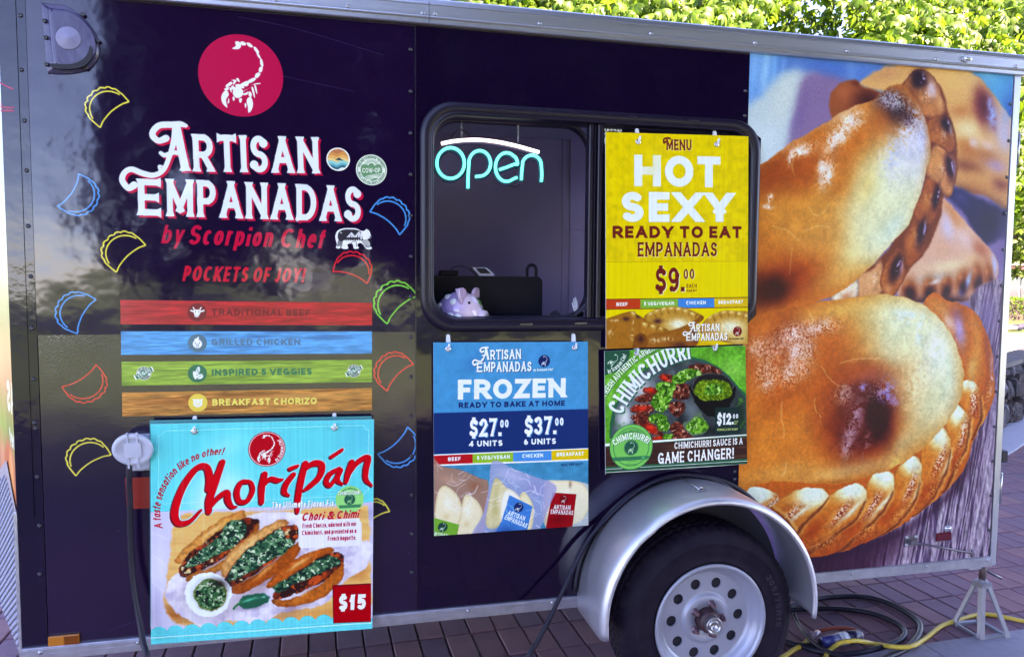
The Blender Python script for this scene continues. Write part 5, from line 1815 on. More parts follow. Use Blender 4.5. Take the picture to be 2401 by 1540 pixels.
def paint_chimi(ppm=950):
    c = board_canvas('chimi', ppm, (66, 166, 44))
    Q = lambda *p: np.array([(1377.6 + x * .22835, 791.4 + y * .22835) for x, y in p])
    q1 = lambda x, y: tuple(Q((x, y))[0])
    K = .22835

    def b(x, y, rx, ry, rot, col, al=1., **k):
        q = q1(x, y)
        c.blob(q[0], q[1], rx * K, ry * K, rot, col, al, **k)
    c.grain(None, .5, 24, 61, 4)
    b(1500, 330, 160, 120, 0, (130, 220, 90), .7)
    b(500, 300, 160, 80, -40, (110, 210, 70), .5)
    b(230, 600, 60, 140, 0, (120, 214, 80), .5)
    c.grain(None, .3, 8, 65, 2)
    DG = (8, 92, 66)
    # picture window
    A_ = [(250, 1060), (255, 900), (290, 740), (360, 590), (460, 450), (600, 340), (760, 260), (950, 220), (1050, 216), (1200, 250), (1340, 320), (1460, 420), (1560, 540), (1620, 620), (1640, 1060)]
    c.fill(Q(*[(x + (0 if 300 < x < 1600 else (-26 if x < 300 else 26)), y - 24) for x, y in A_]), DG)
    ph = c.mask(Q(*A_))
    c.clip = ph
    c.put(np.ones((c.h, c.w)), (66, 76, 84))
    g = fbm(c.h, c.w, 30, 71, 3)
    c.put(np.clip((g - .5) * 3, 0, 1), (112, 124, 128), .6)
    b(900, 260, 140, 40, 0, (52, 66, 60), .8)
    b(380, 820, 90, 160, 0, (214, 220, 226), .9)
    b(560, 540, 130, 130, 0, (206, 208, 214), .85)
    b(330, 760, 50, 40, 0, (50, 130, 60), .8, rough=1)
    b(330, 880, 60, 40, 0, (44, 116, 54), .9, rough=1)
    b(380, 640, 30, 40, 0, (50, 120, 60), .8, rough=1)
    b(1080, 730, 120, 110, 0, (128, 140, 148), .8)
    b(960, 860, 60, 120, 10, (20, 24, 26), .7)
    b(1290, 960, 300, 70, 0, (26, 34, 34), .8)
    b(1560, 800, 80, 160, 0, (22, 50, 34), .9)
    b(1560, 660, 40, 50, 0, (70, 170, 60), .8, rough=1, cell=10)
    b(1590, 900, 50, 60, 0, (40, 120, 50), .8, rough=1, cell=10)

    def meat(pts, seed, red=None):
        mm = speckle_food(c, Q(*pts), (104, 46, 40), (((60, 26, 26), .5), ((150, 84, 66), .56), ((206, 156, 140), .68)), seed, cell=9)
        if red:
            c.clip = mm * ph
            b(*red, (196, 42, 26), .95)
            b(red[0], red[1] - red[3] * .3, red[2] * .6, red[3] * .4, 0, (226, 84, 60), .8)
        c.clip = ph

    def herb(pts, seed):
        speckle_food(c, Q(*pts), (58, 120, 36), (((38, 92, 30), .5), ((110, 170, 70), .52), ((170, 214, 130), .64), ((24, 70, 30), .7)), seed, cell=10)
        c.clip = ph
    # slices of grilled meat, top to bottom
    for pts, sd, red in ((((1040, 300), (1130, 275), (1260, 280), (1360, 330), (1380, 370), (1200, 370), (1060, 350)), 401, None),
                         (((720, 400), (800, 380), (900, 400), (1000, 470), (1060, 500), (980, 540), (830, 480)), 402, (790, 420, 60, 24, 10)),
                         (((560, 540), (600, 510), (700, 520), (730, 560), (660, 580), (570, 570)), 403, (640, 540, 70, 30, 10)),
                         (((860, 520), (930, 470), (1020, 500), (1040, 580), (1000, 640), (900, 620)), 404, None),
                         (((480, 640), (560, 590), (660, 570), (720, 610), (700, 650), (560, 670)), 405, None),
                         (((440, 720), (520, 690), (640, 690), (680, 740), (640, 775), (460, 760)), 406, (560, 725, 90, 26, 0)),
                         (((840, 680), (920, 650), (1000, 680), (990, 760), (920, 810), (850, 760)), 407, None),
                         (((450, 810), (520, 770), (640, 790), (700, 830), (640, 870), (480, 850)), 408, None),
                         (((470, 870), (560, 850), (700, 900), (770, 970), (740, 1000), (600, 970)), 409, (650, 935, 90, 40, 20)),
                         (((850, 900), (930, 870), (1010, 930), (1030, 990), (920, 1000), (860, 960)), 410, None),
                         (((650, 1030), (800, 990), (960, 990), (1090, 1010), (1080, 1060), (660, 1060)), 411, (720, 1040, 60, 20, 0))):
        meat(pts, sd, red)
    herb(((880, 400), (960, 340), (1080, 320), (1160, 340), (1170, 380), (1040, 430), (960, 470), (880, 470)), 421)
    herb(((700, 480), (800, 450), (900, 470), (900, 510), (880, 560), (870, 620), (840, 680), (820, 740), (760, 760), (700, 740), (650, 680), (680, 600), (720, 540)), 422)
    herb(((620, 820), (700, 780), (790, 790), (830, 860), (840, 920), (800, 960), (740, 950), (720, 890), (640, 860)), 423)
    herb(((770, 1020), (820, 980), (870, 1000), (860, 1040), (780, 1050)), 424)
    # bowl and spoon
    c.clip = ph
    b(1290, 640, 240, 220, 0, (18, 18, 22), .6)
    c.fill(smooth(Q((1066, 500), (1100, 640), (1160, 740), (1230, 800), (1330, 810), (1420, 760), (1480, 660), (1502, 500))), (20, 18, 24))
    q = q1(1284, 510)
    c.fill(ellipse(q[0], q[1], 219 * K, 146 * K), (34, 32, 38))
    c.fill(ellipse(q[0], q[1], 214 * K, 142 * K), (120, 124, 124), holes=[ellipse(q[0], q[1], 209 * K, 137 * K)])
    q = q1(1288, 540)
    speckle_food(c, ellipse(q[0], q[1], 200 * K, 112 * K, n=24), (84, 112, 24), (((60, 92, 20), .48), ((116, 146, 44), .54), ((150, 176, 70), .66)), 431, cell=7)
    c.clip = ph
    herb(((1200, 560), (1230, 490), (1300, 470), (1380, 500), (1400, 560), (1330, 580), (1260, 590)), 432)
    c.fill(smooth(Q((980, 890), (1060, 830), (1110, 770), (1160, 770), (1210, 850), (1240, 920), (1210, 980), (1080, 1000), (1010, 950))), (90, 110, 96))
    herb(((1010, 920), (1070, 840), (1140, 810), (1210, 860), (1240, 930), (1200, 970), (1080, 985)), 433)
    c.clip = None
    c.warp(3., 20, 41, ph)
    c.warp(1.2, 6, 43, ph)
    c.punch(.4, 1.1, ph)
    # price tag, lower band
    c.fill(Q((1308, 718), (1562, 712), (1562, 985), (1310, 995)), (16, 44, 46))
    c.text('$12.', q1(1330, 897), q1(1497, 890), 27, (232, 240, 246), w=.2, xs=.86, serif=.25, gap=.12)
    c.text('00', q1(1492, 830), q1(1546, 828), 10.5, (232, 240, 246), w=.18, xs=.8, gap=.2)
    c.text('PLUS', q1(1508, 868), q1(1546, 866), 3.6, (190, 206, 110), w=.2, xs=.8)
    c.text('GST', q1(1508, 892), q1(1537, 890), 3.6, (190, 206, 110), w=.2, xs=.8)
    c.text('PER 8 OZ CONTAINER', q1(1332, 957), q1(1540, 950), 5.2, (196, 210, 120), w=.18, xs=.75)
    c.fill(Q((150, 1090), (1660, 990), (1660, 1500), (150, 1500)), (232, 244, 238))
    c.fill(Q((150, 1118), (1660, 1002), (1660, 1500), (150, 1500)), DG)
    wd = c.mask(Q((150, 1128), (660, 1082), (1660, 1016), (1660, 1245), (150, 1330)))
    c.put(wd, (58, 32, 30))
    g = fbm(c.h, c.w, 90, 88, 3, cy=5)
    c.put(wd * np.clip((g - .5) * 4, 0, 1), (104, 66, 48), .7)
    b(1000, 1080, 400, 20, -4, (60, 34, 34), .6)
    c.fill(Q((150, 1330), (1660, 1240), (1660, 1262), (150, 1352)), DG)
    c.fill(Q((150, 1352), (1660, 1262), (1660, 1268), (150, 1358)), (226, 242, 234))
    c.fill(Q((150, 1358), (1660, 1268), (1660, 1500), (150, 1500)), (22, 26, 24))
    c.fill(Q((150, 1366), (1660, 1276), (1660, 1288), (150, 1380)), DG)
    c.fill(Q((150, 1384), (1660, 1294), (1660, 1300), (150, 1390)), (226, 242, 234))
    W = (236, 242, 248)
    c.text('CHIMICHURRI SAUCE IS A', q1(892, 1143), q1(1592, 1093), 15.5, W, w=.16, xs=.72, serif=.24, gap=.14)
    c.text('GAME CHANGER!', q1(724, 1297), q1(1500, 1240), 26, W, w=.16, xs=.74, serif=.24, gap=.14)
    # corner flag
    c.fill(np.vstack([Q((140, 100), (434, 100)), smooth(Q((434, 110), (428, 200), (380, 290), (300, 350), (170, 388)), False, 5), Q((140, 388))]), (6, 80, 62))
    q = q1(262, 232)
    scorpion(c, q[0], q[1], 17.5, (214, 240, 226), rot=-28)
    c.arc_text('by Scorpion Chef', q1(150, 100), 262 * K, -72, -18, 11, (226, 244, 236), w=.17, xs=.75, inside=False) if False else None
    P, L = text_polys('by Scorpion Chef', .17, .75, 0, 0, .13), text_len('by Scorpion Chef', .75, .13)
    o = c.F([q1(150, 100)])[0]
    k = np.hypot(*(c.F([q1(151, 100)])[0] - o))
    T = []
    for p in P:
        a = np.radians(-75 + 58 * p[:, 0] / L)
        rr = (268 - p[:, 1] * 46) * k
        T.append(np.stack([o[0] + rr * np.cos(a), o[1] + rr * np.sin(a)], 1))
    c.fill(T, (226, 244, 236), fr=False)
    # arched title
    c.arc_text('FRESH AUTHENTIC ARGENTINIAN', q1(1100, 1152), 1000 * K, 149.2, 104.5, 13, (226, 242, 236), w=.17, xs=.72, serif=.25, gap=.15, sh=(1.4, 1.4), shcol=(20, 96, 60))
    c.arc_text('CHIMICHURRI', q1(1160, 1144), 838 * K, 156, 98.4, 36, (226, 240, 250), w=.17, xs=.7, serif=.26, gap=.14, sh=(2.6, 2.8), shcol=(12, 96, 76))
    # round pot label
    q = q1(450, 1122)
    disc(c, q[0], q[1], 221 * K, (10, 96, 70))
    disc(c, q[0], q[1], 215 * K, (92, 196, 92), ring=(30, 130, 80), ringw=.86)
    c.arc_text('FRESH ARGENTINIAN', q1(450, 1140), 158 * K, 125, 55, 5.4, (20, 110, 70), w=.17, xs=.72, serif=.2)
    c.arc_text('CHIMICHURRI', q1(450, 1330), 270 * K, 128, 54, 14, (230, 244, 238), w=.17, xs=.7, serif=.25, sh=(1, 1), shcol=(14, 110, 76))
    q2 = q1(449, 1130)
    disc(c, q2[0], q2[1], 75 * K, (8, 84, 66), ring=(120, 210, 130), ringw=.95)
    scorpion(c, q2[0], q2[1], 66 * K, (190, 236, 200))
    c.fill(Q((250, 1232), (590, 1212), (645, 1218), (600, 1250), (260, 1268)), (14, 116, 80))
    q3 = q1(572, 1228)
    disc(c, q3[0], q3[1], 20 * K, (40, 160, 100))
    for y, a, d in ((1300, 395, 500), (1318, 400, 500), (1270, 410, 495)):
        c.line(Q((a, y), (d, y - 6)), 1.1, (30, 120, 70), .8)
    c.grain(None, .04, 3, 9, 1)
    return c

# ------------------------------------------------------------------ materials
M_BLACK = mat('black_panel_paint', (.007, .002, .016), rough=.08, spec=.62, bump=[(2.6, .006, 2.), (14., .0007, 2.)])
M_STRIP = mat('black_edge_sheet', (.012, .007, .022), rough=.1, spec=.5, bump=[(5., .003, 2.), (40., .0004, 2.)])
M_ALU = mat('brushed_aluminium', (.62, .63, .68), rough=.34, metal=.9, bump=[(30., .0003, 3.)], streak=(1.5, 40, 160, .12))
M_ALU_D = mat('weathered_aluminium', (.5, .5, .55), rough=.42, metal=.85, noise=(26, .5, (.3, .29, .33)), bump=[(60., .0003, 3.)])
M_STEEL = mat('zinc_steel', (.45, .44, .46), rough=.35, metal=.9)
M_SCREW = mat('black_screw', (.02, .016, .03), rough=.25, spec=.8)
M_RUBBER = mat('black_rubber', (.016, .013, .022), rough=.5, spec=.4, bump=[(50., .0004, 3.)])
M_CABLE = mat('black_cable_sheath', (.012, .009, .02), rough=.45, spec=.35, bump=[(90., .0003, 2.)])
M_FRAME = mat('black_window_frame', (.01, .006, .018), rough=.36, spec=.4, bump=[(30., .0003, 2.)])
M_INNER = mat('white_wall_lining', (.74, .6, .76), rough=.45, noise=(2., .3, (.64, .52, .68)))
M_WPLAST = mat('white_plastic', (.72, .74, .78), rough=.35, bump=[(40., .0002, 2.)])
M_GPLAST = mat('grey_white_plastic', (.56, .58, .68), rough=.38, noise=(30, .35, (.44, .45, .54)))
M_SMOKE = mat('smoked_plastic', (.075, .065, .14), rough=.2, spec=.5, noise=(22, .5, (.05, .04, .1)), bump=[(26., .0012, 3.)])
M_DARK = mat('near_black', (.006, .004, .012), rough=.6)
M_CLEAR = mat('clear_lens', (.7, .72, .78), rough=.08, metal=.6, bump=[(160., .002, 1.)])
M_AMBER = mat('amber_reflector', (.55, .16, .01), rough=.25, coat=.4, bump=[(420., .0006, 0.)])
M_REDLENS = mat('red_lens', (.13, .006, .012), rough=.2, coat=.5, bump=[(300., .0004, 0.)])
M_DIAMOND = mat('diamond_plate', (.3, .3, .36), rough=.5, metal=.7)

TX0, TX1, TZ0, TZ1, SEAM, MUR = -.912, 2.667, .43, 2.43, .239, 1.471
trailer = thing('food_trailer', 'black food trailer with a serving window and a giant printed picture of baked pasties', 'food trailer', (.9, .9, GZ))


def part(mb, name, m, parent=None, origin=None, label=None, recalc=True):
    o = mb.build(name, m, parent or trailer, recalc, origin)
    if label:
        o['label'] = label
    return o


# ---- side skin
side_c = paint_side()
M_SIDE = print_mat('side_lettering', side_c, rough=.08, spec=.62, bump=[(2.6, .007, 2.), (13., .0008, 2.)])
b = MB()
b.poly([(TX0, 1.405), (SEAM, 1.405), (SEAM, TZ1), (TX0, TZ1)], fn=lambda x, z: (x, 0, z))
o = part(b, 'side_panel', M_SIDE, label='upper black front panel with white lettering')
uv_plane(o, side_c)
M_SIDE2 = print_mat('side_lettering_low', side_c, rough=.12, spec=1., coat=.3, coat_rough=.1, bump=[(3.2, .004, 2.), (210., .0003, 2.)])
b = MB()
b.poly([(TX0 + .002, TZ0), (SEAM - .001, TZ0), (SEAM - .001, 1.407), (TX0 + .002, 1.407)], fn=lambda x, z: (x, -.0012, z))
o = part(b, 'side_panel', M_SIDE2, label='lower black sheet with an orange-peel surface')
uv_plane(o, side_c)
WX0, WX1, WZ0, WZ1 = .254, 1.523, 1.405, 2.183
b = MB()
hole = rrect(WX0 + .03, WZ0 + .03, WX1 - .03, WZ1 - .03, .08)
b.poly([(SEAM - .002, TZ0), (TX1, TZ0), (TX1, TZ1), (SEAM - .002, TZ1)], [hole], fn=lambda x, z: (x, -.0022, z))
part(b, 'side_panel', M_BLACK, label='plain black panel round the serving window')
b = MB().box((SEAM - .002, -.0032, TZ0), (SEAM + .001, -.0024, TZ1))
part(b, 'panel_seam', M_SCREW)

mural_c = paint_mural()
M_MURAL = print_mat('printed_pasties', mural_c, rough=.35, spec=.25, bump=[(5., .0015, 2.)])
b = MB()
mz = .43
b.poly([(MUR, mz), (TX1 - .005, mz), (TX1 - .005, 2.4285), (MUR, 2.4285), (MUR, 2.16), (WX1 + .004, 2.12), (WX1 + .004, 1.46), (MUR + .004, 1.41)], fn=lambda x, z: (x, -.0038, z))
o = part(b, 'printed_mural', M_MURAL, label='printed picture of shiny baked pasties on grey boards')
uv_plane(o, mural_c)

# ---- edge sheet and slanted nose
b = MB().box((-.983, -.0015, .42), (-.9125, .012, TZ1 + .02))
part(b, 'edge_strip', M_STRIP)
b = MB().box((-.984, -.0042, .845), (-.937, -.0018, TZ1 + .01))
o = part(b, 'edge_tape', M_STRIP)
M_PINK_P = mat('pink_print', (.6, .02, .08), rough=.3)
for pl in (((-2, 193), (14, 202), (31, 210)), ((1, 250.5), (17, 253), (33, 252.5)), tuple((1 + 4 * j, 259 + 2.2 * (j % 2)) for j in range(9))):
    pt = [at(x, y, y=-.0046) for x, y in pl]
    P = smooth([(r[0], r[2]) for r in pt], False, 4)
    b = MB().loft([[(x, -.0046, z - .0023), (x, -.0046, z + .0023)] for x, z in P], closed=False)
    part(b, 'printed_line', M_PINK_P, o)
nose_c = Canvas(0, .43, .9, 2.45, 300, (30, 16, 50))
NOSE = lambda t, z, d=0.: (-.983 - .477 * t - .879 * d, .879 * t - .477 * d, z)


def paint_nose():
    c = nose_c
    q = lambda p: np.array(p, float)
    z = c.z1 - (np.arange(c.h) + .5) / c.ppm
    stops = [(2.45, (100, 130, 150)), (2.1, (140, 170, 180)), (1.95, (100, 130, 100)), (1.7, (110, 146, 50)), (1.45, (130, 130, 64)), (1.25, (176, 116, 76)), (1.1, (126, 156, 50)), (1.0, (196, 126, 86)), (.85, (160, 100, 100)), (.43, (110, 70, 100))]  # peach print low down; glancing green and pale reflections painted into the colours
    for k in range(3):
        c.a[..., k] = np.interp(-z, [-s[0] for s in stops], [s[1][k] / 255 for s in stops])[:, None]
    c.grain(None, .4, 30, 3, 3, cy=90)
    c.fill(ellipse(.14, .93, .12, .13), (196, 96, 40), soft=3, fr=False)
    c.fill(ellipse(.1, .95, .05, .09), (226, 150, 90), soft=3, fr=False)
    c.text('EMPANADAS', (-.62, 1.16), (.13, 1.16), .1, (214, 226, 220), w=.17, xs=.8, serif=.25, fr=False)
    c.text('by Scorpion Chef', (-.5, 1.05), (.1, 1.05), .06, (214, 226, 220), w=.17, xs=.7, slant=.2, fr=False)
    c.fill(ribbon(smooth([(.3, 2.22), (.12, 2.14), (-.01, 2.08)], False), .012), (214, 30, 66), fr=False)
    return c


paint_nose()
M_NOSE = print_mat('nose_print_with_reflection', nose_c, rough=.4, spec=.25)
b = MB()
b.add([NOSE(.002, .86), NOSE(.9, .86), NOSE(.9, 2.44), NOSE(.002, 2.44)], [(0, 1, 2, 3)])
o = part(b, 'nose_panel', M_NOSE, recalc=False)
uv = o.data.uv_layers.new(name='UVMap')
for l, q in zip(range(4), ((0, .213), (1, .213), (1, .995), (0, .995))):
    uv.data[l].uv = q
b = MB().add([NOSE(.001, .40, .004), NOSE(.95, .40, .004), NOSE(.95, .70, .004), NOSE(.18, .99, .004), NOSE(.001, .86, .004)], [(0, 1, 2, 3, 4)])
part(b, 'stone_guard', M_DIAMOND, recalc=False)
b = MB()
for i in range(46):                                           # raised lozenges of the stone guard
    for j in range(30):
        t, z = .012 + j * .022, .41 + i * .0115
        if z > .84 + t * .5 or z > 1.0 - t * .3:
            continue
        s = .0085
        tilt = .55 if (i + j) % 2 else -.55
        a, c_ = s * math.cos(tilt + PI / 2), s * math.sin(tilt + PI / 2)
        e, g = .0022 * math.sin(tilt + PI / 2), .0022 * math.cos(tilt + PI / 2)
        b.add([NOSE(t - a, z - c_, .0045), NOSE(t + e, z - g, .0045), NOSE(t + a, z + c_, .0045), NOSE(t - e, z + g, .0045), NOSE(t, z, .0075)], [(0, 1, 4), (1, 2, 4), (2, 3, 4), (3, 0, 4)])
o = part(b, 'raised_tread', M_DIAMOND)
o['kind'] = 'stuff'
b = MB().box((-.994, -.003, .385), (-.9845, .02, .86))
part(b, 'guard_edge', M_ALU)

# ---- rails: a drawn profile along x
def rail(name, x0, x1, prof, m):
    b = MB()
    b.loft([[(x, y, z) for y, z in prof] for x in (x0, x1)], caps=True)
    return part(b, name, m)


P_TOP = [(-.002, 2.428), (-.016, 2.428), (-.019, 2.431), (-.019, 2.444), (-.025, 2.4455), (-.0265, 2.4485), (-.025, 2.4515), (-.0195, 2.453), (-.0195, 2.4545), (-.018, 2.455), (-.0195, 2.4555), (-.0195, 2.488), (-.022, 2.489), (-.022, 2.4915), (-.0195, 2.4925), (-.0165, 2.507), (-.013, 2.5115), (.0, 2.513), (.06, 2.514), (.06, 2.45), (-.002, 2.45)]
rail('top_rail', -1.02, .2815, P_TOP, M_ALU)
rail('top_rail', .2835, 2.712, P_TOP, M_ALU)
b = MB().box((.278, -.0215, 2.45), (.2812, -.0193, 2.487))
part(b, 'rail_joint', M_ALU_D)
P_BOT = [(-.002, .432), (-.011, .432), (-.013, .43), (-.013, .4265), (-.0145, .4255), (-.0145, .412), (-.0155, .4115), (-.0145, .411), (-.0145, .396), (-.0125, .395), (-.0125, .391), (-.01, .389), (.03, .389), (.03, .40), (-.002, .40)]
rail('bottom_rail', -.982, .83, P_BOT, M_ALU_D)
rail('bottom_rail', 1.66, 2.668, P_BOT, M_ALU_D)
b = MB().box((2.668, -.006, .385), (2.676, .02, 2.43)).box((2.676, -.002, .387), (2.706, .05, 2.43), bev=.004)
part(b, 'rear_post', M_ALU)

# ---- screws
SCREW = MB().lathe([(.0068, 0.), (.0066, -.0022), (.005, -.0042), (.0028, -.0048), (.0024, -.0034), (0.0002, -.0034)], (0, 0), 10)
SCREW_ME = SCREW.mesh('screw', M_SCREW)
BOLT_ME = MB().lathe([(.0074, 0.), (.0074, -.002), (.0052, -.003), (.0048, -.0055), (.0018, -.0062), (.0002, -.005)], (0, 0), 10).mesh('bolt', M_STEEL)


def screw(x, z, y, me=SCREW_ME, parent=None):
    o = bpy.data.objects.new('screw', me)
    COL.objects.link(o)
    o.location = (x, y, z)
    attach(o, parent or trailer)


for fx, fy in ((48, 37), (50, 164), (57, 283), (62, 400), (66, 530), (72, 648), (75, 769), (79, 888), (82, 990), (84, 1003), (88, 1117), (93, 1231), (94, 1345)):
    p = at(fx, fy, y=-.0015)
    screw(p[0], p[2], -.0018)
for k in range(14):
    screw(.2225, 2.345 - k * .1365, -.0022 if 2.345 - k * .1365 > 1.41 else -.0034)
for k in range(13):
    screw(2.6535, 2.315 - k * .1475, -.004)
for z in (2.29, 2.2, .86, .83):
    screw(1.456, z, -.0024)
for x in (-.55, -.2, .02, .262, .302, .66, 1.07, 1.48, 1.87, 2.27, 2.655):
    screw(x, 2.4545 + .006, -.0195, BOLT_ME)
for x in (-.93, -.65, .42, .73, 1.98, 2.34, 2.645):
    screw(x, .4185, -.0146, BOLT_ME)

# ---- body behind the skin
b = MB().box((-.97, 1.80, .43), (2.66, 1.84, 2.44))
part(b, 'far_wall', M_INNER)
b = MB().box((-.98, .03, 2.44), (1.2, 1.86, 2.47)).box((2.0, .03, 2.44), (2.69, 1.86, 2.47)).box((1.2, .03, 2.44), (2.0, .5, 2.47)).box((1.2, 1.4, 2.44), (2.0, 1.86, 2.47))
part(b, 'roof', M_WPLAST)           # with an added, unseen opening that lets daylight brighten the inside
b = MB().box((-.98, .012, .40), (2.66, 1.84, .43))
part(b, 'floor', M_ALU_D)
b = MB().box((2.62, .01, .43), (2.66, 1.80, 2.44))
part(b, 'rear_wall', M_INNER)
b = MB().box((-.97, .014, .43), (-.94, 1.80, 2.44))
part(b, 'front_wall', M_INNER)
b = MB()
b.poly([(-.94, .43), (2.62, .43), (2.62, 2.44), (-.94, 2.44)], [hole], fn=lambda x, z: (x, .03, z))
part(b, 'inner_lining', M_INNER)
b = MB().box((-.94, 1.785, 1.9), (2.62, 1.80, 1.915)).box((1.30, 1.78, .43), (1.315, 1.80, 2.44)).box((1.345, 1.77, .43), (1.36, 1.80, 2.44))
part(b, 'wall_trim', M_INNER)
b = MB().box((.2, .05, 1.395), (1.5, .62, 1.42))
part(b, 'counter', M_DARK)

# ---- serving window
b = MB()
prof = [(0, -.002), (.001, -.012), (.008, -.019), (.016, -.0205), (.03, -.0205), (.033, -.017), (.035, -.017), (.037, -.0205), (.042, -.02), (.046, -.012), (.048, .03), (.049, .05)]
b.loft([[(x, y, z) for x, z in rrect(WX0 + d, WZ0 + d, WX1 - d, WZ1 - d, .112 - d * .55, 10)] for d, y in prof], smooth=True)
frame = part(b, 'window_frame', M_FRAME)
b = MB()
for x0, x1, y0 in ((.852, .868, -.004), (.872, .880, .002), (.884, .901, -.008)):
    b.box((x0, y0, WZ0 + .045), (x1, .03, WZ1 - .045), bev=.003)
part(b, 'mullion', M_FRAME, frame)
b = MB()
b.loft([[(x, y, z) for x, z in rrect(WX0 + .044 + d, WZ0 + .044 + d, .872 - d, WZ1 - .044 - d, .085, 8)] for d, y in ((0, .036), (.005, .034), (.008, .05), (.009, .07), (0, .072))], smooth=True)
part(b, 'window_liner', M_FRAME, frame)
b = MB().box((.885, .012, WZ0 + .05), (WX1 - .05, .016, WZ1 - .05))
part(b, 'window_pane', mat('dark_glass', (.008, .006, .014), rough=.08, spec=.6), frame)
for x, z in ((.50, 2.158), (.66, 2.160), (.98, 2.162), (1.22, 2.163), (.6, 1.428), (.8, 1.43)):
    part(MB().box((x, -.0225, z), (x + .045, -.019, z + .006)), 'drain_slot', M_SCREW, frame)
# small printed card stuck inside the pane
cc = Canvas(.905, 2.03, .985, 2.135, 900, (12, 8, 18), Y=.01)
cc.fill(ribbon(smooth([(.912, 2.105), (.92, 2.118), (.945, 2.124), (.97, 2.118), (.978, 2.105)], False), .003), (214, 222, 230), fr=False)
for x in (.915, .925, .938, .952, .965, .975):
    cc.fill(ellipse(x, 2.123, .0035, .004), (226, 232, 238), fr=False)
cc.fill(ellipse(.945, 2.085, .034, .03), (226, 232, 238), fr=False)
b = MB()
b.poly([(.907, 2.04), (.978, 2.04), (.978, 2.132), (.907, 2.132)], fn=lambda x, z: (x, .0105, z))
o = part(b, 'window_card', print_mat('window_card', cc, rough=.4), frame, label='black card with a white floral border')
uv_plane(o, cc)

# ---- roof-corner vent
D_OUT = [(98.5, 14), (104, 10), (128, 12), (152, 15), (178, 28), (202, 48), (220, 72), (231, 98), (234, 118), (230, 140), (216, 157), (198, 168), (170, 174), (140, 175), (118, 173), (113, 168), (106, 100)]
vp = [at(x, y, y=0) for x, y in D_OUT]
vo = smooth([(p[0], p[2]) for p in vp], True, 3)
vcx = vo.mean(0) + np.array([-.006, .002])
ins = lambda k: [tuple(vcx + (p - vcx) * k + np.array([.022 * max(0, .93 - k) * 4, .0])) for p in vo]
vent = part(MB().loft([[(x, y, z) for x, z in ins(k)] for k, y in ((1., -.001), (1., -.005), (.98, -.007), (.87, -.0075), (.85, -.009), (.82, -.018), (.78, -.0225), (.74, -.023))], smooth=False).poly(ins(.74), fn=lambda x, z: (x, -.023, z)), 'roof_vent', M_SMOKE)
for p in vent.data.polygons:
    p.use_smooth = True
p0 = at(160, 90, y=-.025)
b = MB().lathe([(.034, -.0232), (.034, -.0245), (.031, -.0255), (.012, -.0255), (.009, -.0275), (.0002, -.0275)], (p0[0], p0[2]), 32)
part(b, 'vent_disc', mat('pale_vent_disc', (.24, .23, .36), rough=.4, noise=(60, .5, (.17, .16, .28))), vent)
q = [at(x, y, y=-.022) for x, y in ((122, 150), (160, 152), (190, 143), (207, 125), (211, 108), (218, 118), (214, 138), (197, 156), (165, 163), (128, 161), (119, 156))]
b = MB().prism([tuple(r) for r in smooth([(r[0], r[2]) for r in q], True, 3)], -.0245, -.015)
part(b, 'vent_slot', M_DARK, vent)  # solid dark strip; the recess's shade is put into its colour
for fx, fy in ((105, 50), (107.5, 89), (109.5, 152), (194, 35), (229, 97), (201, 160)):
    r = at(fx, fy, y=-.008)
    screw(r[0], r[2], -.0085, parent=vent)

# ---- stickers and printed bands
for i, bd in enumerate(BANDS):
    c, q = paint_band(i)
    pts = [(r[0], r[2]) for r in q][::-1]
    b = MB().prism(pts, -.0024, -.0014)
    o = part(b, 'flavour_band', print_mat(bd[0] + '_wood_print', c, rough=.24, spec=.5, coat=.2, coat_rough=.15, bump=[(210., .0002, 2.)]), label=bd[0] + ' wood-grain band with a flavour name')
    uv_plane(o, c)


def round_decal(name, data, label, y=-.0008, rough=.22):
    c, o_, r = data
    b = MB().prism([(o_[0] + r * math.cos(a), o_[2] + r * math.sin(a)) for a in np.linspace(0, 2 * PI, 65)[:-1]], y, y + .0007)
    o = part(b, name, print_mat(name + '_print', c, rough=rough, spec=.25, bump=[(3., .003, 2.)]), label=label)
    uv_plane(o, c)
    return o


round_decal('emblem_disc', paint_emblem(), 'crimson disc with a white scorpion')
round_decal('round_sticker', paint_sunset(), 'round sticker of a sunset over blue hills')
round_decal('round_sticker', paint_coop(), 'round pale green sticker of a sun over fields')
bear_c = paint_bear()
b = MB().prism([tuple(p) for p in smooth(bear_c.F(BEAR), True, 4)][::-1], -.0009, -.0002)
o = part(b, 'bear_sticker', print_mat('bear_print', bear_c, rough=.35), label='white bear sticker drawn with mountains and trees')
uv_plane(o, bear_c)
q = [at(x, y, y=-.002) for x, y in ((293, 1120), (372, 1117), (374, 1190), (297, 1193))]
part(MB().prism([(r[0], r[2]) for r in q][::-1], -.0022, -.0014), 'red_decal', mat('red_vinyl', (.36, .03, .02), rough=.25, coat=.2))

# ---- lamps and reflectors
def lens(fx, fy, rx, rz, y0, h, m, name, label=None):
    p = at(fx, fy, y=y0)
    M = Matrix.Identity(3)
    b = MB().ball((p[0], y0, p[2]), (rx, h, rz), 20, 12)
    base = part(MB().lathe([(1., 0)], (0, 0), 4) if False else MB().prism([(p[0] + rx * 1.18 * math.cos(a), p[2] + rz * 1.25 * math.sin(a)) for a in np.linspace(0, 2 * PI, 25)[:-1]], y0 - .004, y0 + .001), name, M_ALU, label=label)
    part(b, 'lens', m, base)


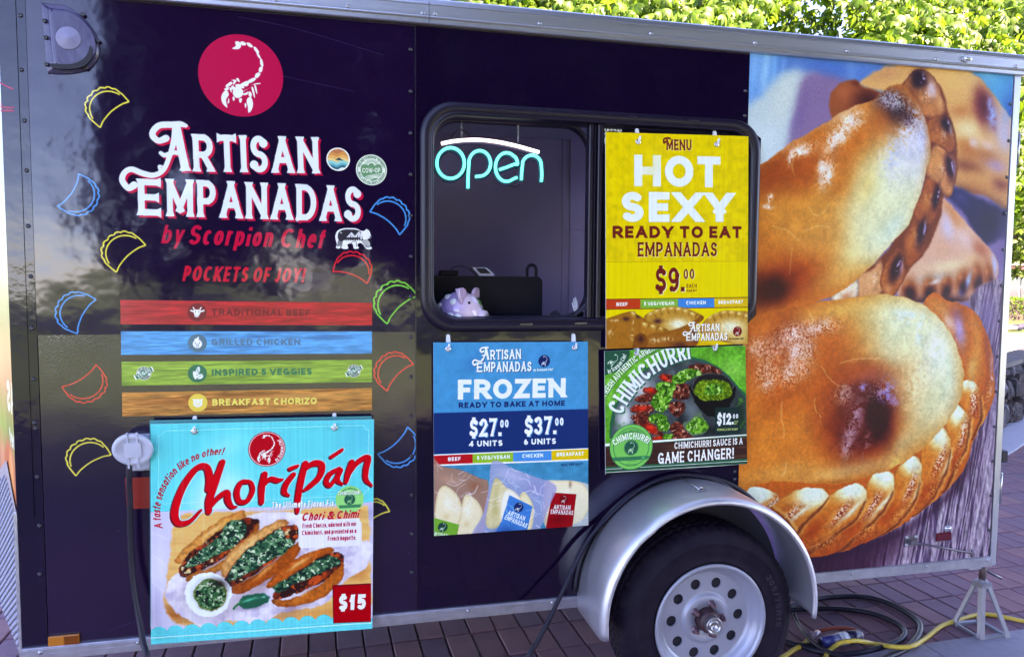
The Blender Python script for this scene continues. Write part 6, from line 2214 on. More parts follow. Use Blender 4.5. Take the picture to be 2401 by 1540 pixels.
lens(2268, 139, .021, .0105, -.0225, .012, M_CLEAR, 'marker_lamp', 'clear teardrop lamp on the top rail')
lens(2221, 1237, .017, .0095, -.006, .012, M_CLEAR, 'marker_lamp', 'clear oval lamp above the red reflector')
p = at(2213, 1258, y=-.01)
part(MB().box((p[0] - .039, -.014, p[2] - .018), (p[0] + .039, -.004, p[2] + .018), bev=.005), 'side_reflector', M_REDLENS, label='dark red side reflector')
p = at(149, 1501, y=-.012)
o = part(MB().box((p[0] - .044, -.013, p[2] - .0155), (p[0] + .044, -.003, p[2] + .0155), bev=.002), 'side_reflector', M_AMBER, label='amber side reflector')
b = MB()
for k in range(14):
    x = p[0] + .003 + k * .0029
    b.box((x, -.0146, p[2] - .0135), (x + .0013, -.0128, p[2] + .0135))
part(b, 'lens_rib', mat('amber_rib', (.3, .06, .006), rough=.3), o)
p, r = at(2136, 1268, y=-.006), at(2278, 1296, y=-.02)
M_HOLD = mat('dark_zinc', (.16, .14, .16), rough=.45, metal=.6)
hb = part(MB().box((p[0] - .03, -.0075, p[2] - .02), (p[0] + .03, -.004, p[2] + .024)), 'door_holdback', M_HOLD)
part(MB().tube([(p[0] - .006, -.018, p[2]), tuple(r)], .0042, 8).tube([(r[0], r[1], r[2] - .016), (r[0] + .002, r[1], r[2] + .014)], .004, 8).box((p[0] - .012, -.022, p[2] - .008), (p[0] + .008, -.006, p[2] + .008)), 'holdback_rod', M_HOLD, hb)
for dx, dz in ((-.023, -.014), (-.023, .018), (.022, .018)):
    screw(p[0] + dx, p[2] + dz, -.0075, BOLT_ME, hb)
# rear hinges, latch and tail lamp that peep out past the corner
for fy, n in ((350, 1), (1140, 2)):
    p = at(2390 if n == 1 else 2351, fy, y=.03)
    hz = p[2]
    part(MB().cyl((2.722, .02, hz - .065), (2.722, .02, hz + .065), .011, n=14).box((2.704, .012, hz - .045), (2.722, .03, hz + .045)), 'door_hinge', M_STEEL)
p = at(2352, 1067, y=.03)
part(MB().box((2.706, .0, p[2] - .024), (2.742, .05, p[2] + .026), bev=.005), 'door_stop', M_RUBBER)
p = at(2331, 1288, y=.03)
part(MB().box((2.7065, .004, p[2] - .042), (2.714, .05, p[2] + .042), bev=.002), 'tail_lamp', M_REDLENS)
part(MB().box((2.63, .06, .345), (2.70, .5, .388), bev=.004), 'rear_sill', M_ALU_D)

# ---- power inlet with its round lid lifted over the cord
pi_ = [at(x, y, y=-.01) for x, y in ((296, 1019), (350, 1019), (351, 1101), (299, 1103))]
x0, x1, z0, z1 = pi_[0][0], pi_[1][0] + .012, pi_[3][2], pi_[0][2]
inlet = part(MB().prism(rrect(x0, z0, x1, z1, .008)[::-1], -.016, -.001), 'power_inlet', M_GPLAST)
cx, cz = (x0 + x1) / 2 + .004, (z0 + z1) / 2 - .004
part(MB().lathe([(.052, -.016), (.052, -.026), (.049, -.028), (.044, -.028), (.042, -.024), (.0002, -.022)], (cx, cz), 40), 'inlet_collar', M_GPLAST, inlet)
lid = at(312, 1052, y=-.066)
Mt = Matrix.Rotation(math.radians(14), 3, 'X')
b = MB()
for k, (r, d) in enumerate(((.057, .0), (.057, -.008), (.053, -.013), (.044, -.014), (.042, -.012), (.001, -.011))):
    pass
L = [[tuple(Vector(lid) + Mt @ Vector((r * 1.02 * math.cos(2 * PI * j / 40), d, r * .93 * math.sin(2 * PI * j / 40)))) for j in range(40)] for r, d in ((.052, .004), (.057, .001), (.057, -.007), (.053, -.011), (.043, -.0115), (.041, -.0095), (.0003, -.009))]
b.loft(L, smooth=True)
b.loft([L[0], [tuple(Vector(lid) + Mt @ Vector((.0003 * math.cos(2 * PI * j / 40), .004, .0003 * math.sin(2 * PI * j / 40)))) for j in range(40)]])
lido = part(b, 'inlet_lid', M_GPLAST, inlet)
for (xa, xb, za, zb, d) in ((-.022, .026, -.022, .026, -.0145), (-.016, -.011, -.06, -.022, -.015), (.011, .016, -.06, -.022, -.015), (-.013, -.008, .026, .058, -.015), (.014, .019, .026, .058, -.015)):
    b = MB()
    V = [tuple(Vector(lid) + Mt @ Vector((x, y, z))) for z in (za, zb) for y in (d, -.006) for x in (xa, xb)]
    b.add(V, [(0, 1, 3, 2), (4, 6, 7, 5), (0, 4, 5, 1), (2, 3, 7, 6), (0, 2, 6, 4), (1, 5, 7, 3)])
    part(b, 'lid_rib' if xb - xa < .02 else 'lid_boss', M_GPLAST, inlet)
part(MB().cyl((lid[0] - .02, -.04, z1 - .004), (lid[0] + .03, -.04, z1 - .004), .006, n=12).box((lid[0] - .012, -.05, z1 - .02), (lid[0] + .02, -.012, z1 + .0)), 'lid_hinge', M_GPLAST, inlet)
for dx, dz in ((-.03, .03), (.034, .03), (.034, -.036)):
    screw(cx + dx, cz + dz, -.0285 if abs(dx) < .02 else -.0165, BOLT_ME, inlet)

# ---- mudguard
FC, FR = (1.2445, .43), .417
b = MB()
na = 64
prof = [(FR - .004, -.002), (FR, -.002), (FR, -.20), (FR + .0, -.232), (FR - .004, -.247), (FR - .012, -.258), (FR - .021, -.262), (FR - .027, -.259), (FR - .029, -.252), (FR - .024, -.246), (FR - .012, -.236), (FR - .0045, -.2), (FR - .004, -.002)]
rnd = random.Random(4)
dents = [(math.radians(196), -.24, .0085, .09), (math.radians(128), -.235, .005, .06), (math.radians(170), -.1, .004, .2)]
L = []
for k in range(na + 1):
    a = math.radians(-7 + 194 * k / na)
    row = []
    for r, y in prof:
        for da, dy, dep, w in dents:
            r -= dep * math.exp(-((a - da) / w) ** 2 - ((y - dy) / .05) ** 2)
        row.append((FC[0] + r * math.cos(a), y, FC[1] + r * math.sin(a)))
    L.append(row)
b.loft(L, caps=True, smooth=True)
M_FEND = mat('scuffed_fender_aluminium', (.72, .72, .77), rough=.45, metal=.85, noise=(9, .4, (.44, .44, .52)), bump=[(7., .002, 2.), (90., .0002, 3.)])
fender = part(b, 'mudguard', M_FEND)
p, r = at(1618, 1119, y=-.05), at(1663, 1154, y=-.17)
lug = part(MB().tube([(1.222, -.02, .853), (1.222, -.1, .853), (1.224, -.165, .8515)], .0032, 8), 'stay_rod', M_STEEL, fender)
part(MB().box((1.205, -.185, .848), (1.243, -.158, .852), bev=.0015).tube([(1.212, -.178, .853), (1.224, -.172, .860), (1.237, -.166, .853)], .0035, 8), 'stay_clip', M_STEEL, fender)
b = MB()
L = []
for k in range(60):
    a = math.radians(5 + 172 * k / 59)
    r = FR + .003
    L.append((FC[0] + (r + .008) * math.cos(a), -.012, FC[1] + (r + .008) * math.sin(a)))
part(MB().tube(L, .0085, 8), 'fender_seal', M_RUBBER, fender)
b = MB().box((.85, .012, .40), (1.65, .30, .84))
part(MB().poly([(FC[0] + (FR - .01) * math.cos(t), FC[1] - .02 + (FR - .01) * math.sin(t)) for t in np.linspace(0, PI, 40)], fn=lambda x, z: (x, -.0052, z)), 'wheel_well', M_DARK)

# ---- wheel
WC = (1.262, .376)
WY = -.208
TR = .342
wheel = thing('wheel', None, None, (WC[0], -.1, WC[1]))
attach(wheel, trailer)
tp = [(.205, -.185), (.212, -.195), (.222, -.2015), (.226, -.2025), (.228, -.2005), (.25, -.206), (.268, -.208), (.285, -.207), (.287, -.2085), (.292, -.2085), (.294, -.206), (.308, -.202), (.322, -.194), (.332, -.183), (.338, -.170), (.3415, -.158), (.342, -.142), (.333, -.139), (.333, -.134), (.3425, -.131), (.343, -.112), (.333, -.109), (.333, -.103), (.343, -.1), (.343, -.078), (.333, -.075), (.333, -.07), (.342, -.067), (.34, -.045), (.33, -.03), (.3, -.018), (.25, -.016), (.205, -.03)]
N = 180


def tread(r, k):
    return r - (.006 if r > .331 and k % 3 == 0 else 0)


b = MB().lathe(tp, WC, N, rfun=tread)
tyre = mat('tyre_rubber', (.008, .004, .012), rough=.7, spec=.18, noise=(18, .6, (.02, .014, .024)), bump=[(70., .0006, 3.)])
M_LETTER = mat('tyre_lettering', (.016, .011, .023), rough=.55)
ty = part(b, 'tyre', tyre, wheel)


def ring_text(t, r, a0, a1, h, y, name='sidewall_lettering'):
    b = MB()
    P, L = text_polys(t, .2, .9, 0, 0, .18), text_len(t, .9, .18)
    for i, q in enumerate(P):
        an = np.radians(a0 + (a1 - a0) * q[:, 0] / L)
        rr = r + q[:, 1] * h
        b.add([(WC[0] + x, y - .00003 * (i % 9), WC[1] + z) for x, z in zip(rr * np.cos(an), rr * np.sin(an))], [tuple(range(len(q)))[::-1]])
    part(b, name, M_LETTER, ty)


ring_text('205/75R15', .255, 36, -8, .022, -.2095)
M_RIM = mat('silver_wheel_paint', (.36, .37, .44), rough=.4, metal=.35, noise=(14, .35, (.33, .33, .4)), bump=[(60., .0002, 2.)])
b = MB().lathe([(.212, -.199), (.2155, -.203), (.2125, -.2085), (.206, -.209), (.2, -.205), (.197, -.198), (.193, -.186), (.186, -.180), (.181, -.176), (.178, -.165), (.172, -.1595), (.166, -.1575)], WC, 72)
b.lathe([(.166, -.1575), (.166, -.08)], WC, 72)
rim = part(b, 'rim', M_RIM, wheel)
holes = [[(WC[0] + .1315 * math.cos(t) + .0195 * math.cos(a), WC[1] + .1315 * math.sin(t) + .0195 * math.sin(a)) for a in np.linspace(0, 2 * PI, 17)[:-1]] for t in [math.radians(72 + 36 * k) for k in range(10)]]
ring_o = [(WC[0] + .1665 * math.cos(a), WC[1] + .1665 * math.sin(a)) for a in np.linspace(0, 2 * PI, 73)[:-1]]
ring_i = [(WC[0] + .098 * math.cos(a), WC[1] + .098 * math.sin(a)) for a in np.linspace(0, 2 * PI, 49)[:-1]]
b = MB().prism(ring_o, -.158, -.152, [ring_i] + holes)
b.lathe([(.098, -.158), (.093, -.1585), (.089, -.1625), (.086, -.168), (.080, -.170), (.064, -.170), (.060, -.1675), (.044, -.1665), (.041, -.160)], WC, 48)
part(b, 'disc', M_RIM, rim)
b = MB().lathe([(.16, -.148), (.05, -.147), (.01, -.147)], WC, 40)
part(b, 'brake_drum', M_DARK, rim)
M_RUST = mat('rusty_hub', (.06, .022, .026), rough=.55, noise=(50, .7, (.03, .014, .022)))
b = MB().lathe([(.0405, -.160), (.0405, -.195), (.038, -.2), (.031, -.203), (.029, -.204)], WC, 32)
hub = part(b, 'hub', M_RUST, rim)
part(MB().lathe([(.029, -.203), (.0295, -.218), (.0305, -.219), (.0305, -.2265), (.029, -.228), (.024, -.228), (.022, -.2235), (.019, -.2225), (.018, -.2265), (.013, -.2265), (.011, -.2195), (.0002, -.219)], WC, 32), 'hub_cap', M_STEEL, rim)
NUT = None
for k in range(5):
    a = math.radians(74 + 72 * k)
    x, z = WC[0] + .0572 * math.cos(a), WC[1] + .0572 * math.sin(a)
    if NUT is None:
        b = MB().lathe([(.0145, 0.), (.0145, -.0025), (.0108, -.006), (.0105, -.016), (.0085, -.019), (.007, -.019), (.0065, -.027), (.0002, -.0275)], (0, 0), 6, smooth=False)
        NUT = part(b, 'wheel_nut', [M_RIM], rim, origin=None)
        NUT.location = (0, 0, 0)
        NUT.parent = None
        NUT.location = (x, -.170, z)
        attach(NUT, rim)
        NUT.data.materials[0] = mat('stained_nut', (.2, .12, .14), rough=.45, metal=.5, noise=(60, .8, (.12, .03, .03)))
    else:
        again(NUT, (x, -.170, z), rim)
b = MB().cyl((WC[0], -.15, WC[1]), (WC[0], 1.7, WC[1]), .03, n=12)
part(b, 'axle', M_DARK)

# ------------------------------------------------------------------ hanging boards
BOARD = {'chori': ('turquoise board picturing three filled baguettes, the lowest board by the black power cord', paint_chori), 'frozen': ('blue board for frozen packs, hanging under the open half of the serving window', paint_frozen),
         'menu': ('tall yellow menu board hanging over the right half of the serving window', paint_menu), 'chimi': ('green board picturing sliced meat and a bowl of green sauce, above the mudguard', paint_chimi)}
GROM = {'chori': ((456, 1011), (784, 1003)), 'frozen': ((1050.5, 818), (1347, 815)), 'menu': ((1496, 333), (1680, 339)), 'chimi': ((1492, 828), (1676, 817))}
STRIP = {'chori': ((457, 975), (784, 968)), 'frozen': ((1050.5, 784), (1344, 782)), 'menu': ((1493, 302), (1675, 307)), 'chimi': ((1491, 804), (1674, 796))}
M_COR = mat('board_edge', (.7, .72, .74), rough=.5)
M_RING = mat('nickel_eyelet', (.7, .7, .74), rough=.2, metal=1.)
for k, (label, fn) in BOARD.items():
    c = fn()
    Y = BOARD_Y[k]
    q = [at(x, y, y=Y) for x, y in BOARD_P[k]]
    pts = [(r[0], r[2]) for r in q][::-1]
    base = (sum(p[0] for p in pts) / 4, Y, min(p[1] for p in pts))
    t = thing('poster_board', label, 'sign', base, 'boards hung on hooks')
    gp = [at(x, y, y=Y) for x, y in GROM[k]]
    b = MB().prism(pts, Y, Y + .004)
    n = len(b.f)
    mp = print_mat(k + '_board_print', c, rough=.42, spec=.1, bump=[(4., .0025, 1.)])
    front = [i for i, f in enumerate(b.f) if all(abs(b.v[j][1] - Y) < 1e-5 for j in f)]
    for i in front:
        b.mi[i] = 1
    o = b.build('board', [M_COR, mp], t)
    uv_plane(o, c)
    if k == 'chori':
        q2 = [at(x, y, y=Y + .022) for x, y in ((356, 985), (871, 975), (869, 1440), (357, 1470))]
        MB().prism([(r[0] - (.006 if i in (0, 3) else 0), r[2]) for i, r in enumerate(q2)][::-1], Y + .02, Y + .024).build('back_board', mat('teal_back_board', (.0, .25, .26), rough=.4), t)
    for r in gp:
        L = [[(r[0] + (.0072 + .0028 * math.cos(2 * PI * j / 8)) * math.cos(2 * PI * i / 20), Y - .0004 - .0022 * (1 + math.sin(2 * PI * j / 8)) * .5, r[2] + (.0072 + .0028 * math.cos(2 * PI * j / 8)) * math.sin(2 * PI * i / 20)) for j in range(8)] for i in range(21)]
        MB().loft(L, smooth=True).build('eyelet', M_RING, t)
        MB().lathe([(.0055, Y - .0006), (.0001, Y - .0006)], (r[0], r[2]), 12).build('eyelet_hole', M_DARK, t)
    for (sx, sy), r in zip(STRIP[k], gp):
        s = at(sx, sy, y=-.006)
        zt = s[2]
        x = s[0]
        h = MB()
        h.loft([[(x - w, y0, z), (x + w, y0, z), (x + w, y1, z), (x - w, y1, z)] for z, w, y0, y1 in ((r[2] - .01, .0075, -.012, -.004), (r[2] + .012, .0075, -.016, -.004), (zt - .012, .0066, -.0125, -.004), (zt - .003, .0058, -.010, -.004), (zt, .0042, -.008, -.004))], caps=True)
        h.tube(smooth3([(r[0], -.012, r[2] - .006), (r[0], Y - .002, r[2] - .004), (r[0] + .0005, Y - .010, r[2] + .002), (r[0] + .0015, Y - .0135, r[2] + .012), (r[0] + .0025, Y - .013, r[2] + .019)], 5), [.0042] * 16 + [.004, .0038, .0036, .0032, .002], 8)
        hk = part(h, 'adhesive_hook', M_WPLAST)

# ------------------------------------------------------------------ neon sign
NY = .05
Z6 = lambda *p: [tuple(at(996.6 + x * .13429, 281.4 + y * .13429, y=NY)) for x, y in p]
neon = thing('neon_sign', 'lit turquoise tube sign reading open under a white arc, hanging in the window', 'neon sign', tuple(at(1150, 380, y=NY)))
ell = lambda cx, cy, rx, ry, a0, a1, n=26, rot=0: [(cx + rx * math.cos(math.radians(a)), cy - ry * math.sin(math.radians(a))) for a in np.linspace(a0, a1, n)]
M_NEON = mat('turquoise_tube', (.0, .5, .5), rough=.4, emit=(0., .95, .8), estr=.2)
M_NEONW = mat('white_tube', (.8, .8, .8), rough=.4, emit=(.95, .98, 1.), estr=.3)
M_ACR = mat('dark_acrylic_backing', (.03, .026, .07), rough=.2, spec=.7)
letters = [ell(447, 755, 240, 268, 90, 450, 48),
           [(750, 1195), (752, 1000), (764, 800)] + ell(955, 760, 190, 222, 178, -84, 34)[1:] + [(875, 992)],
           [(1295, 870), (1440, 822), (1560, 775)] + ell(1425, 765, 190, 190, -12, 40, 8)[1:] + ell(1425, 825, 195, 250, 50, 300, 34) + [(1610, 1002)],
           [(1682, 1052), (1690, 900), (1702, 800)] + ell(1865, 790, 165, 172, 165, 12, 20) + [(2036, 870), (2040, 980), (2030, 1080)]]
for p in letters:
    MB().tube(smooth3(Z6(*p), 2), .0056, 10).build('tube_letter', M_NEON, neon)
arc = [(285, 415), (500, 372), (760, 350), (1000, 352), (1300, 390), (1600, 455), (1800, 510), (1990, 565)]
MB().tube(smooth3(Z6(*arc), 4), .006, 10).build('tube_arc', M_NEONW, neon)
b = MB()
for p in letters + [arc]:
    pts = [(x + .001, y + .012, z - .004) for x, y, z in smooth3(Z6(*p), 2)]
    P = np.array([(x, z) for x, y, z in pts])
    L = []
    for i in range(len(P)):
        d = P[min(i + 1, len(P) - 1)] - P[max(i - 1, 0)]
        d /= np.hypot(*d) + 1e-9
        n = np.array([-d[1], d[0]]) * .0105
        L.append([(P[i][0] + n[0], NY + .010, P[i][1] + n[1]), (P[i][0] - n[0], NY + .010, P[i][1] - n[1]), (P[i][0] - n[0], NY + .016, P[i][1] - n[1]), (P[i][0] + n[0], NY + .016, P[i][1] + n[1])])
    b.loft(L, caps=True)
b.build('backing', M_ACR, neon)
for fx in (1083, 1216):
    x = at(fx, 300, y=NY)[0]
    zb = at(fx, 323 if fx < 1100 else 333, y=NY)[2]
    b = MB()
    z, k = zb, 0
    while z < 2.16:
        r = .0042
        L = [(x + (r * .6 * math.cos(a) if k % 2 else 0), NY + .006 + (0 if k % 2 else r * .6 * math.cos(a)), z + .006 + .0065 * math.sin(a)) for a in np.linspace(0, 2 * PI, 9)]
        b.tube(L, .0011, 4, caps=False)
        z += .0102
        k += 1
    b.build('chain', M_STEEL, neon)
MB().tube(smooth3(Z6((455, 320), (500, 240), (590, 165), (680, 185), (780, 285)), 6), .0018, 6).build('lead', M_CABLE, neon)
MB().tube(smooth3(Z6((1480, 1140), (1560, 1172), (1630, 1155), (1665, 1110)), 6), .0015, 6).build('lead', M_CABLE, neon)

# ------------------------------------------------------------------ things on the counter
CZ_ = 1.42
pc = at(1084, 722, y=.12)
pig = thing('piggy_bank', 'pink and lilac spotted china pig with a green star, on the serving window counter', 'piggy bank', (pc[0], .12, CZ_))
m = mat('glazed_pig', (.62, .42, .62), rough=.12, coat=.8, coat_rough=.05)
nt = m.node_tree
tc, sp, rp = nt.nodes.new('ShaderNodeTexCoord'), nt.nodes.new('ShaderNodeSeparateXYZ'), nt.nodes.new('ShaderNodeValToRGB')
nt.links.new(tc.outputs['Object'], sp.inputs[0])
mr = nt.nodes.new('ShaderNodeMapRange')
mr.inputs[1].default_value, mr.inputs[2].default_value = -.07, .06
nt.links.new(sp.outputs[0], mr.inputs[0])
nt.links.new(mr.outputs[0], rp.inputs[0])
rp.color_ramp.elements[0].color, rp.color_ramp.elements[0].position = (.46, .32, .66, 1), .2
rp.color_ramp.elements[1].color, rp.color_ramp.elements[1].position = (.82, .6, .7, 1), .6
nt.links.new(rp.outputs[0], nt.nodes['Principled BSDF'].inputs['Base Color'])
S = .094
bm_ = bmesh.new()
# one continuous body: rump, head and snout blended from rings along the pig's length
ax = Vector((.83, -.56, 0)).normalized()
side = Vector((-ax.y, ax.x, 0))
rings = [(-1., .02, 0), (-.96, .28, 0), (-.82, .55, 0), (-.55, .78, .02), (-.2, .9, .03), (.15, .86, .02), (.45, .74, .0), (.66, .56, -.06), (.74, .42, -.14), (.80, .335, -.2), (.95, .325, -.22), (1.0, .30, -.22), (1.01, .02, -.22)]
L = []
for u, r, dz in rings:
    L.append([(pc[0] + ax.x * u * S + side.x * r * S * math.cos(a), .12 + ax.y * u * S + side.y * r * S * math.cos(a), CZ_ + .052 + dz * S + r * S * .82 * math.sin(a)) for a in np.linspace(0, 2 * PI, 25)[:-1]])
o = MB().loft(L, caps=True, smooth=True).build('body', m, pig, origin=(pc[0], .12, CZ_ + .05))
PB = lambda u, s_, h: Vector((pc[0], .12, CZ_ + .052)) + ax * u * S + side * s_ * S + Vector((0, 0, h * S))
M_PINK = mat('pink_glaze', (.7, .48, .66), rough=.15, coat=.8)
for s_ in (1, -1):
    base = PB(.22, .5 * s_, .48)
    tip = PB(.2, .86 * s_, .86)
    Lr = []
    fwd = ax
    for t, w in ((0, .30), (.35, .34), (.7, .24), (.92, .11), (1., .02)):
        c0 = base.lerp(tip, t)
        up_ = (tip - base).normalized()
        wd = up_.cross(fwd).normalized()
        Lr.append([tuple(c0 + wd * w * S * math.cos(a) + fwd * (.10 * S * math.sin(a) + (.1 * S * math.cos(a) ** 2))) for a in np.linspace(0, 2 * PI, 13)[:-1]])
    MB().loft(Lr, caps=True, smooth=True).build('ear', M_PINK, pig)
M_DOT = mat('white_dot', (.8, .82, .86), rough=.15, coat=.5)


def on_pig(u, ang, rad, name, mm, thick=.06):
    r = float(np.interp(u, [q[0] for q in rings], [q[1] for q in rings]))
    dz = float(np.interp(u, [q[0] for q in rings], [q[2] for q in rings]))
    a = math.radians(ang)
    p = PB(u, r * math.cos(a), dz + r * .82 * math.sin(a))
    nrm = (side * math.cos(a) + Vector((0, 0, 1)) * math.sin(a)).normalized()
    q = nrm.to_track_quat('Z', 'Y').to_matrix()
    MB().ball(p, (rad * S, rad * S, thick * S), 12, 6, q).build(name, mm, pig)


M_EYE = mat('pig_black', (.01, .008, .012), rough=.2)
for u, a_, r in ((-.75, 205, .11), (-.42, 190, .15), (-.1, 196, .16), (.18, 200, .17), (-.35, 130, .14), (-.02, 150, .15), (-.6, 160, .12), (.2, 232, .12)):
    on_pig(u, a_, r, 'spot', M_DOT)
on_pig(.52, 140, .06, 'eye', M_EYE)
on_pig(.52, 62, .06, 'eye', M_EYE)
for s_ in (.09, -.09):
    MB().ball(PB(1.01, s_, -.2), (.03 * S, .05 * S, .06 * S), 8, 6).build('nostril', M_EYE, pig)
q0 = (PB(.64, .03, .36))
nrm = (ax * .62 + Vector((0, 0, .62)) - side * -.05 + Vector((-.1, -.5, 0))).normalized()
tq = nrm.to_track_quat('Y', 'Z').to_matrix()
pts = [(( .17, .075)[k % 2] * S * math.cos(PI / 2 + k * PI / 5), (.17, .075)[k % 2] * S * math.sin(PI / 2 + k * PI / 5)) for k in range(10)]
b = MB()
b.prism(pts, -.003, .003)
b.v = [tuple(q0 + tq @ Vector(v)) for v in b.v]
b.build('star', mat('green_foil', (.03, .32, .05), rough=.25, metal=.4, noise=(160, .6, (.3, .3, .02))), pig)

M_CASE = mat('black_case', (.006, .005, .012), rough=.5, spec=.2)
case = thing('till_case', 'large black rounded case standing behind the piggy bank', 'case', (.55, .36, CZ_))
MB().prism(rrect(.20, CZ_ + .001, .768, 1.60, .024)[::-1], .30, .42).build('shell', M_CASE, case)
hp = [at(x, y, y=.33) for x, y in ((1236, 650), (1236, 632), (1240, 624), (1247, 621), (1254, 624), (1257, 632), (1257, 650))]
MB().tube(smooth3([tuple(p) for p in hp], 5), .006, 8, flat=1.).build('handle', M_CASE, case)
rp_ = [at(x, y, y=.34) for x, y in ((1105, 627), (1139, 627), (1158, 643), (1156, 652), (1122, 652))]
term = thing('card_reader', 'white card terminal lying on top of the black case', 'card reader', (.53, .36, 1.601))
MB().prism([(p[0], max(p[2], 1.6015)) for p in rp_][::-1], .325, .40).build('housing', mat('pale_terminal', (.5, .48, .6), rough=.35), term)
rq = [at(x, y, y=.322) for x, y in ((1115, 629), (1137, 629), (1151, 641), (1127, 641))]
MB().prism([(p[0], p[2]) for p in rq][::-1], .321, .3245).build('screen', M_DARK, term)
p = at(1052, 641, y=.34)
tag(MB().box((p[0] - .035, .32, 1.6015), (p[0] + .035, .38, 1.622), bev=.003).build('power_adapter', M_CASE), 'small black box with a looped lead, on the left of the black case', 'adapter')
tag(MB().tube(smooth3([tuple(at(x, y, y=.35)) for x, y in ((1053, 640), (1060, 629), (1075, 624), (1093, 627), (1110, 640), (1118, 649))], 6), .0016, 6).build('thin_lead', M_CABLE), 'thin black lead arching between the small box and the card terminal', 'lead')
b = MB()
L = []
rr = random.Random(3)
for i in range(9):
    u = i / 8
    row = []
    for j in range(9):
        v = j / 8
        h = (.052 * math.exp(-((u - .22) / .2) ** 2) + .03 * math.exp(-((u - .62) / .2) ** 2) + .055 * math.exp(-((u - 1.) / .14) ** 2)) * math.sin(PI * v) + .003
        row.append((.77 + .11 * u, .14 + .14 * v, CZ_ + h))
    L.append(row)
b.loft(L, closed=False, smooth=True)
tag(b.build('dark_cloth', mat('black_cloth', (.012, .01, .02), rough=.8), recalc=True), 'crumpled black cloth lying on the counter right of the black case', 'cloth')
cupp = at(1366, 740, y=.07)
cup = thing('straw_cup', 'dark cup of pale drinking straws behind the window mullion', 'cup', (.846, .075, CZ_))
MB().cyl((.848, .075, CZ_ + .001), (.848, .075, CZ_ + .05), .014, .017, 12).build('cup', M_CASE, cup)
b_ = mat('paper_straw', (.42, .42, .44), rough=.6)
for dx, tz in ((-.022, .085), (-.016, .098), (-.009, .104), (-.004, .092)):
    MB().cyl((.846 + dx * .2, .07, CZ_ + .01), (.838 + dx * .9, .068, CZ_ + tz), .0034, n=8).build('straw', b_, cup)

# ------------------------------------------------------------------ ground
M_JOINT = mat('paving_joint', (.05, .035, .05), rough=.9, noise=(60, .7, (.09, .085, .05)), bump=[(180., .004, 4.)])
M_GRASS = mat('lawn_grass', (.085, .16, .018), rough=.85, noise=(6, .6, (.05, .1, .012)), bump=[(140., .02, 4.)])
M_PATH = mat('pale_gravel', (.45, .37, .26), rough=.9, noise=(20, .4, (.36, .29, .2)), bump=[(160., .006, 4.)])


def sheet(name, pts, z, m, kind='structure'):
    b = MB()
    b.add([(x, y, z) for x, y in pts], [tuple(range(len(pts)))])
    return tag(b.build(name, m), None, None, kind=kind)


R_ = 900
sheet('ground', [(-R_, -R_), (R_, -R_), (R_, R_), (-R_, R_)], GZ - .03, M_GRASS)
pav = sheet('paving', [(-9, -7), (9.2, -7), (12, 6.0), (-9, 6.2)], GZ - .014, M_JOINT)
A0 = at(1043.3, 1491.1, z=GZ)
BA = math.radians(2.2)
BX, BY, GAP = .1148, .2215, .0065
ex, ey = np.array([math.cos(BA), math.sin(BA)]), np.array([-math.sin(BA), math.cos(BA)])


def slab_side(x, y):
    """In front of the concrete slab's edge?"""
    return x > 2.0 and y < .062 + (x - 2.2) * .03


cells = []
for i in range(-52, 80):
    for j in range(-14, 27):
        c0 = np.array([A0[0], A0[1]]) + ex * (i + .5) * BX + ey * (j + .5) * BY
        x, y = c0
        if y < -2.3 or y > 5.6 or x < -6 or x > 8.6 or slab_side(x, y + .1) or (x > 6 and (y - 3.45) > (x - 6.5) * .55):
            continue
        sx, sy, d = seen((x, y, GZ))
        vis = 0
        if d > .3 and -30 < sx < 2440 and -20 < sy < 1580:
            vis = 1 / d
            if -.98 < x < 2.7 and y > .02 and sy < seen((x, 0, .389))[1] - 60:
                pass
            lim = 1525 - .0955 * sx + 20
            if 60 < sx < 2310 and sy < lim:                          # hidden by the trailer's side
                vis = 0
        cells.append((vis, x, y))
cells.sort(key=lambda t: -t[0])
BR_M = [mat('brick_%s' % n, c, rough=.85, noise=(16, .55, d), bump=[(60., .0022, 5.)]) for n, c, d in (('plum', (.215, .1, .125), (.14, .062, .088)), ('rose', (.26, .12, .13), (.175, .078, .092)), ('grey', (.19, .1, .13), (.13, .066, .095)))]
rb = random.Random(11)


def brick_mb(b, x, y, j):
    hx, hy = (BX - GAP) / 2, (BY - GAP) / 2
    top = GZ + rb.uniform(-.0015, .0015)
    ti, tj = rb.uniform(-.008, .008), rb.uniform(-.006, .006)
    rot = rb.uniform(-.008, .008)
    e1, e2 = ex * math.cos(rot) + ey * math.sin(rot), ey * math.cos(rot) - ex * math.sin(rot)
    L = []
    for z, k in ((GZ - .03, 0), (top - .004, 0), (top, .004)):
        L.append([(x + e1[0] * u * (hx - k) + e2[0] * v * (hy - k), y + e1[1] * u * (hx - k) + e2[1] * v * (hy - k), z + (u * hx * ti + v * hy * tj if z > GZ - .02 else 0)) for u, v in ((-1, -1), (1, -1), (1, 1), (-1, 1))])
    b.loft(L, mi=j)
    n = len(b.v)
    b.f.append((n - 4, n - 3, n - 2, n - 1))
    b.sm.append(False)
    b.mi.append(j)


rest = MB()
VAR = []
for j in range(6):
    b = MB()
    brick_mb(b, 0, 0, 0)
    VAR.append(b.mesh('brick', BR_M[j % 3], recalc=False))
for n, (vis, x, y) in enumerate(cells):
    if n < 300 and vis > 0:
        o = bpy.data.objects.new('brick', VAR[rb.randrange(6)])
        COL.objects.link(o)
        o.location = (x, y, rb.uniform(-.0012, .0012))
        attach(o, pav)
    else:
        brick_mb(rest, x, y, rb.randrange(3))
o = rest.build('brick', BR_M, pav, recalc=False)
o['kind'] = 'stuff'
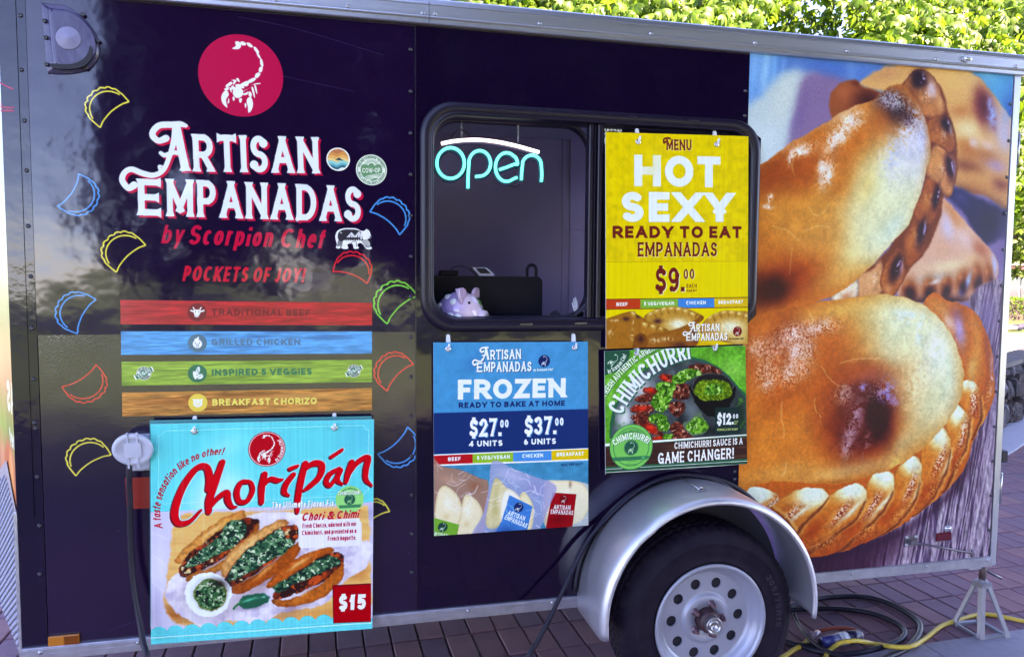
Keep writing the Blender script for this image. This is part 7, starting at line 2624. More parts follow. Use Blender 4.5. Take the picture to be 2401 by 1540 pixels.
# weeds and grit in the joints
M_WEED = mat('joint_weed', (.2, .19, .08), rough=.9, noise=(90, .6, (.36, .32, .2)))
b = MB()
rw = random.Random(8)
for vis, x, y in cells[:700]:
    if vis <= 0:
        continue
    for k in range(rw.choice((0, 0, 3, 8, 22))):
        along = rw.random() < .6
        c0 = np.array([x, y]) + (ex * BX / 2 + ey * rw.uniform(-.5, .5) * BY if not along else ey * BY / 2 + ex * rw.uniform(-.5, .5) * BX)
        h = rw.uniform(.003, .010)
        a = rw.uniform(0, 6.3)
        s = rw.uniform(.0015, .005)
        px, py = c0[0] + rw.uniform(-.004, .004), c0[1] + rw.uniform(-.004, .004)
        b.add([(px - s * math.cos(a), py - s * math.sin(a), GZ - .012), (px + s * math.cos(a), py + s * math.sin(a), GZ - .012), (px + rw.uniform(-.006, .006), py + rw.uniform(-.006, .006), GZ - .006 + h)], [(0, 1, 2)])
tag(b.build('joint_weeds', M_WEED, recalc=False), None, None, kind='stuff')
# concrete slabs at the lower right corner
M_CONC = mat('grey_concrete', (.27, .24, .28), rough=.85, noise=(30, .5, (.2, .175, .21)), bump=[(120., .0015, 5.)])
sl = thing('concrete_slab', None, None)
sl['kind'] = 'structure'
for x0, x1 in ((2.0, 2.412), (2.419, 3.6), (3.607, 4.8)):
    e = lambda x: .062 + (x - 2.2) * .03
    b = MB()
    b.loft([[(x0, -2.2, z), (x1, -2.2, z), (x1, e(x1) - k, z), (x0, e(x0) - k, z)] for z, k in ((GZ - .03, 0), (GZ + .002, 0), (GZ + .006, .005))], caps=True)
    o = b.build('slab', M_CONC, sl)
# pale kerb strip, gravel path and lawns behind
U = np.array([.84, .5])
U /= np.hypot(*U)
Vn = np.array([-U[1], U[0]])
WB = at(2380, 990, z=GZ)[:2]
kp = lambda s, t: tuple(np.array(WB) + U * s + Vn * t)
b = MB()
L = [[(*kp(s, t), z) for s, t in ((-3, -.34 + k), (5, -.34 + k), (5, .02), (-3, .02))] for z, k in ((GZ - .03, 0), (GZ + .01, 0), (GZ + .014, .006))]
b.loft(L, caps=True)
tag(b.build('kerb_strip', mat('pale_concrete', (.42, .4, .44), rough=.85, noise=(14, .4, (.34, .32, .36)), bump=[(80., .0015, 4.)])), None, None, kind='structure')
p1 = [kp(-6, .5), kp(40, .5), (60, 34), (-10, 34)]
sheet('gravel_path', [(-30, 8.5), (14, 8.5), (40, 14.6), (40, 16.6), (-30, 16.6)], GZ - .006, M_PATH)
sheet('lawn', [(-60, 16.4), (60, 16.4), (70, 60), (-60, 60)], GZ - .002, M_GRASS)
# in front, behind the camera: sunlit lawn and a pale road (seen only as reflections)
sheet('front_lawn', [(-40, -19), (-2.0, -19), (-1.6, -8.2), (-40, -7.2)], GZ - .004, M_GRASS)
sheet('front_road', [(-60, -34), (60, -34), (60, -20), (-60, -20)], GZ - .001, M_PATH)

# ------------------------------------------------------------------ stone wall
rs = random.Random(6)
wall = thing('stone_wall', 'low dark rubble stone wall with a squared capping, right of the trailer', 'wall', (*kp(.2, .2), GZ))
M_ST = [mat('rubble_%s' % n, c, rough=.85, noise=(7, .8, d), bump=[(30., .02, 5.)]) for n, c, d in (('dark', (.055, .042, .05), (.025, .018, .024)), ('brown', (.085, .06, .06), (.035, .025, .03)), ('grey', (.14, .125, .145), (.06, .05, .06)))]
b = MB()
b.loft([[(*kp(s, t), z) for s, t in ((-3, .06), (6, .06), (6, .27), (-3, .27))] for z in (GZ - .03, .70)], caps=True)
b.build('core', M_JOINT, wall)
z = GZ
row = 0
while z < .66:
    h = min(rs.uniform(.2, .3), .705 - z)
    s = -1.2 - rs.random() * .3
    while s < 2.6:
        w = rs.uniform(.2, .46)
        h2 = h * rs.uniform(.8, 1.1)
        n = rs.choice((6, 7, 8))
        a0 = rs.random()
        poly = []
        for k in range(n):
            a = 2 * PI * (k + a0 + rs.uniform(-.22, .22)) / n
            q = max(abs(math.cos(a)), abs(math.sin(a)))
            r = rs.uniform(.84, 1.02) / q ** .75
            poly.append((s + w / 2 + w * .5 * r * math.cos(a), min(max(z + h / 2 + h2 * .5 * r * math.sin(a), GZ), .704)))
        cx_, cz_ = s + w / 2, z + h / 2
        tl, tm = rs.uniform(-.05, .05), rs.uniform(-.05, .05)
        L = []
        for k, t in ((1., .1), (.97, .02), (.86, -.025), (.4, -.045)):
            L.append([(*kp(cx_ + (a - cx_) * k, t + rs.uniform(-.014, .014) + tl * (a - cx_) / w + tm * (c_ - cz_) / h), cz_ + (c_ - cz_) * k) for a, c_ in poly])
        b = MB().loft(L, smooth=False)
        m = len(b.v)
        b.f.append(tuple(range(m - n, m)))
        b.sm.append(False)
        b.mi.append(0)
        b.build('stone', M_ST[rs.choice((0, 0, 1, 1, 2))], wall)
        s += w * .97
    z += h * .97
M_CAP = mat('dark_capping', (.075, .055, .068), rough=.7, noise=(10, .5, (.045, .03, .04)), bump=[(50., .003, 4.)])
s = -3.
for w in (1.9, 1.19, .49, .98, 1.4):
    b = MB()
    b.loft([[(*kp(q, t), zz) for q, t in ((s + .006, -.03), (s + w - .006, -.03), (s + w - .006, .3), (s + .006, .3))] for zz in (.703, .752)], caps=True)
    b.build('capping', M_CAP, wall)
    s += w

# ------------------------------------------------------------------ jack stand
S8 = lambda x, y, zz: at((3096 + x / 2.401) * .58618, (2000 + y / 2.401) * .58618, z=zz)
jc = (S8(1985, 1350, GZ) + S8(2265, 1325, GZ) + S8(1715, 1190, GZ) + S8(1985, 1170, GZ)) / 4
jack = thing('jack_stand', 'bare aluminium pyramid jack stand under the rear corner of the trailer', 'jack stand', (jc[0], jc[1], GZ))
f1, f2, f3 = S8(1985, 1350, GZ), S8(2265, 1325, GZ), S8(1715, 1190, GZ)
f4 = f2 + f3 - f1
corners = [Vector(p) for p in (f1, f2, f4, f3)]
apex = Vector((jc[0] - .006, jc[1], .262))
M_CAST = mat('cast_aluminium', (.26, .26, .3), rough=.5, metal=.6, noise=(40, .4, (.2, .2, .24)), bump=[(120., .0004, 3.)])
b = MB()
cen = sum(corners, Vector()) / 4
for c_ in corners:
    out = (c_ - cen).normalized()
    t = Vector((-out.y, out.x, 0))
    tp_ = apex + out * .026 - Vector((0, 0, .004))
    L = []
    for f in (0., .12, .5, .9, 1.):
        p = c_.lerp(tp_, f) + Vector((0, 0, .002))
        w = .022 if f < .05 else (.0145 if f < .95 else .018)
        d = .006
        L.append([tuple(p + out * d), tuple(p + t * w - out * (w * .9 - d)), tuple(p + t * (w - .003) - out * (w * .9 + .001)), tuple(p - out * .002), tuple(p - t * (w - .003) - out * (w * .9 + .001)), tuple(p - t * w - out * (w * .9 - d))])
    b.loft(L, caps=True)
b.build('leg', M_CAST, jack)
b = MB()
for i in range(4):
    p, q = corners[i], corners[(i + 1) % 4]
    n = ((p + q) / 2 - cen).normalized()
    L = [[tuple(r + Vector((0, 0, .001))), tuple(r - n * .016 + Vector((0, 0, .001))), tuple(r - n * .014 + Vector((0, 0, .012))), tuple(r + Vector((0, 0, .014)))] for r in (p, q)]
    b.loft(L, caps=True)
b.build('base_frame', M_CAST, jack)
part_top = MB()
q = [apex + Vector((dx, dy, 0)) for dx, dy in ((-.027, -.027), (.027, -.027), (.027, .027), (-.027, .027))]
part_top.loft([[tuple(p + Vector((0, 0, z_))) for p in q] for z_ in (-.022, .002)] + [[tuple(apex + (p - apex) * .8 + Vector((0, 0, .006))) for p in q]], caps=True)
part_top.build('head', M_CAST, jack)
MB().cyl(apex, apex + Vector((0, 0, .014)), .022, .018, 16).build('collar', M_CAST, jack)
M_SCR = mat('rusty_screw', (.1, .05, .05), rough=.5, metal=.5, noise=(40, .6, (.2, .19, .2)))
MB().cyl(apex + Vector((0, 0, .008)), (apex.x, apex.y, .345), .0145, n=16).build('jack_screw', M_SCR, jack)
hz = Vector((apex.x, apex.y, .322))
MB().tube([tuple(hz + Vector(d)) for d in ((-.075, .02, .012), (-.03, .012, .006), (0, 0, 0), (.03, -.02, -.018), (.062, -.04, -.034))], .0052, 8).build('handle_bar', M_SCREW, jack)

# ------------------------------------------------------------------ cables
def cable(name, pts, r, m, label, cat, n=8, seg=6, group=None):
    return tag(MB().tube(smooth3(pts, seg), r, n).build(name, m), label, cat, group)


P = [tuple(at(x, y, y=yy)) for x, y, yy in ((303, 1076, -.05), (303, 1100, -.058), (303, 1140, -.056), (305, 1180, -.055), (305, 1240, -.053), (307, 1300, -.055), (312, 1360, -.06), (319, 1410, -.07), (327, 1455, -.085), (336, 1505, -.11), (345, 1545, -.14))]
P += [(P[-1][0] + .03, -.17, .2), (P[-1][0] + .08, -.2, GZ + .012), (P[-1][0] + .3, -.3, GZ + .011)]
cable('black_power_lead', P, .0088, M_CABLE, 'thick black cord hanging from the grey power inlet to the ground', 'cord', 10)
P = [tuple(at(x, y, y=yy)) for x, y, yy in ((1716, 1146, -.012), (1690, 1131, -.014), (1640, 1117, -.016), (1590, 1113, -.016), (1535, 1128, -.018), (1480, 1162, -.02), (1420, 1218, -.028), (1378, 1268, -.045), (1345, 1330, -.07), (1318, 1388, -.1), (1290, 1447, -.13), (1262, 1500, -.16), (1236, 1548, -.19))]
P += [(P[-1][0] - .03, -.24, .14), (P[-1][0] - .08, -.3, GZ + .011), (P[-1][0] - .4, -.4, GZ + .01)]
cable('black_cable', P, .0082, M_CABLE, 'black cable looped over the mudguard and running down to the ground', 'cable', 10)


def on_ground(pts, h):
    return [tuple(S8(x, y, GZ + (h if len(r) == 0 else r[0]))) for x, y, *r in pts]


G1 = on_ground(((60, 1040), (215, 1000), (430, 942), (620, 922), (800, 920), (970, 945), (1130, 1000), (1280, 1080), (1380, 1160), (1408, 1230), (1380, 1310), (1310, 1390), (1200, 1460), (1080, 1510), (960, 1560), (700, 1590), (450, 1540)), .014)
cable('black_hose', G1, .0125, M_CABLE, 'outermost loop of the black cable coiled on the bricks by the wheel', 'cable', 10)
G2 = on_ground(((60, 1060), (215, 1045), (500, 1036), (760, 1052), (980, 1095), (1150, 1165), (1240, 1230), (1256, 1290), (1200, 1345), (1080, 1395), (920, 1440), (760, 1470), (600, 1475), (400, 1440), (250, 1395), (160, 1370)), .013)
cable('black_hose', G2, .0115, M_CABLE, 'inner loop of the black cable coiled on the bricks by the wheel', 'cable', 10)
G3 = on_ground(((190, 1080, .05), (225, 1170, .03), (290, 1270), (390, 1370), (500, 1440), (640, 1500), (800, 1550)), .034)
cable('thin_black_hose', G3, .0085, M_CABLE, 'thin black cable curving down past the tyre over the plug', 'cable', 10)
G4 = on_ground(((100, 1350), (220, 1390), (330, 1400), (430, 1390), (520, 1380)), .012)
cable('short_black_cable', G4, .013, M_CABLE, 'short black cable end entering the blue and white plug', 'cable', 10)
M_YEL = mat('yellow_cable_sheath', (.62, .42, .045), rough=.5, noise=(40, .4, (.45, .28, .04)))
G5 = on_ground(((470, 1560), (495, 1500), (540, 1432, .016), (630, 1370, .04), (720, 1350, .05), (830, 1350, .04), (980, 1378), (1130, 1402, .035), (1260, 1408, .036), (1350, 1390, .034), (1430, 1340), (1510, 1280), (1600, 1210), (1690, 1172), (1780, 1150), (1860, 1120), (1960, 1098), (2060, 1096), (2150, 1108), (2260, 1130), (2401, 1160), (2600, 1190)), .011)
cable('yellow_cable', G5, .0092, M_YEL, 'long yellow cable running under the jack stand and over the plug', 'cable', 10)
G6 = on_ground(((60, 1520), (110, 1490), (180, 1440), (245, 1405), (300, 1365), (320, 1345)), .012)
cable('yellow_cable', G6, .0092, M_YEL, 'short yellow cable end poking out beside the tyre', 'cable', 10)
M_ORG = mat('orange_cable_sheath', (.32, .055, .03), rough=.45)
G7 = on_ground(((400, 1270, .02), (470, 1245, .03), (560, 1228, .035), (680, 1226, .035), (780, 1245, .03), (835, 1275, .025), (840, 1300, .025), (815, 1325, .028)), .03)
cable('orange_cable', G7, .0085, M_ORG, 'short orange red cable bending round behind the plug', 'cable', 10)
pa, pb = Vector(S8(465, 1362, GZ + .03)), Vector(S8(815, 1300, GZ + .03))
plug = thing('cable_plug', 'blue and white cylindrical plug lying on the bricks between the cables', 'plug', ((pa.x + pb.x) / 2, (pa.y + pb.y) / 2, GZ))
for a, c_, r0, r1, nm, mm in ((0, .42, .022, .026, 'sleeve', mat('blue_plug_plastic', (.03, .035, .16), rough=.4)), (.42, .66, .0265, .0265, 'ring', mat('white_plug_plastic', (.6, .62, .66), rough=.4)), (.66, 1., .0275, .0265, 'socket', mat('navy_plug_plastic', (.02, .016, .05), rough=.35))):
    MB().cyl(pa.lerp(pb, a), pa.lerp(pb, c_), r0, r1, 20).build(nm, mm, plug)
MB().cyl(pa.lerp(pb, 1.), pa.lerp(pb, 1.04), .021, .02, 20).build('rim', M_GPLAST, plug)
pa, pb = Vector(S8(355, 1305, GZ + .026)), Vector(S8(430, 1275, GZ + .026))
con = thing('clear_connector', 'clear plastic cable connector on the end of the orange cable', 'connector', tuple(pa.lerp(pb, .5)))
MB().cyl(pa, pb, .017, .014, 14).build('shell', mat('cloudy_plastic', (.3, .2, .22), rough=.25), con)

# ------------------------------------------------------------------ trees
def leaf_mat(name, col, tr, amount=.5):
    m = bpy.data.materials.new(name)
    m.use_nodes = True
    nt = m.node_tree
    b = nt.nodes['Principled BSDF']
    b.inputs['Roughness'].default_value = .45
    b.inputs['Specular IOR Level'].default_value = .35
    t = nt.nodes.new('ShaderNodeBsdfTranslucent')
    mx = nt.nodes.new('ShaderNodeMixShader')
    mx.inputs[0].default_value = amount
    out = nt.nodes['Material Output']
    oi = nt.nodes.new('ShaderNodeNewGeometry')
    for sock, c in ((b.inputs['Base Color'], col), (t.inputs['Color'], tr)):
        r = nt.nodes.new('ShaderNodeMix')
        r.data_type = 'RGBA'
        r.inputs[6].default_value = (*[v * .25 for v in c], 1)
        r.inputs[7].default_value = (*[v * 1.6 for v in c], 1)
        nt.links.new(oi.outputs['Random Per Island'], r.inputs[0])
        nt.links.new(r.outputs[2], sock)
    nt.links.new(b.outputs[0], mx.inputs[1])
    nt.links.new(t.outputs[0], mx.inputs[2])
    nt.links.new(mx.outputs[0], out.inputs[0])
    return m


M_LEAF = leaf_mat('chestnut_leaf', (.075, .145, .012), (.18, .34, .02), .4)
M_LEAF2 = leaf_mat('dark_leaf', (.07, .12, .018), (.1, .17, .02), .3)
M_LEAF3 = leaf_mat('darkened_leaf', (.018, .022, .014), (.01, .014, .006), .2)  # leaf colour darkened so that the side panel mirrors deep shade
M_BARK = mat('bark', (.075, .05, .04), rough=.9, noise=(12, .6, (.035, .024, .02)), bump=[(30., .02, 5.)])


def palmate(size, rl, fold=.5):
    """A hand-shaped leaf of five drooping leaflets: verts and faces about the origin, stalk towards -x."""
    v, f = [], []
    for k, a in enumerate((-75, -38, 0, 38, 75)):
        l = size * (1., .95, .8)[abs(k - 2)] if k != 2 else size
        w = l * .2
        ca, sa = math.cos(math.radians(a)), math.sin(math.radians(a))
        dr = fold + rl.uniform(-.15, .15)
        pr = [(0, 0, 0), (.45 * l, -w * .8, -.1 * l * dr), (.72 * l, -w, -.3 * l * dr), (l, 0, -.62 * l * dr), (.72 * l, w, -.3 * l * dr), (.45 * l, w * .8, -.1 * l * dr), (.5 * l, 0, -.03 * l * dr)]
        o = len(v)
        v += [(x * ca - y * sa, x * sa + y * ca, z) for x, y, z in pr]
        f += [(o, o + 1, o + 6), (o + 1, o + 2, o + 6), (o + 2, o + 3, o + 6), (o + 3, o + 4, o + 6), (o + 4, o + 5, o + 6), (o + 5, o, o + 6)]
    return np.array(v), np.array(f)


def simple_leaf(size):
    v = np.array([(0, 0, 0), (.5, -.28, .05), (1, 0, -.12), (.5, .28, .05)]) * size
    return v, np.array([(0, 1, 2), (0, 2, 3)])


def crown_points(rl, lobes, n):
    """Leaf stations near the skins of lumpy lobes; each with an outward direction."""
    out = []
    tot = sum(r[3] * r[4] for r in lobes)
    for (cx, cy, cz, rx, rz) in lobes:
        for _ in range(int(n * rx * rz / tot)):
            d = Vector((rl.gauss(0, 1), rl.gauss(0, 1), rl.gauss(0, 1))).normalized()
            rr = rl.uniform(.55, 1.03) ** .6
            if math.sin(d.x * 5.1 + cx * 3) + math.sin(d.y * 4.3 + cy * 2) + math.sin(d.z * 5.7 + cx) < -1.0:
                continue                                         # hollows between the boughs
            out.append((Vector((cx + d.x * rx * rr, cy + d.y * rx * rr, cz + d.z * rz * rr)), d))
    return out


def leaves(rl, pts, proto, droop=.4):
    V, F = [], []
    off = 0
    for p, d in pts:
        v, f = proto[rl.randrange(len(proto))]
        az = math.atan2(d.y, d.x) + rl.gauss(0, .9)
        pit = rl.gauss(droop, .5)
        rol = rl.gauss(0, .4)
        R = (Matrix.Rotation(az, 3, 'Z') @ Matrix.Rotation(pit, 3, 'Y') @ Matrix.Rotation(rol, 3, 'X'))
        s = rl.uniform(.7, 1.25)
        V.append(v @ np.array(R).T * s + np.array(p))
        F.append(f + off)
        off += len(v)
    return np.vstack(V), np.vstack(F)


def np_mesh(name, V, F, m):
    me = bpy.data.meshes.new(name)
    me.vertices.add(len(V))
    me.vertices.foreach_set('co', V.astype(np.float32).ravel())
    me.loops.add(F.size)
    me.loops.foreach_set('vertex_index', F.astype(np.int32).ravel())
    me.polygons.add(len(F))
    me.polygons.foreach_set('loop_start', np.arange(0, F.size, F.shape[1], dtype=np.int32))
    me.polygons.foreach_set('loop_total', np.full(len(F), F.shape[1], np.int32))
    me.materials.append(m)
    me.update(calc_edges=True)
    return me


def limb_tree(rl, base, top, r, lobes):
    b = MB()
    base, top = Vector(base), Vector(top)
    P = [tuple(base.lerp(top, t) + Vector((rl.gauss(0, .06), rl.gauss(0, .06), 0)) * (t > 0)) for t in np.linspace(0, 1, 6)]
    b.tube(P, list(np.linspace(r, r * .5, 6)), 10)
    for (cx, cy, cz, rx, rz) in lobes:
        s = base.lerp(top, rl.uniform(.5, .98))
        e = Vector((cx, cy, cz))
        mid = s.lerp(e, .5) + Vector((rl.gauss(0, .15), rl.gauss(0, .15), rl.uniform(0, .25)))
        b.tube(smooth3([tuple(s), tuple(mid), tuple(e)], 4), list(np.linspace(r * .4, r * .1, 9)), 7)
        for k in range(4):
            d = Vector((rl.gauss(0, 1), rl.gauss(0, 1), rl.gauss(0, .6))).normalized()
            b.tube([tuple(e), tuple(e + Vector((d.x * rx, d.y * rx, d.z * rz)) * .5), tuple(e + Vector((d.x * rx, d.y * rx, d.z * rz)) * .95)], [r * .1, r * .06, r * .02], 5)
    return b


def tree(name, label, base, top, r, lobes, n, proto, m, seed, group, droop=.4, big=0):
    rl = random.Random(seed)
    t = thing(name, label, 'tree', base, group)
    limb_tree(rl, base, top, r, lobes).build('trunk', M_BARK, t)
    pts = crown_points(rl, lobes, n)
    if big:
        vis = []
        for i, (p, d) in enumerate(pts):
            sx, sy, dist = seen(p)
            ok = dist > 0 and 990 < sx < 2401 and 0 < sy < 640 and (sy < 60 + .09 * (sx - 1000) - 8 or sx > 2385 - (sy - 180) * .05)
            if ok:
                vis.append((dist, i))
        vis.sort()
        pick = {i for _, i in vis[:big]}
        me = []
        for v, f in proto:
            me.append(np_mesh('leaf', v, f, m))
        for i in sorted(pick):
            p, d = pts[i]
            o = bpy.data.objects.new('leaf', me[rl.randrange(len(me))])
            COL.objects.link(o)
            o.rotation_euler = (rl.gauss(0, .4), rl.gauss(droop, .3), math.atan2(d.y, d.x) + rl.gauss(0, .6))
            o.location = p
            s = rl.uniform(.8, 1.2)
            o.scale = (s, s, s)
            attach(o, t)
        pts = [q for i, q in enumerate(pts) if i not in pick]
    V, F = leaves(rl, pts, proto, droop)
    o = bpy.data.objects.new('crown', np_mesh('crown', V - np.array(base), F, m))
    COL.objects.link(o)
    o.location = base
    attach(o, t)
    if big:
        o['kind'] = 'stuff'
    return t, pts


rl0 = random.Random(21)
PAL = [palmate(.125, rl0, f) for f in (.35, .6, .9, 1.1)]
SML = [simple_leaf(.09), simple_leaf(.12)]


def blossoms(t, pts, rl, n):
    """Upright cream flower spikes."""
    b = MB()
    c = 0
    for p, d in rl.sample(pts, min(len(pts), n * 3)):
        if d.y > .3 or c >= n:
            continue
        c += 1
        h = rl.uniform(.14, .22)
        for k in range(34):
            u = rl.random()
            a = rl.uniform(0, 6.28)
            r = .045 * (1 - u) + .008
            q = Vector(p) + Vector((d.x * .08 + r * math.cos(a), d.y * .08 + r * math.sin(a), u * h))
            s = .012
            e = Vector((rl.gauss(0, 1), rl.gauss(0, 1), rl.gauss(0, 1))).normalized() * s
            g = Vector((rl.gauss(0, 1), rl.gauss(0, 1), rl.gauss(0, 1))).normalized() * s
            b.add([q - e, q + g, q + e, q - g], [(0, 1, 2), (0, 2, 3)])
    o = b.build('blossom', M_BLOOM, t, recalc=False)
    o['kind'] = 'stuff'


M_BLOOM = mat('cream_blossom', (.62, .55, .36), rough=.8)
T1 = [(6.6, 7.6, 5.2, 2.0, 1.4), (8.2, 6.8, 4.2, 1.7, 1.2), (5.0, 7.2, 4.7, 1.7, 1.1), (9.6, 7.6, 4.8, 1.9, 1.4), (8.9, 6.3, 3.1, 1.1, .9), (7.2, 6.4, 4.6, 1.3, .9)]
t, pts = tree('chestnut_tree', 'bright yellow green chestnut tree with cream blossom, behind the rear end of the trailer', (7.9, 8.0, GZ), (7.4, 7.3, 4.2), .2, T1, 15000, PAL, M_LEAF, 31, 'chestnut trees behind the trailer', 1., big=190)
blossoms(t, pts, random.Random(5), 150)
T2 = [(2.7, 7.0, 4.7, 1.3, .9), (3.9, 6.5, 4.4, 1.2, .9), (1.5, 7.3, 4.9, 1.1, .8), (3.2, 8.2, 5.0, 1.8, 1.0), (4.6, 7.4, 4.9, 1.2, .9), (1.9, 8.4, 5.6, 1.4, .9)]
t, pts = tree('chestnut_tree', 'green chestnut tree above the middle of the trailer roof, with dark gaps in its crown', (2.9, 8.6, GZ), (2.9, 7.9, 4.6), .19, T2, 8500, PAL, M_LEAF, 37, 'chestnut trees behind the trailer', 1., big=100)
blossoms(t, pts, random.Random(6), 50)
T3 = [(12.5, 9.8, 4.4, 2.2, 1.7), (13.8, 11.5, 3.6, 2.0, 1.4), (11.6, 8.6, 5.8, 2.0, 1.5), (14.5, 9.5, 5.6, 2.4, 1.8), (11.9, 8.8, 2.75, 1.0, .8), (13.2, 10.0, 2.6, 1.0, .7)]
for q in ((2384, 455, 9.5, .9, .7), (2392, 540, 9.2, .8, .55), (2398, 600, 9.0, .6, .4), (2410, 480, 10.5, 1.2, .9)):
    p_ = at(q[0], q[1], y=q[2])
    T3.append((p_[0] + .25, q[2], p_[2], q[3], q[4]))
tree('leafy_tree', 'darker tree with drooping branches at the far right edge, above the stone wall', (13.6, 10.8, GZ), (13.2, 10.2, 3.6), .2, T3, 10000, PAL, M_LEAF2, 41, None, .5)
# a far screen of woodland behind the roofs, and the trees across the way that the paint mirrors
rl = random.Random(51)
far = []
for k in range(26):
    x = -40 + k * 4.2
    far.append((x, 46 + rl.uniform(-4, 4), 5 + rl.uniform(-.5, 1.5), 3.6, 4.6))
pts = crown_points(rl, far, 15000)
V, F = leaves(rl, pts, [simple_leaf(.75)], .3)
o = bpy.data.objects.new('woodland', np_mesh('woodland', V, F, M_LEAF2))
COL.objects.link(o)
tag(o, None, None, kind='stuff')
far = []
for k in range(12):                                             # the row across the lawn, open to the sky on the left
    for zz, rr in ((6.4, 4.7), (10.5, 4.), (15.5, 3.5)):
        far.append((-7.2 + k * 4.3, -36 + rl.uniform(-2, 2), zz * 1.1 + rl.uniform(-1, 1), 4.2, rr * 1.1))
pts = crown_points(rl, far, 40000)
far = []
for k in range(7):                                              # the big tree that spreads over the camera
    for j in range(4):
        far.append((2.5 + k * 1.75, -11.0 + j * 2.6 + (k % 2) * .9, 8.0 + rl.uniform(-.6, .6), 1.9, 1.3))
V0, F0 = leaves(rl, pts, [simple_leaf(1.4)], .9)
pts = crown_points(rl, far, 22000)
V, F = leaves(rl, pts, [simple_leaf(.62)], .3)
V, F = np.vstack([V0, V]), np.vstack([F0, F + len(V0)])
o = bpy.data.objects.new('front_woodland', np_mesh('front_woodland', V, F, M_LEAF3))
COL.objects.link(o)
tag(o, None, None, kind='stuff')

# ------------------------------------------------------------------ hedge, house, reclining person
rl = random.Random(61)
hd = thing('hedge', 'clipped bright green hedge in front of the yellow house at the far right', 'hedge', (28, 23.5, GZ))
pts = [(Vector((22 + 14 * rl.random(), 23 + .9 * rl.random(), GZ + 1.02 * rl.random() ** .6)), Vector((rl.gauss(0, 1), rl.gauss(-.6, 1), rl.gauss(.4, 1))).normalized()) for _ in range(9000)]
V, F = leaves(rl, pts, [simple_leaf(.12)], .2)
o = bpy.data.objects.new('foliage', np_mesh('foliage', V, F, M_LEAF))
COL.objects.link(o)
attach(o, hd)
MB().box((22, 23.25, GZ), (36, 23.75, GZ + .85)).build('twigs', M_BARK, hd)
M_YW = mat('yellow_render', (.62, .42, .2), rough=.85, noise=(3, .25, (.54, .36, .17)))
M_WW = mat('white_render', (.75, .72, .66), rough=.8)
house = thing('yellow_house', 'pale yellow house with a dark red eave line beyond the hedge', 'house', (36, 31, GZ))
MB().box((24, 28.0, GZ), (52, 36, 2.35)).build('wall', M_YW, house)
MB().box((24, 27.2, 2.35), (52, 36.5, 2.55)).build('eave', mat('dark_red_board', (.2, .045, .04), rough=.6), house)
rf = MB()
rf.add([(24, 27.1, 2.55), (52, 27.1, 2.55), (52, 32, 4.4), (24, 32, 4.4), (52, 37, 2.55), (24, 37, 2.55)], [(0, 1, 2, 3), (3, 2, 4, 5), (0, 3, 5), (1, 4, 2)])
rf.build('roof', mat('pale_roof', (.5, .42, .36), rough=.8, noise=(4, .4, (.42, .35, .3))), house)
M_GL = mat('window_glass', (.05, .045, .06), rough=.08, spec=.8)
for x in (27.5, 33.0, 36.6):
    w = MB().box((x, 27.9, .75), (x + 1.5, 28.02, 1.95)).build('window', M_WW, house)
    MB().box((x + .08, 27.86, .83), (x + .7, 27.95, 1.87)).box((x + .8, 27.86, .83), (x + 1.42, 27.95, 1.87)).build('pane', M_GL, w)

pp = at(2394, 776, z=GZ)
P0 = Vector((pp[0], pp[1], GZ))
person = thing('person', 'person with long brown hair in dark clothes reclining on the lawn, propped on one elbow', 'person', tuple(P0))
verts = [(0, 0, .13), (.22, .02, .18), (.42, .02, .32), (.47, .0, .40), (.50, -.02, .49), (.50, -.02, .58), (-.4, -.06, .12), (-.8, .02, .08), (-.92, -.05, .06), (-.38, .1, .2), (-.78, .12, .1), (-.9, .06, .07),
         (.5, .16, .36), (.62, .12, .12), (.55, .05, .36), (.36, -.14, .34), (.2, -.2, .2), (.02, -.16, .2)]
edges = [(0, 1), (1, 2), (2, 3), (3, 4), (4, 5), (0, 6), (6, 7), (7, 8), (0, 9), (9, 10), (10, 11), (2, 12), (12, 13), (2, 15), (15, 16), (16, 17)]
rad = [.14, .125, .13, .05, .075, .08, .085, .055, .04, .085, .055, .04, .05, .035, .03, .05, .04, .03]
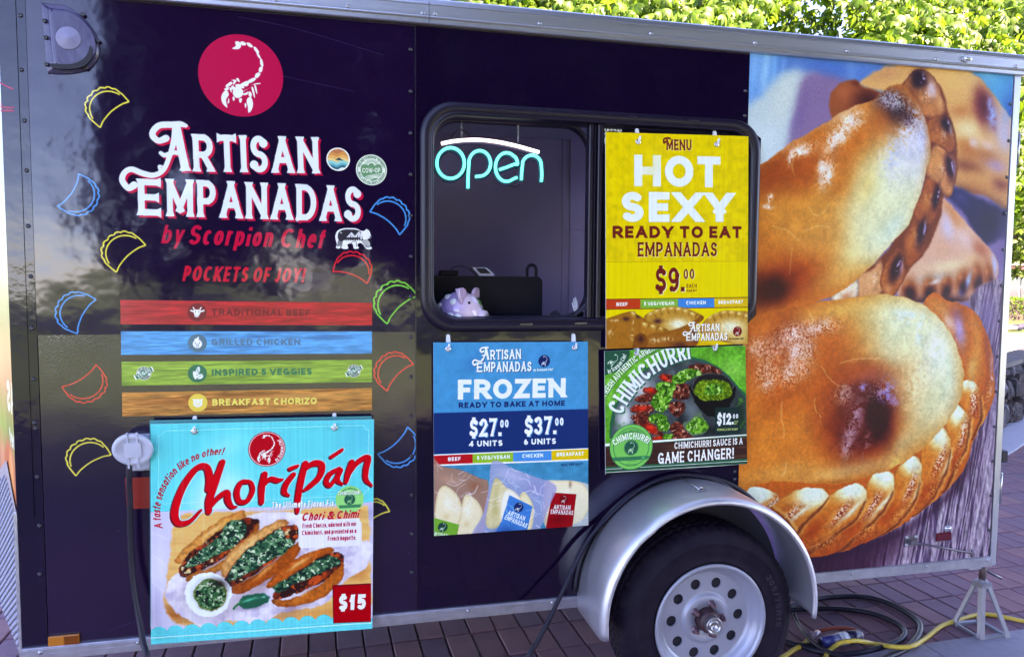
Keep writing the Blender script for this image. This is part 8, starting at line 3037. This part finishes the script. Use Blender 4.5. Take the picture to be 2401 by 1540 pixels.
me = bpy.data.meshes.new('body')
me.from_pydata([tuple(Vector(v) * .85) for v in verts if True], edges, [])
bo = bpy.data.objects.new('body', me)
COL.objects.link(bo)
sk = bo.modifiers.new('skin', 'SKIN')
for i, v in enumerate(me.skin_vertices[0].data):
    v.radius = (rad[i] * .85, rad[i] * .85)
    v.use_root = i == 0
sb = bo.modifiers.new('sub', 'SUBSURF')
sb.levels = sb.render_levels = 1
dg = bpy.context.evaluated_depsgraph_get()
ev = bpy.data.meshes.new_from_object(bo.evaluated_get(dg))
bo.modifiers.clear()
bo.data = ev
M_CLOTH = mat('dark_clothes', (.02, .018, .045), rough=.8)
M_SKIN = mat('skin', (.42, .23, .16), rough=.55)
ev.materials.clear()
ev.materials.append(M_CLOTH)
ev.materials.append(M_SKIN)
for p in ev.polygons:
    c_ = p.center
    p.use_smooth = True
    p.material_index = 1 if (c_.z > .31 and c_.x > .37) or c_.x < -.3 or (c_.x > .47 and c_.z < .28) or (c_.y < -.15 and c_.z < .24) else 0
bo.location = P0
attach(bo, person)
hb_ = MB()
hc = P0 + Vector((.43, .02, .47))
hb_.ball(hc + Vector((.0, .015, .02)), (.1, .1, .11), 14, 10)
hb_.tube([tuple(hc + Vector(q)) for q in ((.05, .04, .05), (.09, .03, -.1), (.07, .0, -.26), (.04, -.03, -.36))], [.06, .075, .06, .02], 9)
hb_.tube([tuple(hc + Vector(q)) for q in ((-.05, .05, .05), (-.08, .04, -.08), (-.07, .0, -.22))], [.05, .055, .02], 9)
hb_.build('hair', mat('brown_hair', (.07, .032, .018), rough=.6), person)
fc = MB()
fc.ball(hc + Vector((-.01, -.075, -.0)), (.065, .05, .085), 12, 8)
fc.ball(hc + Vector((-.01, -.125, -.01)), (.012, .014, .02), 8, 6)
fc.build('face', M_SKIN, person)
eb = MB()
for dx in (-.035, .015):
    eb.ball(hc + Vector((dx, -.118, .012)), (.009, .006, .006), 8, 6)
eb.build('eyes', mat('eyes', (.02, .014, .012), rough=.3), person)
